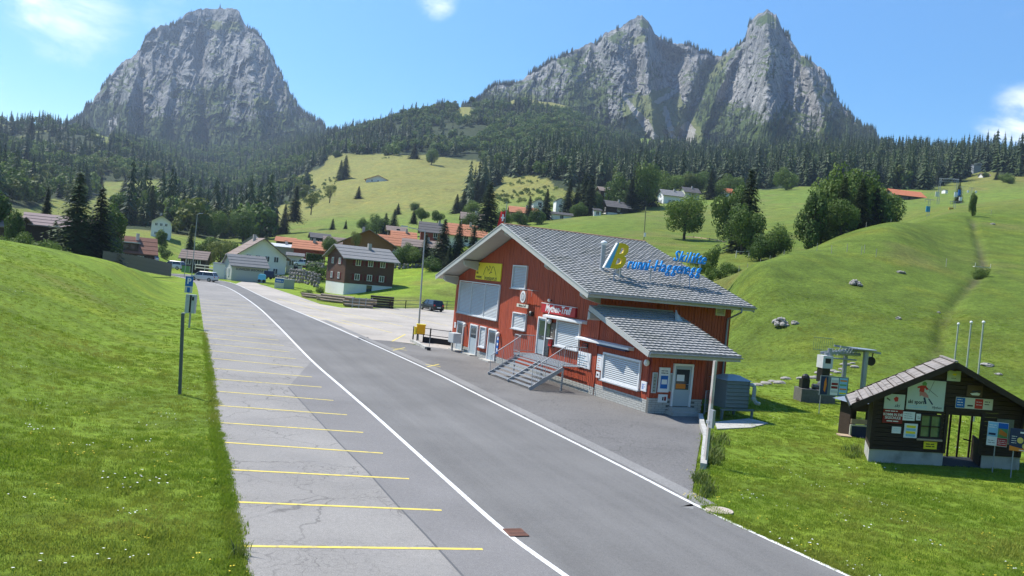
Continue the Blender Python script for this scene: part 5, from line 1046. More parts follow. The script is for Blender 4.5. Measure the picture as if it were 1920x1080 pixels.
    # posters on the hut
    def sheet(x0, x1, z0, z1, lb, bg, cat='poster', group=None, th=.02):
        o = empty('poster', Matrix.Translation(HO) @ Matrix.Rotation(math.radians(HA), 4, 'Z') @ Vector(((x0+x1)/2, -.062, (z0+z1)/2)), math.radians(HA), lb, cat); w, h = (x1-x0)/2, (z1-z0)/2
        g = MB(); g.box(-w, w, -th, 0, -h, h); g.build('panel', bg, o); return o, w, h
    PP = paint('poster_white', (.50, .56, .54)); 
    o, w, h = sheet(1.28, 2.90, 2.09, 3.24, 'large square white ski poster with a racing skier under the gable', PP)
    def blob(o, poly, m, y=-.021, name='printed_figure'): g = MB(); g.prism([(p[0], y, p[1]) for p in poly], (0, 0, 0), (0, -.003, 0)); g.build(name, m, o)
    blob(o, [(-.22, .45), (-.12, .52), (-.02, .46), (-.03, .36), (-.2, .36)], P_GREEN, -.0215); blob(o, [(-.42, .30), (-.25, .36), (-.05, .36), (.06, .22), (-.02, .2), (-.1, .28), (-.1, .1), (-.32, .12), (-.3, .26), (-.4, .24)], P_RED); blob(o, [(-.3, .1), (-.05, .12), (.08, .0), (.12, -.1), (-.05, -.08), (-.2, -.02), (-.28, -.06)], mat('pink_print', (.5, .2, .2), .5)); blob(o, [(-.12, -.1), (-.04, -.08), (.05, -.32), (-.02, -.34)], P_NAVY); blob(o, [(.08, -.12), (.14, -.12), (.34, -.33), (.28, -.35)], P_NAVY, -.0212)
    blob(o, [(-.05, .3), (-.03, .31), (.5, -.02), (.5, -.035)], P_BLACK, -.022); blob(o, [(.28, .56), (.295, .56), (.1, .1), (.09, .1)], P_BLACK, -.0222); text('ski sport', .2, o, P_BLACK, (-.4, -.022, -.28), .002, bold=.004); text('Mythen', .14, o, P_BLACK, (.5, -.022, -.45), .002, shear=.3)
    lines(o, -.75, .1, (-.44, -.5), .035, P_LB, -.0215)
    o, w, h = sheet(.34, 1.2, 2.05, 2.62, 'white panel with red skier emblem left of the large ski poster', PP); blob(o, [(-.05, .12), (.05, .2), (.15, .16), (.14, .02), (.02, .0)], P_RED); blob(o, [(-.35, .1), (-.2, .02), (-.18, .05), (-.32, .14)], P_BLACK); text('ski', .2, o, P_BLACK, (.12, -.022, -.14), .002, shear=.3)
    o, w, h = sheet(.34, 1.18, 1.52, 2.045, 'dark red panel with white lines under the red skier emblem', P_DARKRED); text('KOMM IN DIE', .135, o, P_WHITE, (0, -.022, .06), .002, bold=.003); text('SKISCHULE', .135, o, P_WHITE, (0, -.022, -.06), .002, bold=.003); lines(o, -.34, .2, (.18,), .05, P_WHITE, -.0215); lines(o, -.25, .3, (-.2,), .06, P_WHITE, -.0215)
    o, w, h = sheet(2.92, 3.50, 3.28, 3.68, 'small square white panel with sketch below the gable peak', PP); blob(o, [(-.1, .05), (0, .1), (.12, .08), (.05, .0)], P_YEL); lines(o, -.12, .1, (-.1,), .03, P_BLACK, -.0215)
    o, w, h = sheet(3.84, 4.53, 2.74, 3.18, 'dark photo poster above the banner over the doorway', paint('brown_print', (.10, .06, .045))); blob(o, [(-.2, -.1), (.1, -.05), (.25, -.08), (.2, -.16), (-.1, -.16)], P_WHITE); blob(o, [(-.15, .0), (.25, .04), (.26, .0), (-.1, -.04)], P_NAVY, -.0212)
    o, w, h = sheet(3.40, 5.04, 2.27, 2.69, 'wide banner of four coloured fields over the hut doorway', P_CREAM); 
    g = MB(); g.box(-.81, -.42, -.023, -.0205, -.19, .19); g.build('banner_field', P_BLUE, o); g = MB(); g.box(.02, .38, -.023, -.0205, -.19, .19); g.build('banner_field', P_RED, o); lines(o, -.76, -.5, (-.1, 0, .1), .045, P_WHITE, -.0235); lines(o, -.3, -.05, (-.12,), .09, P_BLACK, -.0215); lines(o, .08, .34, (-.05, .06), .03, P_WHITE, -.0235); lines(o, .45, .7, (-.02, .08), .05, P_BLACK, -.0215)
    o, w, h = sheet(1.18, 1.70, 1.66, 1.99, 'white notice left of the little notice above the poster of stripes', P_WHITE); lines(o, -.2, .2, (-.08, 0, .08), .025, P_BLACK, -.0215)
    o, w, h = sheet(1.76, 1.98, 1.69, 1.94, 'tiny white notice touching the window frame of the hut', P_WHITE); lines(o, -.06, .06, (-.05, 0), .03, P_BLACK, -.0215)
    o, w, h = sheet(1.30, 1.86, 1.01, 1.55, 'poster with yellow and blue stripes left of the hut window', P_WHITE)
    for k, m in enumerate((P_LB, P_YEL, P_LB, P_YEL)): g = MB(); g.box(-.2, .2, -.023, -.0205, -.22+k*.11, -.13+k*.11); g.build('printed_stripe', m, o)
    o, w, h = sheet(.78, 1.16, 1.15, 1.40, 'plain small white sheet under the dark red panel', P_WHITE); lines(o, -.12, .12, (-.04, .04), .02, P_LB, -.0215)
    o, w, h = sheet(2.20, 2.77, .63, .91, 'small yellow plate below the window of the hut', P_YEL); lines(o, -.2, .2, (-.06, .03), .06, P_BLACK, -.0215, rag=.4)
    o, w, h = sheet(5.32, 6.08, 1.03, 1.96, 'faded grey notice board right of the doorway', mat('faded_board', (.16, .17, .14), .7, .3, 6)); g = MB(); g.box(-.4, .4, -.03, 0, -.5, -.465); g.build('frame', M_PLANK, o)
    # small kiosk leaning on the back left of the hut
    c = gp(1586, 818); k = empty('ticket_kiosk', c, math.radians(8), 'small dark kiosk with pyramid metal roof behind the hut', 'kiosk')
    g = MB(); g.box(.15, 1.35, 0, 1.2, 1.55, 2.1).box(.15, .28, 0, .12, 0, 1.55).box(1.2, 1.35, 0, .12, 0, 1.55).box(.28, 1.2, 1.1, 1.2, 0, 1.55).box(.15, .28, .12, 1.2, .0, 1.55); g.build('wall', M_WOODD, k); g = MB(); g.add([(-.25, -.3, 2.08), (1.7, -.3, 2.08), (1.7, 1.5, 2.08), (-.25, 1.5, 2.08), (.75, .6, 2.5)], [(0,1,4), (1,2,4), (2,3,4), (3,0,4), (3,2,1,0)]); g.build('roof', mat('slate_sheet', (.16, .20, .24), .5), k)
    g = MB(); g.box(.2, 1.3, -.08, .0, .80, 1.08); g.build('counter_board', M_PLANK, k); g = MB(); g.box(.12, 1.3, -.16, -.1, .68, .76).box(.12, .22, -.16, -.1, .0, .68); g.build('table_frame', P_CREAM, k); g = MB(); g.box(.22, 1.3, -.14, -.12, .0, .68); g.build('front_panel', P_NAVY, k)
    g = MB()
    for q in range(3): g.prism([(-.55+q*.02, -.35+q*.2, .02), (.1+q*.02, -.5+q*.2, .02), (.1+q*.02, -.32+q*.2, .06), (-.55+q*.02, -.17+q*.2, .06)], (0, 0, 0), (0, 0, .06))
    g.build('pallet_boards', M_PLANK, k); k.scale = (.74, .74, .74)
hut()
def lift_drive():
    t = empty('drag_lift_drive', (19.2, 50.0, 0), math.radians(10), 'steel drive station of the drag lift with gears and lattice frame', 'lift station'); M2 = mat('steel_grey', (.30, .34, .38), .5, .15, 3, metal=.5)
    for x, y in ((.2, 0), (1.65, .6), (2.6, 0)): g = MB(); g.tube((x, y, 0), (x, y, 3.2), .13 if x < 2 else .16, 10); g.build('column', M2, t)
    g = MB(); g.obox((-.1, 0, 2.85), (2.5, .2, 3.25), .12, .16).obox((-.1, .5, 2.85), (2.5, .6, 3.25), .12, .16).obox((1.0, .2, 3.35), (3.7, .2, 3.15), .1, .12).obox((1.0, .9, 3.35), (3.7, .9, 3.15), .1, .12); g.build('beam', M2, t)
    g = MB()
    for k in range(9): x = .2+k*.22; g.obox((x, .0, 2.75+.04*k), (x+.2, .0, 3.2+.02*k), .03, .03); g.obox((x+.2, .0, 2.75+.04*k), (x, .0, 3.2+.02*k), .03, .03)
    g.build('lattice', M2, t, kind='stuff')
    g = MB(); g.tube((.9, .3, 2.9), (2.4, .3, 2.95), .10, 8).tube((.5, .3, 2.6), (2.2, .3, 2.6), .05, 8); g.build('drive_shaft', M2, t); g = MB(); g.tube((2.5, .5, 3.28), (2.5, .5, 3.33), .95, 24); g.build('bull_wheel', M2, t)
    g = MB(); g.box(-.35, .3, -.3, .4, 2.0, 2.75); g.build('motor_housing', mat('housing_white', (.55, .57, .58), .5), t); g = MB(); g.box(-.30, .2, -.25, .35, 1.15, 2.0); g.build('gear_box', P_BLACK, t); g = MB(); g.box(-.2, .15, -.31, -.301, 2.3, 2.6); g.build('hatch', P_BLACK, t)
    g = MB(); g.tube((3.35, .5, 2.6), (3.35, .7, 2.6), .28, 12).obox((3.35, .5, 2.6), (3.4, .5, 3.2), .05, .05); g.build('deflection_wheel', P_BLACK, t)
    g = MB()
    for k in range(10): g.tube((-.2+k*.14, 1.2, 3.0), (-.2+k*.14, 1.2, 3.75), .012, 4)
    g.tube((-.2, 1.2, 3.75), (1.06, 1.2, 3.75), .02, 5).tube((-.2, 1.2, 3.0), (1.06, 1.2, 3.0), .02, 5); g.build('guard_rail', mat('rail_green', (.18, .26, .16), .6), t)
    t = empty('counterweight', (17.3, 48.2, 0), math.radians(2), 'rough grey concrete block with black motor on top left of the lift board', 'block'); g = MB(); g.box(0, 2.0, 0, 1.2, -.05, .8); g.build('concrete_block', mat('rough_concrete', (.12, .12, .11), .95, .3, 6, .8, 12), t); g = MB(); g.box(.1, .55, .3, .8, .8, 1.35).ball((.35, .5, 1.4), .25, 8, 6); g.build('motor', P_BLACK, t, label='black motor block'); g = MB(); g.tube((.8, .5, .95), (1.5, .5, .95), .17, 10).tube((1.4, .3, 1.05), (1.4, .7, 1.05), .28, 12); g.build('pump', mat('pump_grey', (.1, .1, .1), .5, metal=.4), t)
    # coloured information board on two posts
    c = gp(1518, 776); s = empty('information_board', c, math.radians(10), 'coloured information board on two thin posts before the lift drive', 'signboard')
    g = MB(); g.box(.42, 2.02, -.03, .03, 1.02, 2.06); g.build('board', M_TANK, s)
    for x0, x1, z0, z1, m, n in ((.45, .85, 1.08, 2.02, P_NAVY, 'printed_picture'), (1.02, 1.45, 1.08, 2.0, P_WHITE, 'sheet'), (1.5, 1.96, 1.1, 2.0, P_LB, 'sheet')): g = MB(); g.box(x0, x1, -.036, -.0305, z0, z1); g.build(n, m, s)
    g = MB(); g.prism([(.62, -.037, 1.3), (.72, -.037, 1.2), (.78, -.037, 1.6), (.72, -.037, 2.0), (.64, -.037, 1.75)], (0, 0, 0), (0, -.004, 0)); g.build('printed_figure', P_ORANGE, s)
    for k, (z, m) in enumerate(((1.75, P_ALU if False else M_ALU), (1.6, P_DARKRED), (1.42, P_DARKRED), (1.2, M_ALU))): g = MB(); g.box(1.05, 1.42, -.041, -.0365, z, z+.13); g.build('printed_stripe', m, s)
    for k in range(4): g = MB(); g.box(1.54, 1.92, -.041, -.0365, 1.16+k*.22, 1.24+k*.22); g.build('printed_stripe', (P_YEL, P_ORANGE, P_GREEN, P_ORANGE)[k], s)
    for x in (.55, 1.83): g = MB(); g.tube((x, .05, -.05), (x, .05, 1.05), .025, 6); g.build('post', M_METAL, s)
lift_drive()
def right_signs():
    c = gp(1860, 886); t = empty('advertising_board', c, math.radians(-12), 'left board on a thin post with mountain photo and red field', 'signboard'); g = MB(); g.box(-.30, .40, -.02, .02, 1.02, 1.92); g.build('board', P_WHITE, t)
    for x0, x1, z0, z1, m in ((-.29, .04, 1.36, 1.9, P_LB), (.05, .39, 1.7, 1.9, P_BLUE), (.05, .39, 1.34, 1.70, P_GREEN), (.05, .39, 1.04, 1.33, P_RED)): g = MB(); g.box(x0, x1, -.026, -.0205, z0, z1); g.build('printed_picture', m, t)
    g = MB(); g.prism([(.08, -.03, 1.48), (.36, -.03, 1.40), (.37, -.03, 1.52), (.12, -.03, 1.68)], (0, 0, 0), (0, -.003, 0)); g.build('printed_figure', P_ORANGE, t); g = MB(); g.box(-.26, -.02, -.03, -.0265, 1.42, 1.50); g.build('printed_line', P_NAVY, t); lines(t, -.27, 0, (1.7, 1.78), .05, P_WHITE, -.0265); lines(t, .08, .36, (1.10, 1.17, 1.24), .035, P_WHITE, -.0265, rag=.1); lines(t, -.26, .0, (1.12, 1.2), .03, P_BLACK, -.0205, rag=.6)
    g = MB(); g.tube((.02, .04, -.05), (.02, .04, 1.04), .022, 8); g.build('post', M_METAL, t)
    c = gp(1893, 896); t = empty('advertising_board', c, math.radians(-8), 'right board on a thin post with yellow fruit picture on navy', 'signboard'); g = MB(); g.box(-.13, .9, -.02, .02, 1.02, 1.84); g.build('board', P_NAVY, t)
    for q, (x, z, r_) in enumerate(((.22, 1.42, .11), (.52, 1.36, .10), (.40, 1.22, .10), (.7, 1.2, .12))): g = MB(); g.tube((x, -.032, z), (x, -.0205, z), r_, 14); g.build('printed_figure', mat('fruit_print', (.62, .48, .14), .5, .2, 8), t)
    g = MB(); g.prism([(-.13, -.0265, 1.02), (.9, -.0265, 1.02), (.9, -.0265, 1.06), (.2, -.0265, 1.14), (-.13, -.0265, 1.2)], (0, 0, 0), (0, -.003, 0)); g.build('printed_stripe', P_ORANGE, t); lines(t, -.08, .1, (1.3, 1.38, 1.46, 1.54), .03, P_WHITE, -.0205); g = MB(); g.box(.2, .88, -.026, -.0205, 1.68, 1.74); g.build('printed_stripe', P_WHITE, t); g = MB(); g.prism([(.2, -.032, 1.08), (.9, -.032, 1.03), (.9, -.032, 1.0), (.2, -.032, 1.05)], (0, 0, 0), (0, -.003, 0)); g.build('printed_stripe', P_WHITE, t)
    g = MB(); g.tube((.05, .04, -.05), (.05, .04, 1.04), .022, 8); g.build('post', M_METAL, t)
    # three flag poles
    first = None
    for k, (bx, by, tx, ty, lb) in enumerate(((1793, 672, 1797, 609, 'leftmost of the three bare flag poles behind the hut'), (1813, 685, 1821, 606, 'middle one of the three bare flag poles behind the hut'), (1836, 700, 1844, 606, 'rightmost and tallest of the three bare flag poles behind the hut'))):
        d = (58, 56, 52)[k]; b = on(tx-14, d, 740); top = at(tx, ty, d); t = empty('flag_pole', b, 0, lb, 'flag pole', 'bare flag poles behind the hut'); h = top[2]-b[2]; g = MB(); g.tube((0, 0, -.1), (top[0]-b[0], top[1]-b[1], h), .055, 8, .045); g.build('pole', mat('pole_white', (.34, .38, .33), .5), t); g = MB(); g.ball((top[0]-b[0], top[1]-b[1], h+.05), .09, 8, 6); g.build('finial', M_FRAME, t)
right_signs()
# boulders on the slope, and the stream bank stones
M_STONE = mat('pale_stone', (.30, .285, .26), .95, .3, 3, .8, 6, dirt=(.16, .16, .14))
def boulder(name, px, py, d, w, h, lb, seed, cat='boulder', cl=1):
    c = on(px, d, py); c = at(px, py, d); c[2] = gz(c[0], c[1]); r_ = np.random.default_rng(seed); bm = bmesh.new(); bmesh.ops.create_icosphere(bm, subdivisions=3, radius=1)
    for v in bm.verts: p = v.co; n = 1+.35*(float(fbm(np.array([p.x*2.1+seed]), np.array([p.y*2.1+p.z*3.3]), 3, seed)[0])-.5)*2; v.co = Vector((p.x*w/2*n, p.y*w/2*n, max(p.z*h*.75*n, -.2)))
    me = bpy.data.meshes.new(name); bm.to_mesh(me); bm.free(); o = link_mesh(name, me, M_STONE, loc=c); return tag(o, lb, cat)
def stone_heap(px, py, d, w, h, lb, n, seed):
    c = at(px, py, d); c[2] = gz(c[0], c[1]); t = empty('stone_heap', c, 0, lb, 'stone heap'); q = random.Random(seed)
    for i in range(n):
        a = q.uniform(0, 6.28); rr = math.sqrt(q.random()); x, y = rr*w/2*math.cos(a), rr*w/2*math.sin(a); z = h*(1-rr*rr)*q.uniform(.5, 1); s = q.uniform(.12, .27)
        bm = bmesh.new(); bmesh.ops.create_icosphere(bm, subdivisions=1, radius=s)
        for v in bm.verts: v.co = Vector((v.co.x*q.uniform(.7, 1.3), v.co.y*q.uniform(.7, 1.3), v.co.z*q.uniform(.5, 1)))
        me = bpy.data.meshes.new('stone'); bm.to_mesh(me); bm.free(); link_mesh('stone', me, M_STONE, t, (x, y, z))
stone_heap(1461, 618, 76, 1.5, .65, 'mound of pale stones low on the ski slope', 34, 2); stone_heap(1604, 534, 90, 1.1, .5, 'heap of pale stones in the middle of the ski slope', 26, 5)
for i, (px, py, d, w, h, lb) in enumerate(((1690, 507, 100, 1.0, .3, 'flat white rock high on the ski slope'), (1686, 582, 80, .5, .25, 'small white rock halfway up left of the gully'), (1856, 634, 70, .9, .25, 'flat white rock right of the flag poles'), (1760, 585, 84, .3, .2, 'tiny white rock left of the gully'), (1878, 647, 68, .5, .15, 'low pale rock right of the flat white rock by the flag poles'), (1490, 612, 76, .7, .3, 'low grey stones right of the stone mound'), (1862, 416, 165, .8, .3, 'small pale rock far up the slope right of the thin tree'))): boulder('rock', px, py, d, w, h, lb, 20+i, 'rock')
q = random.Random(8); k = 0
for px0, px1, py, n in ((1400, 1480, 721, 9), (1500, 1605, 724, 16)):
    for i in range(n):
        px = px0+(px1-px0)*(i+q.random()*.6)/n; c = gp(px, py+q.uniform(-2, 3)); c[2] = gz(c[0], c[1])
        bm = bmesh.new(); bmesh.ops.create_icosphere(bm, subdivisions=2, radius=1); s = q.uniform(.14, .34)
        for v in bm.verts: v.co = Vector((v.co.x*s*q.uniform(.85, 1.15)*1.3, v.co.y*s*q.uniform(.85, 1.15), v.co.z*s*.55))
        me = bpy.data.meshes.new('stream_stone'); bm.to_mesh(me); bm.free(); o = link_mesh('stream_stone', me, M_STONE, loc=c); tag(o, 'pale stone in the row along the stream behind the lift drive', 'stone', 'pale stones along the stream bank')
# ------------------------------------------------------------------ left roadside and car park furniture
def furniture():
    b = at(337, 742, 33.8); b[2] = gz(b[0], b[1])-.02; t = empty('steel_post', b, 0, 'bare dark steel post standing in the left grass bank', 'post'); g = MB(); top = at(343, 588, 33.8); g.obox((0, 0, -.1), (top[0]-b[0], top[1]-b[1], top[2]-b[2]), .11, .07, (0, 1, 0)); g.build('shaft', mat('dark_galvanised', (.10, .12, .11), .6, .15, 5), t); g = MB(); g.box(-.06+top[0]-b[0], .06+top[0]-b[0], -.05, .05, top[2]-b[2], top[2]-b[2]+.03); g.build('cap', M_METAL, t)
    b = gp(354, 588); b = at(357, 586, 62); zb = gz(b[0], b[1]); t = empty('parking_meter', (b[0], b[1], zb), 0, 'pale grey metal box on a post below the blue parking sign', 'parking meter'); g = MB(); z0 = at(357, 587, 62)[2]-zb; z1 = at(357, 552, 62)[2]-zb; g.box(-.36, .32, -.16, .16, z0, z1); g.build('cabinet', mat('meter_grey', (.42, .47, .46), .5), t); g = MB(); g.box(-.06, .06, -.172, -.1605, z0+.05, z1-.05); g.build('seam', P_BLACK, t) ; g = MB(); g.box(.1, .22, -.175, -.1605, z1-.4, z1-.15); g.build('display', P_BLACK, t); g = MB(); g.tube((0, 0, -.1), (0, 0, z0), .07, 8); g.build('post', M_METAL, t)
    b = at(352, 560, 88); zb = gz(b[0], b[1]); t = empty('parking_sign', (b[0], b[1], zb), 0, 'blue parking sign on a post at the end of the bay row', 'sign'); z1 = at(352, 518, 88)[2]-zb; z0 = at(352, 549, 88)[2]-zb; zm = z0+(z1-z0)*.4; g = MB(); g.box(-.38, .38, -.02, .02, zm, z1); g.build('plate', P_BLUE, t); text('P', .8, t, P_WHITE, (0, -.03, (zm+z1)/2), .004, bold=.02); g = MB(); g.box(-.38, .38, -.02, .02, z0, zm-.02); g.build('lower_plate', M_ALU, t); g = MB(); g.tube((0, .05, -.1), (0, .05, z1), .04, 6); g.build('post', M_METAL, t); g = MB(); g.box(-.15, .15, -.03, -.0205, z0+.05, zm-.1); g.build('pictogram', P_BLUE, t)
    # lamps
    def lamp(bx, by, tx, ty, d, lb, arm, r_):
        b = at(bx, by, d); b[2] = max(b[2], gz(b[0], b[1])) if d > 100 else 0; top = at(tx, ty, d)-b; t = empty('street_lamp', b, 0, lb, 'street lamp'); g = MB(); g.tube((0, 0, 0), (top[0], top[1], top[2]), r_, 8, r_*.6); g.build('pole', mat('lamp_post', (.36, .38, .38), .45, .06, 3), t); g = MB(); g.tube(top, (top[0]+arm*.8, top[1]-.2, top[2]+.15), r_*.5, 6); g.build('arm', M_METAL, t); g = MB(); e = (top[0]+arm, top[1]-.25, top[2]+.16); g.add([(e[0]-.3, e[1]-.1, e[2]), (e[0]+.3, e[1]-.1, e[2]), (e[0]+.3, e[1]+.1, e[2]), (e[0]-.3, e[1]+.1, e[2]), (e[0]-.25, e[1]-.07, e[2]+.08), (e[0]+.25, e[1]-.07, e[2]+.07), (e[0]+.25, e[1]+.07, e[2]+.07), (e[0]-.25, e[1]+.07, e[2]+.08)], [(3,2,1,0), (4,5,6,7), (0,1,5,4), (1,2,6,5), (2,3,7,6), (3,0,4,7)]); g.build('lamp_head', M_METAL, t)
    lamp(783, 642, 797, 433, 66, 'tall pale street lamp behind the yellow box at the car park', -1.6, .075)
    lamp(357, 545, 370, 402, 130, 'slender street lamp at the left road edge near the white car', .6, .075); lamp(345, 520, 352, 470, 150, 'short lamp post behind the slender street lamp', -.5, .06)
    lamp(305, 462, 307, 425, 260, 'small far pole right of the white gable house', .3, .08)
    # yellow box, railing, kerb, ditch wall
    c = gp(787, 641); t = empty('yellow_dispenser', c, math.radians(12), 'bright yellow box on two legs at the foot of the street lamp', 'box'); g = MB(); g.box(-.32, .32, -.2, .25, .62, 1.32); g.build('box', mat('signal_yellow', (.75, .42, .01), .45), t); g = MB(); g.box(-.36, .36, -.26, .28, 1.32, 1.38); g.build('lid', P_YEL, t)
    for x in (-.24, .24): g = MB(); g.box(x-.04, x+.04, -.04, .04, 0, .62); g.build('leg', P_BLACK, t)
    g = MB(); g.box(-.50, -.34, -.12, .12, .55, 1.15); g.build('side_tray', P_YEL, t)
    a, b = gp(772, 636), gp(848, 650); a = gp(774, 638); t = empty('dark_railing', a, 0, 'dark two rail barrier between car park and yard', 'railing'); v = gp(845, 643)-a; v = at(850, 646, 64)-a; v[2] = 0
    for f in (0, .42, .9): g = MB(); p = v*f; g.box(p[0]-.05, p[0]+.05, p[1]-.05, p[1]+.05, 0, 1.1); g.build('post', P_BLACK, t)
    for z in (.55, 1.05): g = MB(); g.tube((0, 0, z), (v[0], v[1], z), .028, 6); g.build('rail', P_BLACK, t)
    g = MB(); g.obox((v[0]*.28, v[1]*.28-.35, .16), (v[0], v[1]-.35, .16), .12, .52); o = g.build('edge_beam', mat('black_timber', (.02, .02, .022), .9), loc=a); tag(o, 'low black retaining board under the dark railing', 'edging')
    pts = [gp(*p) for p in [(772,641),(778,643),(800,655)]]; g = MB()
    for p, q_ in zip(pts, pts[1:]): g.obox((p[0], p[1], .07), (q_[0], q_[1], .07), .28, .22)
    o = g.build('kerb', M_CONC); tag(o, 'pale concrete kerb running towards a black bollard', 'kerb'); c = gp(804, 657); t = empty('marker_post', c, 0, 'thin marker post on a black foot at the kerb end', 'marker'); g = MB(); g.box(-.12, .12, -.12, .12, 0, .2); g.build('foot', P_BLACK, t); g = MB(); g.tube((0, 0, .2), (0, 0, 1.0), .02, 6); g.build('rod', M_METAL, t)
furniture()
# ------------------------------------------------------------------ cars
M_TYRE = mat('tyre', (.02, .02, .02), .85); M_RIM = mat('rim', (.35, .36, .37), .35, .05, 3, metal=.6); M_CGL = mat('car_glass', (.015, .02, .025), .08, .1, 2, spec=.7)
def car(name, loc, rz, col, lb, L=4.3, Wd=1.8, Hh=1.62, suv=True, rough=.25, cat='car', group=None):
    t = empty(name, loc, rz, lb, cat, group); pm = mat('car_paint_%02d%02d' % (int(col[0]*99), int(col[2]*99)), col, rough, .02, 1, spec=.6); w = Wd/2
    # lofted shell: stations along x (rear to front) with half width, sill, belt
    st = [(-L/2, .72, .42, .86), (-L/2+.08, .86, .30, 1.0), (-L*.3, .9, .26, 1.02), (0, .9, .26, 1.0), (L*.25, .9, .26, .96), (L/2-.25, .84, .28, .84), (L/2-.05, .74, .32, .72), (L/2, .62, .40, .60)]
    vs = []; fs = []
    for x, hw, z0, z1 in st:
        k = hw*w/.9; zz = z1*Hh/1.62; vs += [(x, -k*.93, z0), (x, -k, z0+.16), (x, -k*.985, (z0+zz)/2+.08), (x, -k*.93, zz), (x, k*.93, zz), (x, k*.985, (z0+zz)/2+.08), (x, k, z0+.16), (x, k*.93, z0)]
    for i in range(len(st)-1):
        for j in range(8): a = i*8+j; b = i*8+(j+1) % 8; fs.append((a, b, b+8, a+8))
    fs += [tuple(range(8)), tuple(reversed(range(8*(len(st)-1), 8*len(st))))]; g = MB(); g.add(vs, fs); g.build('body', pm, t, smooth=False)
    belt = 1.0*Hh/1.62; h = Hh; rb, rf = -L/2+(.12 if suv else .5), L*.14
    g = MB(); g.add([(rb, -w*.9, belt-.01), (L*.29, -w*.9, belt-.03), (L*.29, w*.9, belt-.03), (rb, w*.9, belt-.01), (rb+.32, -w*.72, h-.03), (rf-.05, -w*.72, h-.02), (rf-.05, w*.72, h-.02), (rb+.32, w*.72, h-.03)], [(0,1,5,4), (1,2,6,5), (2,3,7,6), (3,0,4,7), (4,5,6,7)]); g.build('glasshouse', M_CGL, t)
    g = MB(); g.add([(rb+.22, -w*.75, h-.05), (rf+.02, -w*.75, h-.06), (rf+.02, w*.75, h-.06), (rb+.22, w*.75, h-.05), (rb+.35, -w*.62, h+.02), (rf-.15, -w*.62, h+.02), (rf-.15, w*.62, h+.02), (rb+.35, w*.62, h+.02)], [(0,1,5,4), (1,2,6,5), (2,3,7,6), (3,0,4,7), (4,5,6,7), (3,2,1,0)]); g.build('roof', pm, t)
    for sy in (-1, 1):
        for xa, xb in ((rb+.0, rb+.33), (-.15, -.10), (L*.30, rf)): g = MB(); g.obox((xa, sy*w*.905, belt-.02), (xb if xb != -.10 else -.10, sy*w*.735, h-.03), .07, .05); g.build('pillar', pm, t)
        for x in (-L*.30, L*.31):
            g = MB(); g.tube((x, sy*w*.80, .33), (x, sy*w*1.0, .33), .33, 16); wl = g.build('wheel', M_TYRE, t); g = MB(); g.tube((x, sy*w*1.0, .33), (x, sy*w*1.012, .33), .21, 12); g.build('rim', M_RIM, wl)
        g = MB(); g.box(L/2-.16, L/2-.02, sy*w*.62-.14, sy*w*.62+.14, .64, .76); g.build('headlight', M_LAMP, t); g = MB(); g.box(-L/2-.01, -L/2+.1, sy*w*.74-.1, sy*w*.74+.1, .72, .95); g.build('tail_light', P_RED, t)
        g = MB(); g.box(L*.24, L*.24+.14, sy*(w+.02)-.08, sy*(w+.02)+.08, belt-.02, belt+.12); g.build('mirror', pm, t)
    g = MB(); g.box(-L/2-.03, -L/2+.08, -.26, .26, .5, .62); g.build('number_plate', P_WHITE, t); g = MB(); g.box(-L/2+.0, L/2-.1, -w*.86, w*.86, .2, .32); g.build('underbody', P_BLACK, t)
    return t
c = gp(382, 527); car('parked_car', (c[0], c[1], .01), math.radians(172-0), (.62, .64, .66), 'white estate car standing where the road bends left', Hh=1.66, L=4.6)
c = gp(809, 582.5); car('parked_car', (c[0], c[1], .01), math.radians(122), (.015, .02, .03), 'dark hatchback parked at the fence of the car park', L=4.3, Hh=1.5, suv=True)
# ------------------------------------------------------------------ village
def wood(name, c): return mat(name, c, .8, .22, 1.2, .3, 8, stretch=(1, 1, 5))
H_BROWN, H_DARK, H_ORANGE, H_REDW = wood('brown_boarding', (.105, .052, .036)), wood('dark_boarding', (.05, .034, .026)), wood('orange_timber', (.26, .12, .045)), wood('red_boarding', (.24, .05, .03))
H_WHITE, H_CREAM, H_GREY, H_YEL = mat('white_render', (.76, .75, .72), .85, .06, .6), mat('cream_render', (.60, .57, .47), .85, .06, .6), mat('grey_render', (.30, .33, .30), .85, .08, .6), mat('pale_yellow_render', (.6, .58, .42), .85, .06, .6)
R_GREY, R_ORANGE, R_BROWN, R_DARK, R_RED = mat('grey_roofing', (.20, .20, .20), .85, .14, 1.5, .5, 6), mat('orange_tiles', (.42, .17, .09), .85, .14, 1.5, .5, 6), mat('brown_roofing', (.22, .17, .145), .85, .14, 1.5, .5, 6), mat('dark_roofing', (.10, .095, .095), .85, .14, 1.5), mat('red_roofing', (.45, .14, .06), .85, .12, 1)
M_SHUT = mat('dark_red_shutter', (.12, .012, .012), .6); M_WINW = mat('far_window_frame', (.75, .76, .78), .5); M_WINP = mat('far_window_pane', (.05, .06, .065), .1, .3, .5, spec=.7); M_CHIM = mat('chimney_render', (.4, .38, .35), .9, .1, 3)
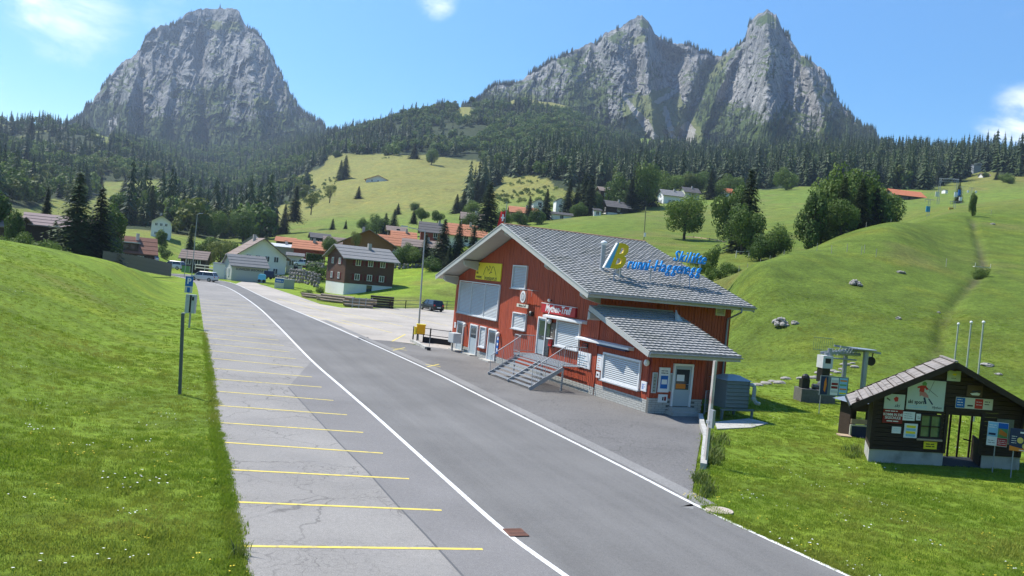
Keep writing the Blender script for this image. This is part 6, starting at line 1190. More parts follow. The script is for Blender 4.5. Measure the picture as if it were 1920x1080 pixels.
def house(name, px, py, d, W_, D_, hw, rise, rot, wallm, roofm, label, ridge='x', fwin=(3, 2), swin=(2, 2), base=None, basem=None, oh=.7, shut=None, chim=True, winsz=(1.0, 1.2), side='left', cat='house', dormer=False, balcony=False, courses=True, door=True, cut=None):
    p = at(px, py, d)
    if d > 250: p[2] = max(p[2], gz(p[0], p[1])-.1)
    t = empty(name, p, math.radians(rot), label, cat); bh = base or 0
    g = MB(); x0, x1, y0, y1 = 0, W_, 0, D_
    if ridge == 'x': prof = lambda x: [(x, 0, bh), (x, D_, bh), (x, D_, hw), (x, D_/2, hw+rise), (x, 0, hw)]; g.prism(prof(0), (0, 0, 0), (W_, 0, 0))
    else: g.prism([(0, 0, bh), (W_, 0, bh), (W_, 0, hw), (W_/2, 0, hw+rise), (0, 0, hw)], (0, 0, 0), (0, D_, 0))
    g.build('wall', wallm, t)
    g = MB(); g.box(.03, W_-.03, .03, D_-.03, -3.5, bh if bh else 0.0); g.build('base_wall', basem or wallm, t)
    run = (D_ if ridge == 'x' else W_)/2; sl = rise/run; nr = max(4, int(run/.9))
    for s in (0, 1):
        g = MB(); th = .18
        for i in range(nr if courses else 1):
            nn = nr if courses else 1; f0, f1 = i/nn, (i+1)/nn; a0, a1 = (run+oh)*f0, (run+oh)*f1; z0, z1 = hw+rise-sl*a0+.12, hw+rise-sl*a1+.12
            lift = .06
            if ridge == 'x':
                ya, yb = (D_/2-a0, D_/2-a1) if s == 0 else (D_/2+a0, D_/2+a1)
                g.add([(-oh, ya, z0), (W_+oh, ya, z0), (W_+oh, yb, z1+lift), (-oh, yb, z1+lift), (-oh, ya, z0-th), (W_+oh, ya, z0-th), (W_+oh, yb, z1-th+lift), (-oh, yb, z1-th+lift)], [(0,1,2,3), (7,6,5,4), (0,4,5,1), (1,5,6,2), (2,6,7,3), (3,7,4,0)])
            else:
                xa, xb = (W_/2-a0, W_/2-a1) if s == 0 else (W_/2+a0, W_/2+a1)
                g.add([(xa, -oh, z0), (xa, D_+oh, z0), (xb, D_+oh, z1+lift), (xb, -oh, z1+lift), (xa, -oh, z0-th), (xa, D_+oh, z0-th), (xb, D_+oh, z1-th+lift), (xb, -oh, z1-th+lift)], [(0,1,2,3), (7,6,5,4), (0,4,5,1), (1,5,6,2), (2,6,7,3), (3,7,4,0)])
        rf = g.build('roof', roofm, t)
        if s == 0 and chim: g = MB(); cxp = (W_*.62, D_*.42) if ridge == 'x' else (W_*.40, D_*.55); g.box(cxp[0]-.3, cxp[0]+.3, cxp[1]-.3, cxp[1]+.3, hw+rise*.5, hw+rise+.8); g.build('chimney', M_CHIM, rf)
    ww, wh = winsz
    def win(T, x, z):
        g = MB(); g.T = T; g.box(x-ww/2-.08, x+ww/2+.08, -.10, -.001, z-.08, z+.0).box(x-ww/2-.08, x+ww/2+.08, -.10, -.001, z+wh, z+wh+.08).box(x-ww/2-.08, x-ww/2, -.10, -.001, z, z+wh).box(x+ww/2, x+ww/2+.08, -.10, -.001, z, z+wh).box(x-.04, x+.04, -.09, -.001, z, z+wh); f = g.build('window', M_WINW, t)
        g = MB(); g.T = T; g.box(x-ww/2, x+ww/2, -.05, -.001, z, z+wh); g.build('pane', M_WINP, f)
        if shut:
            for sx in (-1, 1): g = MB(); g.T = T; xc = x+sx*(ww/2+.33); g.box(xc-.22, xc+.22, -.07, -.001, z-.05, z+wh+.05); g.build('shutter', shut, f)
    def face(T, L_, nx, nz, gable):
        if not nx: return
        for k in range(nz):
            z = bh+.75+k*2.55
            if z+wh > hw+(rise*.55 if gable else -.15): break
            n = nx if z+wh < hw else max(1, nx-1)
            for i in range(n): m = L_*(.12 if z+wh < hw else .28); win(T, m+(L_-2*m)*((i+.5)/n), z)
    I = Matrix.Identity(4); face(I, W_, fwin[0], fwin[1], ridge == 'y')
    if side == 'left': face(Matrix.Translation((0, D_, 0)) @ Matrix.Rotation(-math.pi/2, 4, 'Z'), D_, swin[0], swin[1], ridge == 'x')
    else: face(Matrix.Translation((W_, 0, 0)) @ Matrix.Rotation(math.pi/2, 4, 'Z'), D_, swin[0], swin[1], ridge == 'x')
    if door: g = MB(); dx = W_*.46; g.box(dx, dx+1.0, -.06, -.001, 0.02 if not bh else .02, 2.0); g.build('door', M_DARK, t) if not base else g.build('door', M_GLASS, t)
    if balcony:
        g = MB(); zb_ = bh+2.5; g.box(.3, W_-.3, -1.0, -.002, zb_-.15, zb_); b = g.build('balcony', H_DARK, t); g = MB(); g.box(.3, W_-.3, -1.0, -.95, zb_+.02, zb_+.85); g.build('balustrade', wallm if wallm is not H_WHITE else H_BROWN, b)
    if dormer:
        g = MB(); g.box(W_*.08, W_*.62, D_*.02-.3, D_*.4, hw+.1, hw+1.6); dm = g.build('dormer', H_DARK, t); g = MB(); g.box(W_*.05, W_*.65, -.7, D_*.42, hw+1.62, hw+1.80); g.build('dormer_roof', mat('sheet_roof', (.5, .52, .54), .5), dm)
        for k in range(3): g = MB(); g.box(W_*(.12+k*.16), W_*(.22+k*.16), D_*.02-.34, D_*.02-.301, hw+.5, hw+1.3); g.build('pane', M_WINP, dm)
    return t
M_WOODY = H_DARK
house('brown_house', 643, 553, 148, 9.3, 8.6, 6.7, 2.0, 34, H_BROWN, R_GREY, 'brown boarded house with white ground floor, red shutters and grey roof', ridge='x', fwin=(3, 3), swin=(2, 3), base=2.1, basem=H_WHITE, shut=M_SHUT, winsz=(.8, .95), oh=.8)
house('timber_house', 637, 520, 188, 11.0, 10, 8.2, 2.9, 12, H_ORANGE, R_BROWN, 'orange timber chalet with broad gable behind the brown boarded house', ridge='y', fwin=(3, 3), swin=(2, 2), oh=1.2, winsz=(1.1, 1.0))
house('white_house', 443, 514, 188, 10.4, 8.5, 4.5, 3.7, 30, H_WHITE, R_BROWN, 'large white gabled house behind the small grey shed', ridge='y', fwin=(4, 3), swin=(1, 1), oh=.9, winsz=(.9, 1.1))
house('grey_house', 452, 470, 205, 5.0, 6, 1.8, 2.0, 12, H_GREY, R_GREY, 'grey gable with two windows rising behind the white house', ridge='y', fwin=(2, 1), swin=(0, 0), chim=False, door=False, winsz=(.6, .8), oh=.4)
house('small_shed', 433, 524, 168, 6.9, 5.0, 2.9, 1.9, 38, mat('shed_grey', (.44, .46, .43), .85, .05), R_GREY, 'small grey ski school shed with lettering on its long wall', fwin=(0, 0), swin=(2, 1), chim=False, winsz=(.45, 1.3), oh=.45, door=False, cat='shed')
_p = at(462, 510, 167.8); _t = bpy.data.objects['small_shed']; text('SCHWEIZER SKISCHULE', .62, _t, P_BLACK, (3.45, -.03, 2.1), .004, bold=.008, sx=.82)
house('white_container', 398, 519, 172, 2.4, 2.5, 2.6, .1, 8, H_WHITE, mat('flat_roof', (.5, .5, .5), .8), 'white box cabin left of the grey ski school shed', fwin=(0, 0), swin=(0, 0), chim=False, oh=.1, door=False, cat='cabin')
house('flat_house', 500, 492, 215, 6.5, 7, 4.2, .7, 10, H_GREY, mat('light_roof', (.6, .61, .6), .7), 'grey green house with pale low roof right of the white house', ridge='x', fwin=(3, 2), swin=(1, 1), oh=.5)
house('barn_house', 549, 487, 210, 7.2, 6, 3.1, 1.9, 8, H_REDW, R_ORANGE, 'reddish timber house with orange tiled roof near the hedge', fwin=(1, 1), swin=(1, 1), oh=.6)
house('roof_house', 517, 463, 240, 4.8, 5, 1.8, 1.1, 10, H_DARK, R_ORANGE, 'little dark house with pale red roof beyond the grey green house', fwin=(1, 1), swin=(0, 0), chim=False, oh=.5)
house('dark_chalet', 584, 460, 240, 4.9, 6, 2.4, 1.2, 20, mat('blue_black_boarding', (.03, .04, .05), .8), R_DARK, 'dark blue chalet with white windows and grey roof on the meadow edge', fwin=(3, 1), swin=(1, 1), ridge='x', oh=.6, winsz=(.7, .7), chim=False)
house('wood_house', 338, 500, 190, 5.0, 4.0, 2.1, 1.5, 8, H_DARK, R_BROWN, 'small dark timber house with brown roof left of the street lamps', fwin=(2, 1), swin=(1, 1), oh=.5, chim=False)
house('white_gable_house', 279, 477, 262, 5.2, 7, 4.6, 1.7, 20, H_WHITE, R_DARK, 'tall white gabled house standing alone before the sunny meadow', ridge='y', fwin=(3, 3), swin=(0, 0), oh=.7, winsz=(.6, .7), door=False)
house('farm_house', 203, 494, 180, 8.2, 6.5, 2.8, 2.8, 30, H_DARK, mat('red_brown_tiles', (.20, .095, .065), .85, .16, 1.5, .4, 6), 'farmhouse with large red brown roof and long dormer behind the grass bank', fwin=(2, 1), swin=(1, 1), oh=.6, dormer=True)
house('long_house', 48, 449, 150, 10.0, 6, 2.6, 1.6, 30, H_DARK, mat('mauve_roof', (.26, .20, .19), .85, .1, 1.5, .4, 6), 'long dark house with mauve brown roof left of the tall dark spruces', fwin=(0, 1), swin=(0, 0), oh=.6, door=True)
house('edge_house', -60, 437, 150, 6.4, 6, 1.6, 1.6, -5, H_DARK, R_BROWN, 'low dark house cut by the left edge of the view', fwin=(1, 1), swin=(0, 0), oh=.5)
house('orange_roof_house', 706, 474, 215, 6.3, 6, 2.6, 2.2, 12, H_CREAM, R_ORANGE, 'cream house with bright orange roof right of the orange timber chalet', fwin=(2, 1), swin=(1, 1), oh=.6, chim=False)
house('brown_roof_house', 757, 488, 190, 8.2, 6, 3.0, 2.0, 6, H_DARK, R_BROWN, 'dark house with wide brown roof under the long red roofed house', fwin=(3, 1), swin=(1, 1), oh=.9, balcony=True)
house('grey_roof_house', 788, 448, 228, 8.0, 8, 2.3, 2.6, 8, H_REDW, R_DARK, 'red walled house with dark grey roof joined to the orange roofed hall', fwin=(1, 1), swin=(1, 1), oh=.7)
house('long_hall', 838, 451, 226, 10.2, 9, 2.1, 2.9, 8, H_WHITE, R_ORANGE, 'long white house under a wide salmon tiled roof above the young spruces', fwin=(3, 1), swin=(1, 1), oh=.9)
house('little_house', 728, 440, 250, 5.0, 5, 1.5, 1.2, 14, H_DARK, R_BROWN, 'little dark house with pale brown roof above the orange roofed cream house', fwin=(1, 1), swin=(0, 0), chim=False, oh=.7)
house('hill_chalet', 958, 412, 285, 8.6, 7, 3.0, 1.9, 6, H_BROWN, R_ORANGE, 'brown chalet with salmon roof behind the flag above the station roof', fwin=(2, 1), swin=(1, 1), oh=.9)
house('garage', 1032, 415, 292, 7.6, 5, 2.2, .9, 8, H_WHITE, R_DARK, 'low white garage with painted figures at the meadow edge', fwin=(1, 1), swin=(1, 1), chim=False, oh=.5, cat='garage')
house('white_hut', 1113, 408, 300, 2.6, 4, 2.3, .8, 8, H_WHITE, R_DARK, 'tiny white house between the conifers left of the big dark barn', fwin=(1, 1), swin=(0, 0), chim=False, oh=.4, door=False)
house('dark_barn', 1140, 402, 318, 8.0, 8, 3.4, 2.2, 12, H_DARK, R_DARK, 'big dark barn with white base on the meadow rim', fwin=(1, 1), swin=(1, 1), oh=1.1, base=.9, basem=H_WHITE, cat='barn')
house('upper_chalet', 1126, 370, 345, 6.6, 6, 3.0, 1.6, 14, H_DARK, R_BROWN, 'dark chalet with light brown roof just above the big dark barn', fwin=(2, 1), swin=(1, 1), oh=.8)
house('white_villa', 1243, 384, 365, 9.2, 8, 4.2, 2.4, 10, H_WHITE, R_GREY, 'white villa with grey roof standing left of the round tree', fwin=(2, 2), swin=(2, 2), oh=.8, balcony=False)
house('yellow_villa', 1284, 370, 385, 7.0, 7, 2.8, 2.2, 12, H_YEL, R_DARK, 'pale yellow house with dark roof right of the white villa', fwin=(2, 1), swin=(1, 1), oh=.7)
house('low_white_house', 1203, 381, 360, 5.0, 6, 2.0, 1.0, 8, H_WHITE, mat('pale_sheet_roof', (.5, .52, .53), .6), 'low white house with pale roof left of the white villa', fwin=(2, 1), swin=(0, 0), chim=False, oh=.4)
house('hidden_house', 1000, 388, 310, 4.4, 5, 2.0, 1.2, 10, H_WHITE, R_DARK, 'white house with dark gable half hidden by conifers', ridge='y', fwin=(1, 1), swin=(0, 0), chim=False, oh=.5)
house('grey_white_house', 1042, 392, 318, 3.4, 5, 3.4, 1.0, 10, H_WHITE, R_DARK, 'narrow white house wall showing between two conifer groups', ridge='y', fwin=(1, 1), swin=(0, 0), chim=False, oh=.3, door=False)
house('red_roof_cottage', 1360, 366, 400, 4.0, 5, 1.5, 2.0, 10, H_WHITE, R_RED, 'small cottage with red roof behind the tall mixed trees', fwin=(1, 1), swin=(0, 0), chim=False, oh=.4)
house('red_barn', 1676, 377, 400, 14.0, 9, 2.6, 2.6, 6, mat('barn_boards', (.12, .10, .09), .9, .2, 1), mat('bright_red_tiles', (.50, .17, .08), .85, .1, 1, .4, 5), 'grey barn with long bright orange red roof at the top of the ski slope', fwin=(0, 0), swin=(0, 0), chim=False, oh=.8, cat='barn')
house('slope_hut', 1842, 336, 560, 5.4, 4, 1.6, 1.3, 6, H_WHITE, R_BROWN, 'little hut with brown roof far up the right hand slope', fwin=(1, 1), swin=(0, 0), chim=False, oh=.4)
house('alpine_farm', 686, 341, 600, 17.0, 8, 2.0, 3.4, 4, H_WHITE, R_RED, 'wide low alpine farm with red roof in the middle of the sunny pasture', ridge='y', fwin=(3, 1), swin=(0, 0), chim=False, oh=1.2, door=False)
house('far_hut', 95, 262, 1150, 11.0, 8, 2.6, 2.6, 4, H_WHITE, R_BROWN, 'tiny far hut among spruces under the left peak', fwin=(0, 0), swin=(0, 0), chim=False, oh=.6, door=False)
house('top_cabin', 1826, 318, 620, 7.0, 5, 3.0, .6, 4, mat('cabin_grey', (.25, .27, .28), .7), R_GREY, 'grey lift cabin at the forest edge above the little hut', fwin=(0, 0), swin=(0, 0), chim=False, oh=.3, door=False)
house('slope_barn', 1770, 384, 430, 1.2, 3, 1.6, .3, 4, H_WHITE, R_GREY, 'tiny white box below the lift gantry', fwin=(0, 0), swin=(0, 0), chim=False, oh=.1, door=False, cat='box')
house('back_house', 608, 474, 235, 6.0, 6, 2.6, 2.0, 16, H_BROWN, R_BROWN, 'brown house with light roof peeping out between hedge and orange chalet', fwin=(2, 1), swin=(1, 1), oh=.6, chim=False)
house('tiled_house', 735, 462, 225, 6.0, 6, 2.4, 1.9, 12, H_CREAM, R_ORANGE, 'cream house with faded orange tiles left of the long brown roof', fwin=(2, 1), swin=(1, 1), oh=.6)
house('lane_house', 536, 503, 196, 3.6, 4, 3.0, .6, 14, H_CREAM, R_GREY, 'cream annex with dark openings between shed and boulder wall', fwin=(2, 1), swin=(1, 1), oh=.3, chim=False)
house('high_house', 866, 424, 262, 7.0, 6, 2.6, 2.0, 8, H_DARK, R_BROWN, 'dark house with brown roof standing above the salmon tiled hall', fwin=(2, 1), swin=(1, 1), oh=.7)
# small things round the village
def small():
    p = at(514, 541, 150); t = empty('site_sign', p, math.radians(14), 'white and blue container with grey end beside the village road', 'container'); g = MB(); g.box(0, 1.55, 0, 1.6, -.3, 1.9); g.build('front_panel', P_CREAM, t); g = MB(); g.box(1.56, 3.3, 0, 1.6, -.5, 1.8); g.build('grey_box', H_GREY, t); g = MB(); g.box(.05, 1.5, -.03, -.001, 1.1, 1.75); g.build('blue_field', P_BLUE, t); lines(t, .2, 1.35, (1.32,), .22, P_WHITE, -.0305, rag=.1)
    p = at(483, 529, 158); t = empty('covered_trailer', p, math.radians(12), 'light blue covered trailer at the corner of the ski school shed', 'trailer'); g = MB(); g.prism([(0, 0, .45), (1.3, 0, .45), (1.3, 0, 1.2), (1.1, 0, 1.5), (.15, 0, 1.5), (0, 0, 1.2)], (0, 0, 0), (0, 1.6, 0)); g.build('tarpaulin', mat('sky_blue_tarpaulin', (.10, .42, .62), .5), t)
    for x in (.25, 1.05): g = MB(); g.tube((x, -.02, .28), (x, .12, .28), .28, 10); g.build('wheel', M_TYRE, t)
    p = at(494, 523, 165); t = empty('dark_trailer', p, math.radians(10), 'dark blue box trailer right of the light blue trailer', 'trailer'); g = MB(); g.box(0, 1.8, 0, 1.5, .4, 1.6); g.build('box', P_NAVY, t); g = MB(); g.tube((.5, -.02, .28), (.5, .12, .28), .28, 10); g.build('wheel', M_TYRE, t); g = MB(); g.tube((1.3, -.02, .28), (1.3, .12, .28), .28, 10); g.build('wheel', M_TYRE, t)
    # dry stone retaining wall: individual boulders
    q = random.Random(2); ms = []
    for s in range(4):
        bm = bmesh.new(); bmesh.ops.create_icosphere(bm, subdivisions=1, radius=.5)
        for v in bm.verts: v.co *= q.uniform(.75, 1.15)
        me = bpy.data.meshes.new('stone'); bm.to_mesh(me); bm.free(); me.materials.append(mat('wall_stone', (.20, .185, .17), .95, .4, 1.5, .6, 6)); ms.append(me)
    def swall(pts, h, lb, sz):
        o0 = at(*pts[0]); t = empty('stone_wall', o0, 0, lb, 'stone wall'); P = [at(*p)-o0 for p in pts]
        for a, b in zip(P, P[1:]):
            L_ = np.linalg.norm(b-a); n = max(1, int(L_/sz))
            for i in range(n):
                c = a+(b-a)*(i+.5)/n
                for k in range(int(h/sz/.8)): o = link_mesh('stone', ms[q.randint(0, 3)], parent=t, loc=(c[0]+q.uniform(-.1, .1), c[1]+k*.15, c[2]+.3*sz+k*sz*.78)); s = sz*q.uniform(.85, 1.25); o.scale = (s, s, s*.85); o.rotation_euler = (q.random()*3, q.random()*3, q.random()*6)
    swall([(540, 527, 160), (575, 532, 155), (598, 540, 152)], 2.6, 'retaining wall of dark boulders left of the brown house', .8)
    swall([(500, 519, 168), (540, 524, 162)], 1.0, 'low end of boulders climbing towards the village lane', .7)
    swall([(737, 503, 178), (800, 507, 178)], 1.6, 'pale stone wall under the young spruces right of the brown house', .8)
    swall([(575, 498, 178), (606, 503, 172)], 1.2, 'short pale stone wall above the lawn of the village', .7)
    # log pile
    M_LOG = mat('log_bark', (.26, .21, .16), .9, .3, 3, .4, 12); M_END = mat('log_end', (.35, .22, .13), .8, .2, 5)
    def logs(px, py, d, L_, nx, nz, r_, rot, lb):
        c = at(px, py, d); c[2] = 0; t = empty('log_pile', c, math.radians(rot), lb, 'log pile')
        for k in range(nz):
            for i in range(nx-k):
                g = MB(); x = (i+k*.5)*r_*2.05; rr = r_*q.uniform(.8, 1.02); z = r_+k*r_*1.75; e = q.uniform(-.5, .5); g.tube((x+q.uniform(-.03, .03), e, z), (x, L_+e, z), rr, 9, rr*.85, cap=False); o = g.build('log', M_LOG, t); g = MB(); g.tube((x, e+.01, z), (x, e+.0, z), rr*.96, 9); g.build('log_end', M_END, o)
    logs(648, 578, 109, 3.6, 4, 3, .22, -78, 'dark stack of logs with sawn ends at the car park corner')
    logs(655, 570, 114, 5.0, 4, 3, .19, 68, 'pile of long pale tree trunks beside the village road'); logs(606, 562, 122, 3.4, 3, 2, .17, 74, 'loose row of felled trunks behind the long pile')
    c = at(722, 576, 112); c[2] = 0; t = empty('timber_stack', c, math.radians(10), 'square stack of dark planks behind the green gate', 'timber stack')
    for k in range(5):
        g = MB(); g.box(-2.0, 1.1, 0, 1.4, k*.32, k*.32+.24); g.build('plank', H_DARK, t)
    # car park fence: posts and rails
    def fence(pts, h, rails, lb, m, step, rr=.03, name='fence', pw=.05, wood_=False, rh=None):
        o0 = pts[0]; t = empty(name, o0, 0, lb, 'fence'); 
        me_p = None
        for a, b in zip(pts, pts[1:]):
            a = np.array(a)-o0; b = np.array(b)-o0; L_ = np.linalg.norm(b-a); n = max(1, round(L_/step))
            for i in range(n+1):
                p = a+(b-a)*i/n; g = MB(); g.box(p[0]-pw, p[0]+pw, p[1]-pw, p[1]+pw, p[2]-.2, p[2]+h); g.build('post', m, t)
            for z in rails: g = MB(); g.obox((a[0], a[1], a[2]+z), (b[0], b[1], b[2]+z), rr*1.2, rh or rr*2); g.build('rail', m, t)
        return t
    G_ = mat('fence_green', (.10, .13, .12), .6); F0 = gp(698, 578); F1 = gp(860, 579)
    fence([F0, gp(760, 578.5), F1], 1.15, (1.1, .6, .15), 'thin green metal fence along the far side of the car park', G_, 4.5)
    fence([gp(660, 577), gp(697, 578)], 1.3, (1.2, .3), 'short pale gate section between the log stacks', M_METAL, 1.2)
    def ong(px, py, d): p = at(px, py, d); p[2] = gz(p[0], p[1]); return p
    W2 = mat('pale_new_timber', (.52, .40, .25), .8, .12, 4)
    fence([at(1250, 452, 190), at(1300, 453, 185), at(1330, 457, 180), at(1358, 462, 175)], 1.25, (1.0, .5), 'pale new timber fence under the round tree', W2, 3.5, .06, pw=.07, rh=.2)
    fence([at(1380, 481, 128), at(1404, 480, 128)], .9, (.7,), 'short white rail at the stream by the slope edge', P_CREAM, 2.5)
    # grey board fence behind the bank, every board a piece
    t0 = at(193, 489, 128); t = empty('board_fence', t0, 0, 'grey weathered board fence along the back of the grass bank', 'fence'); P = [at(193, 490, 128)-t0, at(255, 497, 140)-t0, at(322, 510, 158)-t0]; bme = None; wg = mat('grey_boards', (.16, .145, .13), .9, .25, 2)
    for a, b in zip(P, P[1:]):
        n = int(np.linalg.norm(b-a)/.42); ang = math.atan2(b[1]-a[1], b[0]-a[0])
        for i in range(n):
            if bme is None: g = MB(); g.box(-.18, .18, -.02, .02, -.8, 1.45); bme = g.mesh('board', wg)
            o = link_mesh('board', bme, parent=t, loc=a+(b-a)*i/n+np.array([0, 0, q.uniform(-.05, .05)])); o.rotation_euler = (0, 0, ang)
    # far guard rail, bins, cars
    a = at(366, 503, 185); b = at(402, 507, 178); t = empty('guard_rail', a, 0, 'pale guard rail behind the white car', 'guard rail'); v = b-a
    g = MB(); g.obox((0, 0, .8), (v[0], v[1], v[2]+.8), .1, .2); g.build('rail', P_CREAM, t); g = MB(); g.obox((0, 0, .2), (v[0], v[1], v[2]+.2), .1, .2); g.build('rail', P_CREAM, t)
    for f in (0, .5, 1): g = MB(); g.box(v[0]*f-.06, v[0]*f+.06, v[1]*f-.06, v[1]*f+.06, v[2]*f-.3, v[2]*f+.9); g.build('post', P_CREAM, t)
    for px, py, d, c, lb in ((325, 505, 172, (.55, .57, .58), 'white van parked before the small dark timber house'), (276, 491, 185, (.6, .6, .62), 'white car by the tall white gabled house'), (198, 478, 160, (.5, .55, .55), 'pale car glimpsed beside the dark spruces'), (570, 500, 185, (.55, .6, .65), 'silver blue car on the lane above the boulder wall')):
        p = at(px, py, d); car('far_car', (p[0], p[1], p[2]), math.radians(170), c, lb)
    p = at(340, 510, 165); t = empty('waste_container', p, .1, 'dark green waste container beside the white van', 'container'); g = MB(); g.box(0, 1.3, 0, 1, 0, 1.2); g.build('bin', P_GREEN, t); g = MB(); g.box(-.05, 1.35, -.05, 1.05, 1.2, 1.3); g.build('lid', P_BLACK, t)
    # little snow poles, meadow sign, flag, wooden pole
    p = on(1208, 95, 452); p = at(1208, 449, 120); zb_ = p[2]; t = empty('wooden_pole', p, 0, 'lone thin wooden pole with white box above the station roof', 'pole'); top = at(1211, 388, 120)-p; g = MB(); g.tube((0, 0, -2), (top[0], top[1], top[2]), .07, 7); g.build('pole', mat('pole_timber', (.22, .22, .12), .9, .2), t); g = MB(); g.box(-.12, .15, -.25, -.08, .35, .95); g.build('box', P_WHITE, t)
    for x, y0, y1, d, lb in ((1357, 431, 396, 175, 'white marker pole beside the tall mixed trees'),):
        p = at(x, y0, d); t = empty('marker_pole', p, 0, lb, 'pole'); h = at(x+1, y1, d)-p; g = MB(); g.tube((0, 0, -.3), (h[0], h[1], h[2]), .05, 6); g.build('pole', P_WHITE, t)
    p = at(944, 430, 66); t = empty('red_flag', p, 0, 'red flag with white cross waving behind the roof ridge', 'flag'); g = MB(); h = at(951, 378, 66)-p; g.tube((0, 0, -2), (h[0], h[1], h[2]), .03, 6); g.build('pole', M_METAL, t)
    V = []; F = []; z1 = at(950, 392, 66)-p; 
    for i in range(9):
        for j in range(7): V.append((z1[0]-.02-.42*i/8-.03*j, .10*math.sin(i*.9+j*.5), z1[2]-.15-1.25*j/6-.10*i/8+.05*math.sin(i)))
    for i in range(8):
        for j in range(6): a = i*7+j; F.append((a, a+1, a+8, a+7))
    fl = link_mesh('cloth', np_mesh('cloth', V, F, P_RED, True), parent=t); g = MB(); g.box(z1[0]-.38, z1[0]-.1, -.14, -.12, z1[2]-.78, z1[2]-.66).box(z1[0]-.30, z1[0]-.18, -.145, -.125, z1[2]-1.0, z1[2]-.45); g.build('white_cross', P_WHITE, fl)
small()
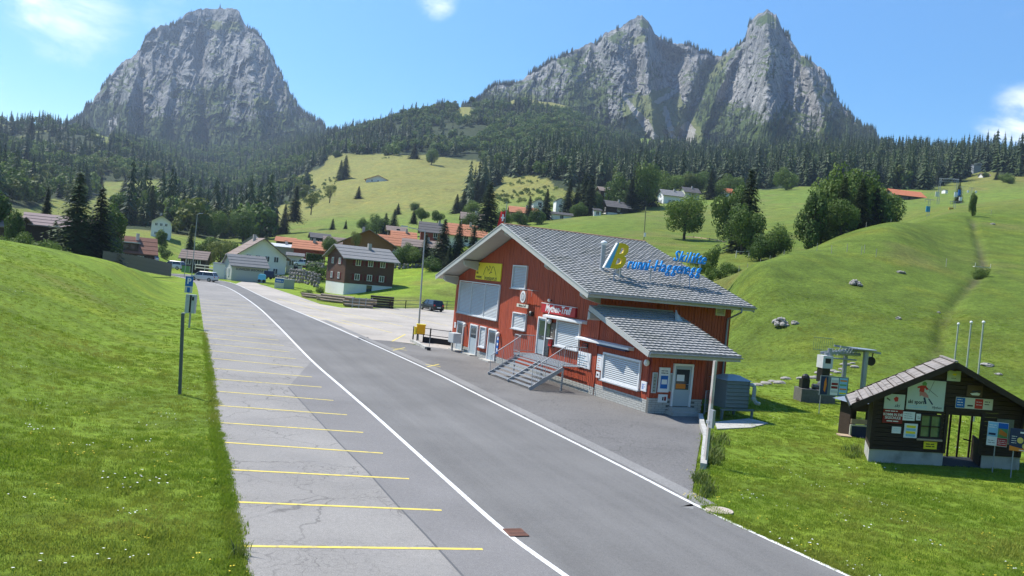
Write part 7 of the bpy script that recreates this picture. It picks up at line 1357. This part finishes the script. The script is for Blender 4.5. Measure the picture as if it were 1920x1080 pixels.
# ------------------------------------------------------------------ drag lift pylons up the slope
def lift():
    MP = mat('pylon_grey', (.26, .30, .32), .6, .1, 2, metal=.3)
    def gantry(pxl, pxr, pyb, pyt, d, lb):
        a = at(pxl, pyb, d); b = at(pxr, pyb, d); h = (at(pxl, pyt, d)-a)[2]; t = empty('lift_gantry', a, 0, lb, 'lift pylon'); v = b-a
        for s in (0, 1):
            g = MB()
            for w in (-.35, .35): g.tube((v[0]*s+w, v[1]*s, v[2]*s-1), (v[0]*s+w*.8, v[1]*s, h), .08, 5)
            for k in range(7): z0 = h*k/7; g.tube((v[0]*s-.33, v[1]*s, z0), (v[0]*s+.33, v[1]*s, z0+h/7), .04, 4)
            g.build('lattice_leg', MP, t)
        g = MB(); g.tube((-.5, 0, h), (v[0]+.5, v[1], h), .10, 5).tube((-.1, 0, h-.9), (v[0]+.1, v[1], h-.9), .08, 5)
        for k in range(9): f = k/9; g.tube((v[0]*f, v[1]*f, h-.9), (v[0]*(f+1/9), v[1]*(f+1/9), h), .04, 4)
        g.build('cross_head', MP, t); return t
    gantry(1759, 1792, 378, 335, 330, 'tall steel gantry of the drag lift against the dark forest')
    gantry(1826, 1839, 322, 306, 620, 'small far gantry at the forest edge above the slope')
    def pylon(px, pyb, pyt, d, lb, sc=1.0):
        a = at(px, pyb, d); a[2] = gz(a[0], a[1]) if abs(gz(a[0], a[1])-a[2]) < 3 else a[2]; h = (at(px, pyt, d)-a)[2]; t = empty('lift_pylon', a, 0, lb, 'lift pylon')
        g = MB()
        for w in (-.28*sc, .28*sc): g.tube((w, 0, -.5), (w*.7, 0, h), .045*sc, 5)
        for k in range(9): g.tube((-.27*sc, 0, h*k/9), (.27*sc, 0, h*(k+1)/9), .022*sc, 4)
        g.build('lattice_mast', MP, t); g = MB(); g.tube((-1.1*sc, 0, h), (1.1*sc, 0, h), .06*sc, 5).tube((-1.0*sc, 0, h-.12*sc), (-1.0*sc, .0, h-.6*sc), .04, 4); g.build('cross_arm', MP, t); return t
    pylon(1738, 424, 374, 215, 'lattice pylon carrying the blue lift plate'); pylon(1785, 431, 378, 215, 'lattice pylon carrying the orange lift plate'); pylon(1800, 400, 350, 300, 'slim pylon right of the tall gantry', .8); pylon(1818, 395, 352, 330, 'rightmost slim pylon of the lift line', .8)
    for px, py, d, w, h, m, lb in ((1740, 392, 214.5, .9, 1.3, mat('plate_blue', (.03, .25, .42), .5), 'blue square plate on the left lift pylon'), (1783, 395, 214.5, 1.0, 1.4, mat('plate_orange', (.50, .30, .05), .5), 'orange square plate on the right lift pylon'), (1736, 422, 213, .7, .7, P_WHITE, 'white box at the foot of the left lift pylon'), (1757, 364, 329, 1.2, 1.8, P_CREAM, 'cream box under the left leg of the tall gantry'), (1793, 365, 329, 1.4, 1.7, P_WHITE, 'white box beside the right leg of the tall gantry'), (1801, 373, 299, .9, 1.2, P_WHITE, 'white square on the slim pylon'), (1822, 374, 329, .9, 1.2, P_WHITE, 'white square farthest right on the lift line'), (1799, 361, 325, .8, 2.0, P_BLUE, 'narrow blue panel beside the dark spruce'), (1815, 359, 340, .6, .8, P_WHITE, 'small white plate high on the lift line'), (1830, 360, 340, .6, .8, P_WHITE, 'small white plate rightmost and high on the lift line'), (1785, 431, 213, .7, .4, P_WHITE, 'white slab at the foot of the right lift pylon')):
        c = at(px, py, d); g = MB(); g.box(-w/2, w/2, -.12, .12, -h/2, h/2); o = g.build('lift_plate', m, loc=c); tag(o, lb, 'lift plate')
    # haul rope
    g = MB(); A = [at(1545, 660, 50), at(1738, 376, 214), at(1762, 338, 330), at(1830, 308, 620)]; B_ = [at(1640, 662, 50), at(1788, 380, 214), at(1790, 338, 330), at(1838, 308, 620)]
    g = MB(); g.path([tuple(p) for p in A[1:]], .02, 4); o = g.build('haul_rope', P_BLACK); tag(o, 'thin left haul rope of the drag lift between its pylons', 'rope'); g = MB(); g.path([tuple(p) for p in B_[1:]], .02, 4); o = g.build('haul_rope', P_BLACK); tag(o, 'thin right haul rope of the drag lift between its pylons', 'rope')
    # slope fence posts and a little plank bridge
    q = random.Random(9)
    for px, py, d in ((1388, 482, 110), (1404, 478, 112), (1428, 474, 116), (1445, 468, 118), (1472, 462, 120), (1624, 424, 140), (1672, 399, 152), (1622, 462, 108), (1644, 466, 106), (1532, 463, 108), (1560, 466, 106), (1589, 462, 108), (1616, 464, 107), (1775, 487, 112), (1858, 400, 180)):
        c = at(px, py, d); c[2] = gz(c[0], c[1]); g = MB(); g.tube((0, 0, -.2), (q.uniform(-.05, .05), 0, 1.0), .035, 5); o = g.build('fence_post', mat('post_grey', (.34, .33, .28), .9), loc=c); tag(o, 'slender grey pasture fence post on the ski slope', 'fence post', 'pasture fence posts on the slope')
    c = at(1842, 493, 116); c[2] = gz(c[0], c[1])+.5; g = MB(); g.box(-1.0, 1.0, -.2, .2, 0, .08).box(-.95, -.9, -.2, -.16, .08, .5).box(.9, .95, -.2, -.16, .08, .5); o = g.build('plank_bridge', W_ if False else P_CREAM, loc=c); tag(o, 'small pale plank bridge over the gully above the bushes', 'footbridge')
lift()
# ------------------------------------------------------------------ single trees
def tree_protos():
    S = []
    S.append(('spruce', spruce_mesh('crown', 1, 22, 14, 21, 5, .25, .03))); S.append(('spruce', spruce_mesh('crown', 1, 20, 14, 22, 5, .28, .03))); S.append(('spruce', spruce_mesh('crown', 1, 24, 12, 23, 4, .19, .03)))
    B_ = [broad_mesh('crown', 6500, 31, 15, .023, .38, .46, .52), broad_mesh('crown', 6500, 32, 18, .023, .46, .46, .50), broad_mesh('crown', 5200, 33, 12, .023, .30, .48, .50), broad_mesh('crown', 6500, 34, 13, .022, .50, .46, .53), broad_mesh('crown', 2600, 35, 14, .018, .40, .40, .60, M_LEAFY)]
    bush = [broad_mesh('crown', 2600, 41, 9, .035, .62, .5, .45), broad_mesh('crown', 2200, 42, 7, .035, .5, .5, .42)]
    TS = trunk_mb(1, .022, 1, 0, .92).mesh('trunk', M_BARK); TB = trunk_mb(1, .035, 2, 7, .6, .2).mesh('trunk', M_BARK); TBU = trunk_mb(1, .03, 3, 5, .4, .2).mesh('trunk', M_BARK)
    return [s[1] for s in S], B_, bush, TS, TB, TBU
SPR, BRD, BSH, TS, TB, TBU = tree_protos()
def tree(kind, px, py, hpx, d, label, wx=1.0, group=None, cat=None):
    p = at(px, py, d); g = gz(p[0], p[1])
    if abs(g-p[2]) < 4: p[2] = g-.05
    h = hpx/FPX*math.hypot(p[0], p[1])*1.01
    fam = kind[0]; i = int(kind[1]); wx = wx*1.25 if fam == 's' else wx; nm = {'s': 'spruce_tree', 'b': 'broadleaf_tree', 'u': 'bush'}[fam]
    t = empty(nm, p, random.Random(px*7+py).uniform(0, 6.28), label, cat or {'s': 'spruce', 'b': 'tree', 'u': 'bush'}[fam], group)
    me, tr = {'s': (SPR, TS), 'b': (BRD, TB), 'u': (BSH, TBU)}[fam]
    o = link_mesh('crown', me[i], parent=t); o.scale = (h*wx, h*wx, h); o = link_mesh('trunk', tr, parent=t); o.scale = (h*min(wx, 1), h*min(wx, 1), h)
    return t
TREES = [
 ('s1',137,492,150,132,'left and taller of the two big dark spruces at the grass bank',1.25), ('s1',181,492,132,134,'right one of the two big dark spruces at the grass bank',1.3), ('b2',203,494,112,150,'thin broadleaf tree behind the right big spruce',.9),
 ('b0',160,500,92,138,'dark bushy tree filling the gap between the two big spruces',.9),
 ('b1',50,458,52,118,'dark round bush tree before the long mauve roofed house',1.1), ('b2',24,448,75,140,'light green birch at the left end of the long house',.8), ('u0',15,450,42,116,'bushy shrub at the left frame edge behind the bank',1.0), ('u0',86,468,42,112,'pale green rounded bush in front of the long house',1.0), ('u1',62,464,34,112,'dark shrub beside the pale green bush',1.1), ('s2',86,410,50,190,'small pointed dark spruce above the long mauve roof',1.1), ('b2',-8,450,95,150,'tall tree cut by the left frame edge',1.0), ('s0',100,470,60,150,'spruce tucked between the long house and the big spruces',1.2), ('u0',112,480,44,116,'shrub under the left flank of the big spruces',1.0),
 ('s0',354,492,72,200,'slender spruce behind the small dark timber house',1.0), ('b0',385,490,60,205,'leafy tree right of the slender village spruce',1.1), ('b4',412,495,62,200,'yellow green tree left of the big white house',1.1), ('b0',432,492,50,215,'dark leafy tree touching the white house roof',1.1), ('b3',402,458,52,300,'round green tree at the foot of the dark wood',1.0), ('b1',455,462,66,300,'broad green tree before the dark wood',.8), ('b2',300,488,34,230,'small bushy tree right of the white gabled house',1.2), ('u1',306,502,22,200,'low hedge bush by the white van',1.2), ('b3',370,440,50,320,'pale broadleaf tree at the wood edge by the lamp',.9),
 ('s2',517,422,48,330,'solitary slim spruce left of the pair at the pasture foot',1.0), ('s0',533,420,52,330,'left spruce of the dense pair at the pasture foot',1.1), ('s1',551,416,62,330,'right and taller spruce of the dense pair at the pasture foot',1.1), ('b4',583,402,44,340,'thin light green tree right of the spruce pair',.7), ('b4',618,380,36,420,'bare looking tree with open crown on the pasture',.8), ('b4',573,363,18,520,'small bushy tree above the spruce pair',1.2), ('b0',567,372,16,500,'low dark tree on the rim left of the pasture',1.2),
 ('s1',672,368,22,500,'dark conical tree under the alpine farm',1.5), ('s1',646,334,42,640,'dark thick spruce clump left above the alpine farm',1.3), ('s0',638,332,34,645,'lean spruce against the thick clump above the pasture',1.2), ('b0',632,302,20,820,'leafy tree near the pasture crest, left end',1.1), ('s1',698,314,14,760,'single small spruce high on the sunny pasture',1.3), ('b0',721,308,14,760,'left bush of the small pair on the sunny pasture crest',1.2), ('s0',728,308,14,760,'right spruce of the small pair on the sunny pasture crest',1.3),
 ('s1',776,302,28,730,'dark spruce on the pasture crest left of the flat topped tree',1.7), ('b3',809,305,30,700,'flat topped dark tree on the pasture crest',1.0), ('s1',747,388,20,400,'small dark conifer left of the round pasture bush',1.5), ('b3',778,390,20,400,'round bush on the lower pasture',1.1), ('s1',624,419,20,330,'short dark conifer below the pasture',1.4), ('s2',649,415,16,330,'tiny conifer right of the short dark one',1.4), ('b1',683,420,26,320,'left green tree of the group beyond the village',1.1), ('b1',706,428,40,300,'bushy green tree at the left of the spruce row',1.1), ('s1',722,428,38,300,'spruce in the middle of the clump beyond the village',1.4), ('s1',738,424,44,300,'rightmost tall spruce of the clump beyond the village',1.3),
 ('s1',868,388,40,380,'left dark spruce of the hillside trio',1.3), ('s1',856,388,34,380,'lower dark spruce left of the hillside trio',1.4), ('s0',893,372,50,420,'tall twin spruce at the hillside edge',1.2), ('s0',903,370,46,420,'right twin spruce at the hillside edge',1.2), ('b1',884,392,28,360,'leafy bush at the foot of the twin spruces',1.3),
 ('s1',912,434,88,200,'big light spruce above the salmon roofed hall',1.5), ('b1',880,425,30,240,'dark bush tree left of the big light spruce',1.3), ('b1',850,420,26,260,'low dark tree behind the salmon roof',1.5), ('b0',820,418,24,260,'dark tree above the grey roofed house',1.4), ('b1',940,428,40,215,'dark leafy tree right of the big light spruce',1.0), ('b0',790,415,26,270,'round dark tree left above the grey roof',1.3), ('s0',775,420,30,280,'lean spruce left above the grey roof',1.3),
 ('s1',795,500,58,180,'first young spruce from the left below the salmon hall',1.3), ('s0',827,504,86,176,'tall young spruce in the middle below the salmon hall',1.4), ('s0',856,500,80,176,'second tall young spruce below the salmon hall',1.2), ('s0',884,492,66,176,'spruce under the station eave at the right of the row',1.3), ('b1',756,502,48,182,'leafy tree right behind the brown house',1.0), ('b0',778,504,40,180,'dark shrub tree before the brown roofed house',1.2), ('u0',806,506,30,172,'low shrub at the right end of the pale stone wall',1.3), ('u1',770,490,24,190,'shrub left of the young spruces',1.4), ('s0',841,500,44,172,'shorter spruce between the two tall young ones',1.3),
 ('s1',990,418,46,280,'spruce right of the brown hill chalet',1.2), ('s0',1022,412,56,285,'dark spruce left of the white garage',1.2), ('b1',975,425,30,270,'dark leafy shrub tree before the brown hill chalet',1.3), ('b1',1008,422,34,270,'leafy tree beside the white garage',1.0), ('s1',1064,400,66,310,'tall dark spruce right above the white garage',1.1), ('s1',1092,404,78,310,'tallest of the three dark spruces at the meadow rim',1.2), ('s0',1104,406,74,306,'right one of the three dark spruces at the meadow rim',1.3), ('s0',1080,402,60,312,'middle one of the three dark spruces at the meadow rim',1.2), ('b2',1120,400,44,320,'light green tree over the tiny white house',1.0), ('b1',1082,414,30,300,'dark shrubs under the meadow rim spruces',1.2),
 ('b1',1166,392,74,335,'broad green tree left of the dark barn group',.9), ('s1',1190,392,84,335,'great dark spruce right of the big barn',1.2), ('b3',1208,390,86,335,'tall dense dark tree left of the low white house',.75), ('s1',1218,384,70,345,'dark conifer right of the tall dense tree',1.3), ('s1',1180,398,60,325,'shorter dark spruce touching the barn',1.3), ('b1',1250,352,46,420,'round green tree above the white villa',1.3), ('b1',1228,350,38,430,'green tree left above the white villa',1.3), ('b1',1285,350,40,430,'green tree behind the yellow house',1.3), ('b4',1290,352,42,425,'pale half bare tree behind the yellow house',.9), ('b1',1312,352,44,430,'leafy tree right behind the yellow house',1.1), ('s1',1330,380,56,380,'dark spruce right of the yellow house',1.1), ('b1',1346,376,36,390,'round tree beside the small red roofed cottage',1.3), ('b1',1368,358,34,430,'leafy tree behind the red roofed cottage',1.3),
 ('b3',1283,447,84,178,'round topped dark tree behind the new timber fence',.95), ('s1',1395,476,142,142,'tall conifer at the right of the tall mixed trees',1.15), ('b3',1370,476,122,146,'wide leafy half of the tall mixed trees',.62), ('b3',1388,484,92,136,'lower dense green of the tall mixed trees',.8), ('b1',1452,470,68,128,'rounded leafy tree right of the tall mixed trees',.95), ('b1',1425,476,52,126,'low leafy tree filling beside the tall mixed trees',1.1), ('b1',1474,358,42,430,'solitary broad tree on the upper meadow rim',1.1),
 ('b2',1520,458,112,134,'left tree of the gully grove behind the slope crest',.85), ('b1',1560,442,150,150,'tallest crown of the gully grove',.62), ('b0',1596,432,134,158,'second tall crown of the gully grove',.7), ('s1',1575,440,110,146,'conifer inside the gully grove',1.2), ('s0',1610,426,96,152,'slender conifer in the right half of the gully grove',1.3), ('b1',1630,422,112,160,'right leafy crown of the gully grove',.8), ('b1',1655,412,84,166,'low right end of the gully grove',.9), ('b4',1600,420,104,170,'thin pale tree rising out of the gully grove',.7), ('b1',1540,446,60,138,'low green shrubs tree at the foot of the gully grove',1.0), ('s1',1640,414,72,158,'dark conifer at the right end of the gully grove',1.3), ('b3',1575,448,66,136,'dense understorey tree of the gully grove',.9), ('s1',1668,404,52,166,'small dark conifer closing the gully grove',1.5),
 ('u0',1312,512,40,92,'left bush behind the far end of the station roof',.8), ('u1',1334,504,46,98,'slim bush behind the far end of the station roof',.7), ('u0',1352,492,34,108,'dark shrub by the short white rail',1.0), ('u1',1330,530,28,86,'pale reddish shrub just above the station roof corner',.8), ('u0',1372,486,22,114,'low shrub where the slope meets the stream',1.4),
 ('b2',1820,432,42,175,'lone thin tree at the top of the gully',.55), ('s1',1798,366,34,330,'dark spruce beside the blue panel of the lift',1.0), ('u0',1843,512,20,110,'green bush growing in the gully',1.2), ('u1',1834,520,12,108,'smaller bush below the green gully bush',1.4), ('b1',1884,352,16,520,'round bush far up at the right',1.4), ('b1',1892,358,14,500,'second round bush far up at the right',1.4), ('s1',1868,345,14,540,'small conifer left of the far right bushes',1.4), ('b1',1908,362,12,500,'low bush at the right frame edge',1.4), ('b1',1848,336,9,560,'small tree left before the little slope hut',1.3),
 ('b1',520,478,20,240,'green tree behind the little red roofed house',1.3), ('u0',604,498,40,176,'loose bush between hedge and brown house',1.2), ('b0',618,476,34,200,'tree left of the orange chalet',1.1), ('b4',665,470,38,176,'yellow green tree before the orange chalet',.7), ('u0',573,560,12,132,'weeds beside the trunks',1.6), ('u0',598,548,14,150,'shrub at the corner of the brown house',1.2), ('u0',690,458,20,230,'bush behind the orange chalet',1.2), ('s0',748,448,26,240,'small spruce beside the little dark house',1.3), ('u0',736,480,26,190,'grey shrub right of the orange chalet',1.0),
 ('s1',58,252,28,1000,'spruce in the sky line at the far left, left one',1.2), ('b0',886,192,12,1050,'larger lone tree on the grassy ridge against the sky',1.3), ('s1',879,193,6,1060,'smaller lone tree on the grassy ridge against the sky',1.6),
 ('s1',188,362,22,640,'spruce on the shaded meadow, left one',1.4), ('s1',233,362,24,640,'spruce on the shaded meadow, right one',1.4), ('s1',226,420,14,330,'bushy little spruce at the sunlit meadow edge',1.6), ('b1',272,428,62,330,'tall dark tree at the front of the wood',.5), ('s1',280,430,66,330,'dark spruce at the left front of the wood',1.2), ('s0',262,428,48,335,'lower spruce at the left front of the wood',1.3),
]
for T_ in TREES: tree(T_[0], T_[1], T_[2], T_[3], T_[4], T_[5], T_[6])
# clipped hedge block by the lane
def hedge():
    p = at(573, 497, 182); n = 1500; r = np.random.default_rng(4); V = []; t = empty('hedge', p, math.radians(8), 'clipped bright green hedge block behind the boulder wall', 'hedge')
    c = r.uniform([0, 0, 0], [3.4, 1.4, 2.5], (n, 3)); k = r.integers(0, 3, n); c[k == 0, 1] = 0; c[k == 1, 2] = 2.5; c[k == 2, 0] = np.where(r.random((k == 2).sum()) < .5, 0, 3.4)
    a = r.normal(size=(n, 3)); a /= np.linalg.norm(a, axis=1)[:, None]; b = np.cross(a, r.normal(size=(n, 3))); b /= np.linalg.norm(b, axis=1)[:, None]; s = .13
    V = np.stack([c+a*s, c+b*s, c-a*s, c-b*s], 1).reshape(-1, 3); link_mesh('foliage', np_mesh('foliage', V, np.arange(4*n).reshape(n, 4), M_LEAFY, False), parent=t); g = MB(); g.box(.08, 3.3, .08, 1.3, -1, 2.4); g.build('branches', mat('hedge_core', (.04, .07, .015), .9), t)
hedge()
def shrubs_on_hill():
    n = 260; P = []; r = np.random.default_rng(3); poly = [(905,372),(1000,325),(1010,335),(1090,372),(1060,395),(960,395),(900,395)]; poly2 = [(560,372),(620,330),(640,345),(600,380),(560,400),(500,372)]; S = []
    a = r.uniform(math.radians(-22), math.radians(8), 30000); d = np.sqrt(r.uniform(300**2, 760**2, 30000)); x = d*np.sin(a); y = d*np.cos(a); z = ground_z(x, y); px, py = proj(np.stack([x, y, z], 1)); ok = (inpoly(px, py, poly) | inpoly(px, py, poly2)) & (fbm(x/22, y/22, 3, 8) > .48) & (r.random(30000) < .12)
    P = np.stack([x, y, z], 1)[ok]; stuff_points('hill_scrub', P, r.integers(0, 2, len(P)), r.uniform(1.0, 3.2, len(P)), [BSH_L[0], BSH_L[1]], 'scattered low scrub dotting the dry pasture slopes', 'shrubbery')
BSH_L = [broad_mesh('scrub_a', 160, 51, 6, .09, .62, .5, .45), broad_mesh('scrub_b', 160, 52, 6, .09, .5, .5, .42, M_LEAFY)]
shrubs_on_hill()
# ------------------------------------------------------------------ grass
def blade_mat():
    m, nt, N, L, B = new_mat('grass_blades'); B.inputs['Roughness'].default_value = .7; B.inputs['Specular IOR Level'].default_value = .2
    oi = N.new('ShaderNodeObjectInfo'); ge = N.new('ShaderNodeNewGeometry'); no = N.new('ShaderNodeTexNoise'); no.inputs['Scale'].default_value = .22; no.inputs['Detail'].default_value = 6; L.new(ge.outputs['Position'], no.inputs['Vector'])
    a = N.new('ShaderNodeMix'); a.data_type = 'RGBA'; a.inputs['A'].default_value = (.155, .255, .018, 1); a.inputs['B'].default_value = (.235, .315, .03, 1); L.new(oi.outputs['Random'], a.inputs['Factor'])
    mr = N.new('ShaderNodeMapRange'); mr.inputs['From Min'].default_value = .45; mr.inputs['From Max'].default_value = .68; L.new(no.outputs['Fac'], mr.inputs[0]); b = N.new('ShaderNodeMix'); b.data_type = 'RGBA'; L.new(mr.outputs[0], b.inputs['Factor']); L.new(a.outputs['Result'], b.inputs['A']); b.inputs['B'].default_value = (.30, .31, .055, 1)
    L.new(b.outputs['Result'], B.inputs['Base Color']); tr = N.new('ShaderNodeBsdfTranslucent'); L.new(b.outputs['Result'], tr.inputs['Color']); ms = N.new('ShaderNodeMixShader'); ms.inputs[0].default_value = .42; L.new(B.outputs[0], ms.inputs[1]); L.new(tr.outputs[0], ms.inputs[2]); L.new(ms.outputs[0], N['Material Output'].inputs['Surface']); return m
M_BLADE = blade_mat(); M_PETAL = mat('yellow_petals', (.65, .50, .03), .6); M_WPETAL = mat('white_petals', (.65, .66, .6), .6)
def tuft(name, n, h, spread, seed, m=None, lean=.5):
    r = random.Random(seed); V = []; F = []
    for i in range(n):
        a = r.uniform(0, 6.28); x, y = r.uniform(-spread, spread), r.uniform(-spread, spread); l = h*r.uniform(.55, 1.2); w = .006*r.uniform(.8, 1.6)*(h/.09)**.5; dx, dy = math.cos(a)*l*lean*r.random(), math.sin(a)*l*lean*r.random(); px_, py_ = -math.sin(a)*w, math.cos(a)*w; k = len(V)
        V += [(x-px_, y-py_, -.01), (x+px_, y+py_, -.01), (x+dx*.4+px_*.8, y+dy*.4+py_*.8, l*.6), (x+dx*.4-px_*.8, y+dy*.4-py_*.8, l*.6), (x+dx, y+dy, l)]; F += [(k, k+1, k+2, k+3), (k+3, k+2, k+4)]
    mb = MB(); mb.add(V, F); return mb.mesh(name, m or M_BLADE, False, fix=False)
def flower(name, m, seed):
    mb = MB(); r = random.Random(seed)
    for i in range(4): x, y = r.uniform(-.3, .3), r.uniform(-.3, .3); z = r.uniform(.06, .12); s = .016; mb.add([(x-s, y-s, z), (x+s, y-s, z), (x+s, y+s, z+.004), (x-s, y+s, z+.004)], [(0, 1, 2, 3)])
    return mb.mesh(name, m, fix=False)
def grass():
    r = np.random.default_rng(5); M_ = [tuft('grass_tuft_a', 26, .055, .13, 1, lean=.9), tuft('grass_tuft_b', 26, .045, .14, 2, lean=.9), tuft('grass_tuft_c', 30, .065, .15, 3, lean=.9), tuft('grass_tuft_d', 22, .11, .12, 4, lean=.8), flower('flowers_a', M_PETAL, 1), flower('flowers_b', M_WPETAL, 2)]
    P = []; K = []; S = []
    lines_ = [tuple(p[:2]) for p in PARK_L]
    for (a0, a1, d0, d1, dens) in ((-34, -8, 11, 26, 42), (-34, -10, 26, 46, 17), (-34, -14, 46, 80, 5), (8, 34, 13, 30, 36), (6, 34, 30, 52, 15), (6, 34, 52, 85, 4)):
        A0, A1 = math.radians(a0), math.radians(a1); n = int((A1-A0)*(d1*d1-d0*d0)/2*dens); a = r.uniform(A0, A1, n); d = np.sqrt(r.uniform(d0*d0, d1*d1, n)); x = d*np.sin(a); y = d*np.cos(a)
        ok = pdist(x, y, [tuple(p[:2]) for p in SP]+[tuple(p[:2]) for p in reversed(SRO[:14]+SR[14:])]) > .02; x, y, d = x[ok], y[ok], d[ok]
        bad = inpoly(x, y, [tuple(p[:2]) for p in YARDP]) | inpoly(x, y, [tuple(p[:2]) for p in LOTP]); 
        lx = (x-O_B[0])*math.cos(math.radians(RB))+(y-O_B[1])*math.sin(math.radians(RB)); ly = -(x-O_B[0])*math.sin(math.radians(RB))+(y-O_B[1])*math.cos(math.radians(RB)); bad |= (lx > -3.3) & (lx < 8.3) & (ly > 0) & (ly < 21.3); bad |= (lx > -.1) & (lx < 3.05) & (ly > -5.0) & (ly <= 0)
        hx = (x-HO[0])*math.cos(math.radians(HA))+(y-HO[1])*math.sin(math.radians(HA)); hy = -(x-HO[0])*math.sin(math.radians(HA))+(y-HO[1])*math.cos(math.radians(HA)); hx -= .6*hy; bad |= (hx > -.05) & (hx < 6.6) & (hy > -.03) & (hy < 1.9)
        x, y, d = x[~bad], y[~bad], d[~bad]; z = ground_z(x, y); px, py = proj(np.stack([x, y, z], 1)); ok = (px > -60) & (px < 1980) & (py < 1160); x, y, z, d = x[ok], y[ok], z[ok], d[ok]; n = len(x)
        q = r.random(n); cl = fbm(x/1.6, y/1.6, 3, 12); k = r.integers(0, 3, n); edge = pdist(x, y, [tuple(p[:2]) for p in SP]+[tuple(p[:2]) for p in reversed(SRO[:14]+SR[14:])]) < .35; k = np.where((cl > .74) & (q < .3) | edge & (q < .35), 3, k); k = np.where(q > .992, 4, k); k = np.where((q > .984) & (q <= .992), 5, k); s = r.uniform(.7, 1.25, n)*(.75+.6*cl)
        P.append(np.stack([x, y, z], 1)); K.append(k); S.append(s)
    for line, n in ((SP, 4500), (SRO[:12], 2500)):
        L2 = np.array([p[:2] for p in line]); i = r.integers(0, len(L2)-1, n); f = r.random(n)[:, None]; q2 = L2[i]*(1-f)+L2[i+1]*f; q2 = q2[(np.hypot(q2[:, 0], q2[:, 1]) < 60)]; w = fbm(q2[:, 0]/1.2, q2[:, 1]/1.2, 3, 3); q2 = q2+r.normal(0, 1, q2.shape)*(.04+.16*np.clip(w-.4, 0, 1))[:, None]
        P.append(np.column_stack([q2, np.full(len(q2), -.01)])); K.append(r.integers(0, 4, len(q2))); S.append(r.uniform(.5, 1.0, len(q2)))
    P = np.vstack(P); K = np.concatenate(K); S = np.concatenate(S)
    stuff_points('meadow_grass', P, K, S, M_, 'short green meadow grass with scattered yellow and white flowers', 'grass')
    # tall weeds at the kerb end and hut foot
    q = random.Random(3); Q = []
    for px, py, sp_, n in ((1335, 860, 16, 40), (1315, 900, 8, 22), (1345, 835, 18, 20), (1325, 925, 10, 14), (1600, 850, 14, 16), (447, 1040, 5, 5)):
        for i in range(n): g = gp(px+q.uniform(-sp_, sp_), py+q.uniform(-sp_*.8, sp_*.8)); Q.append((g[0], g[1], gz(g[0], g[1])))
    stuff_points('weeds', np.array(Q), RNG.integers(0, 2, len(Q)), RNG.uniform(.7, 1.5, len(Q)), [tuft('weed_a', 14, .24, .14, 7, M_LEAFY, 1.2), tuft('weed_b', 14, .18, .16, 8, M_LEAF, 1.3)], 'tall weeds growing along the yard kerb and around the hut foot', 'weeds')
grass()
def haze(dens=.000125):
    mb = MB(); mb.box(-3300, 3300, -2800, 3300, -3, 1250); m = bpy.data.materials.new('haze'); m.use_nodes = True; N = m.node_tree.nodes
    N.remove(N['Principled BSDF']); v = N.new('ShaderNodeVolumePrincipled'); v.inputs['Color'].default_value = (.62, .78, 1, 1); v.inputs['Density'].default_value = dens; v.inputs['Anisotropy'].default_value = .35
    m.node_tree.links.new(v.outputs[0], N['Material Output'].inputs['Volume'])
    o = mb.build('haze', m); tag(o, 'thin bluish summer haze in the valley air', 'haze', kind='stuff')
haze()
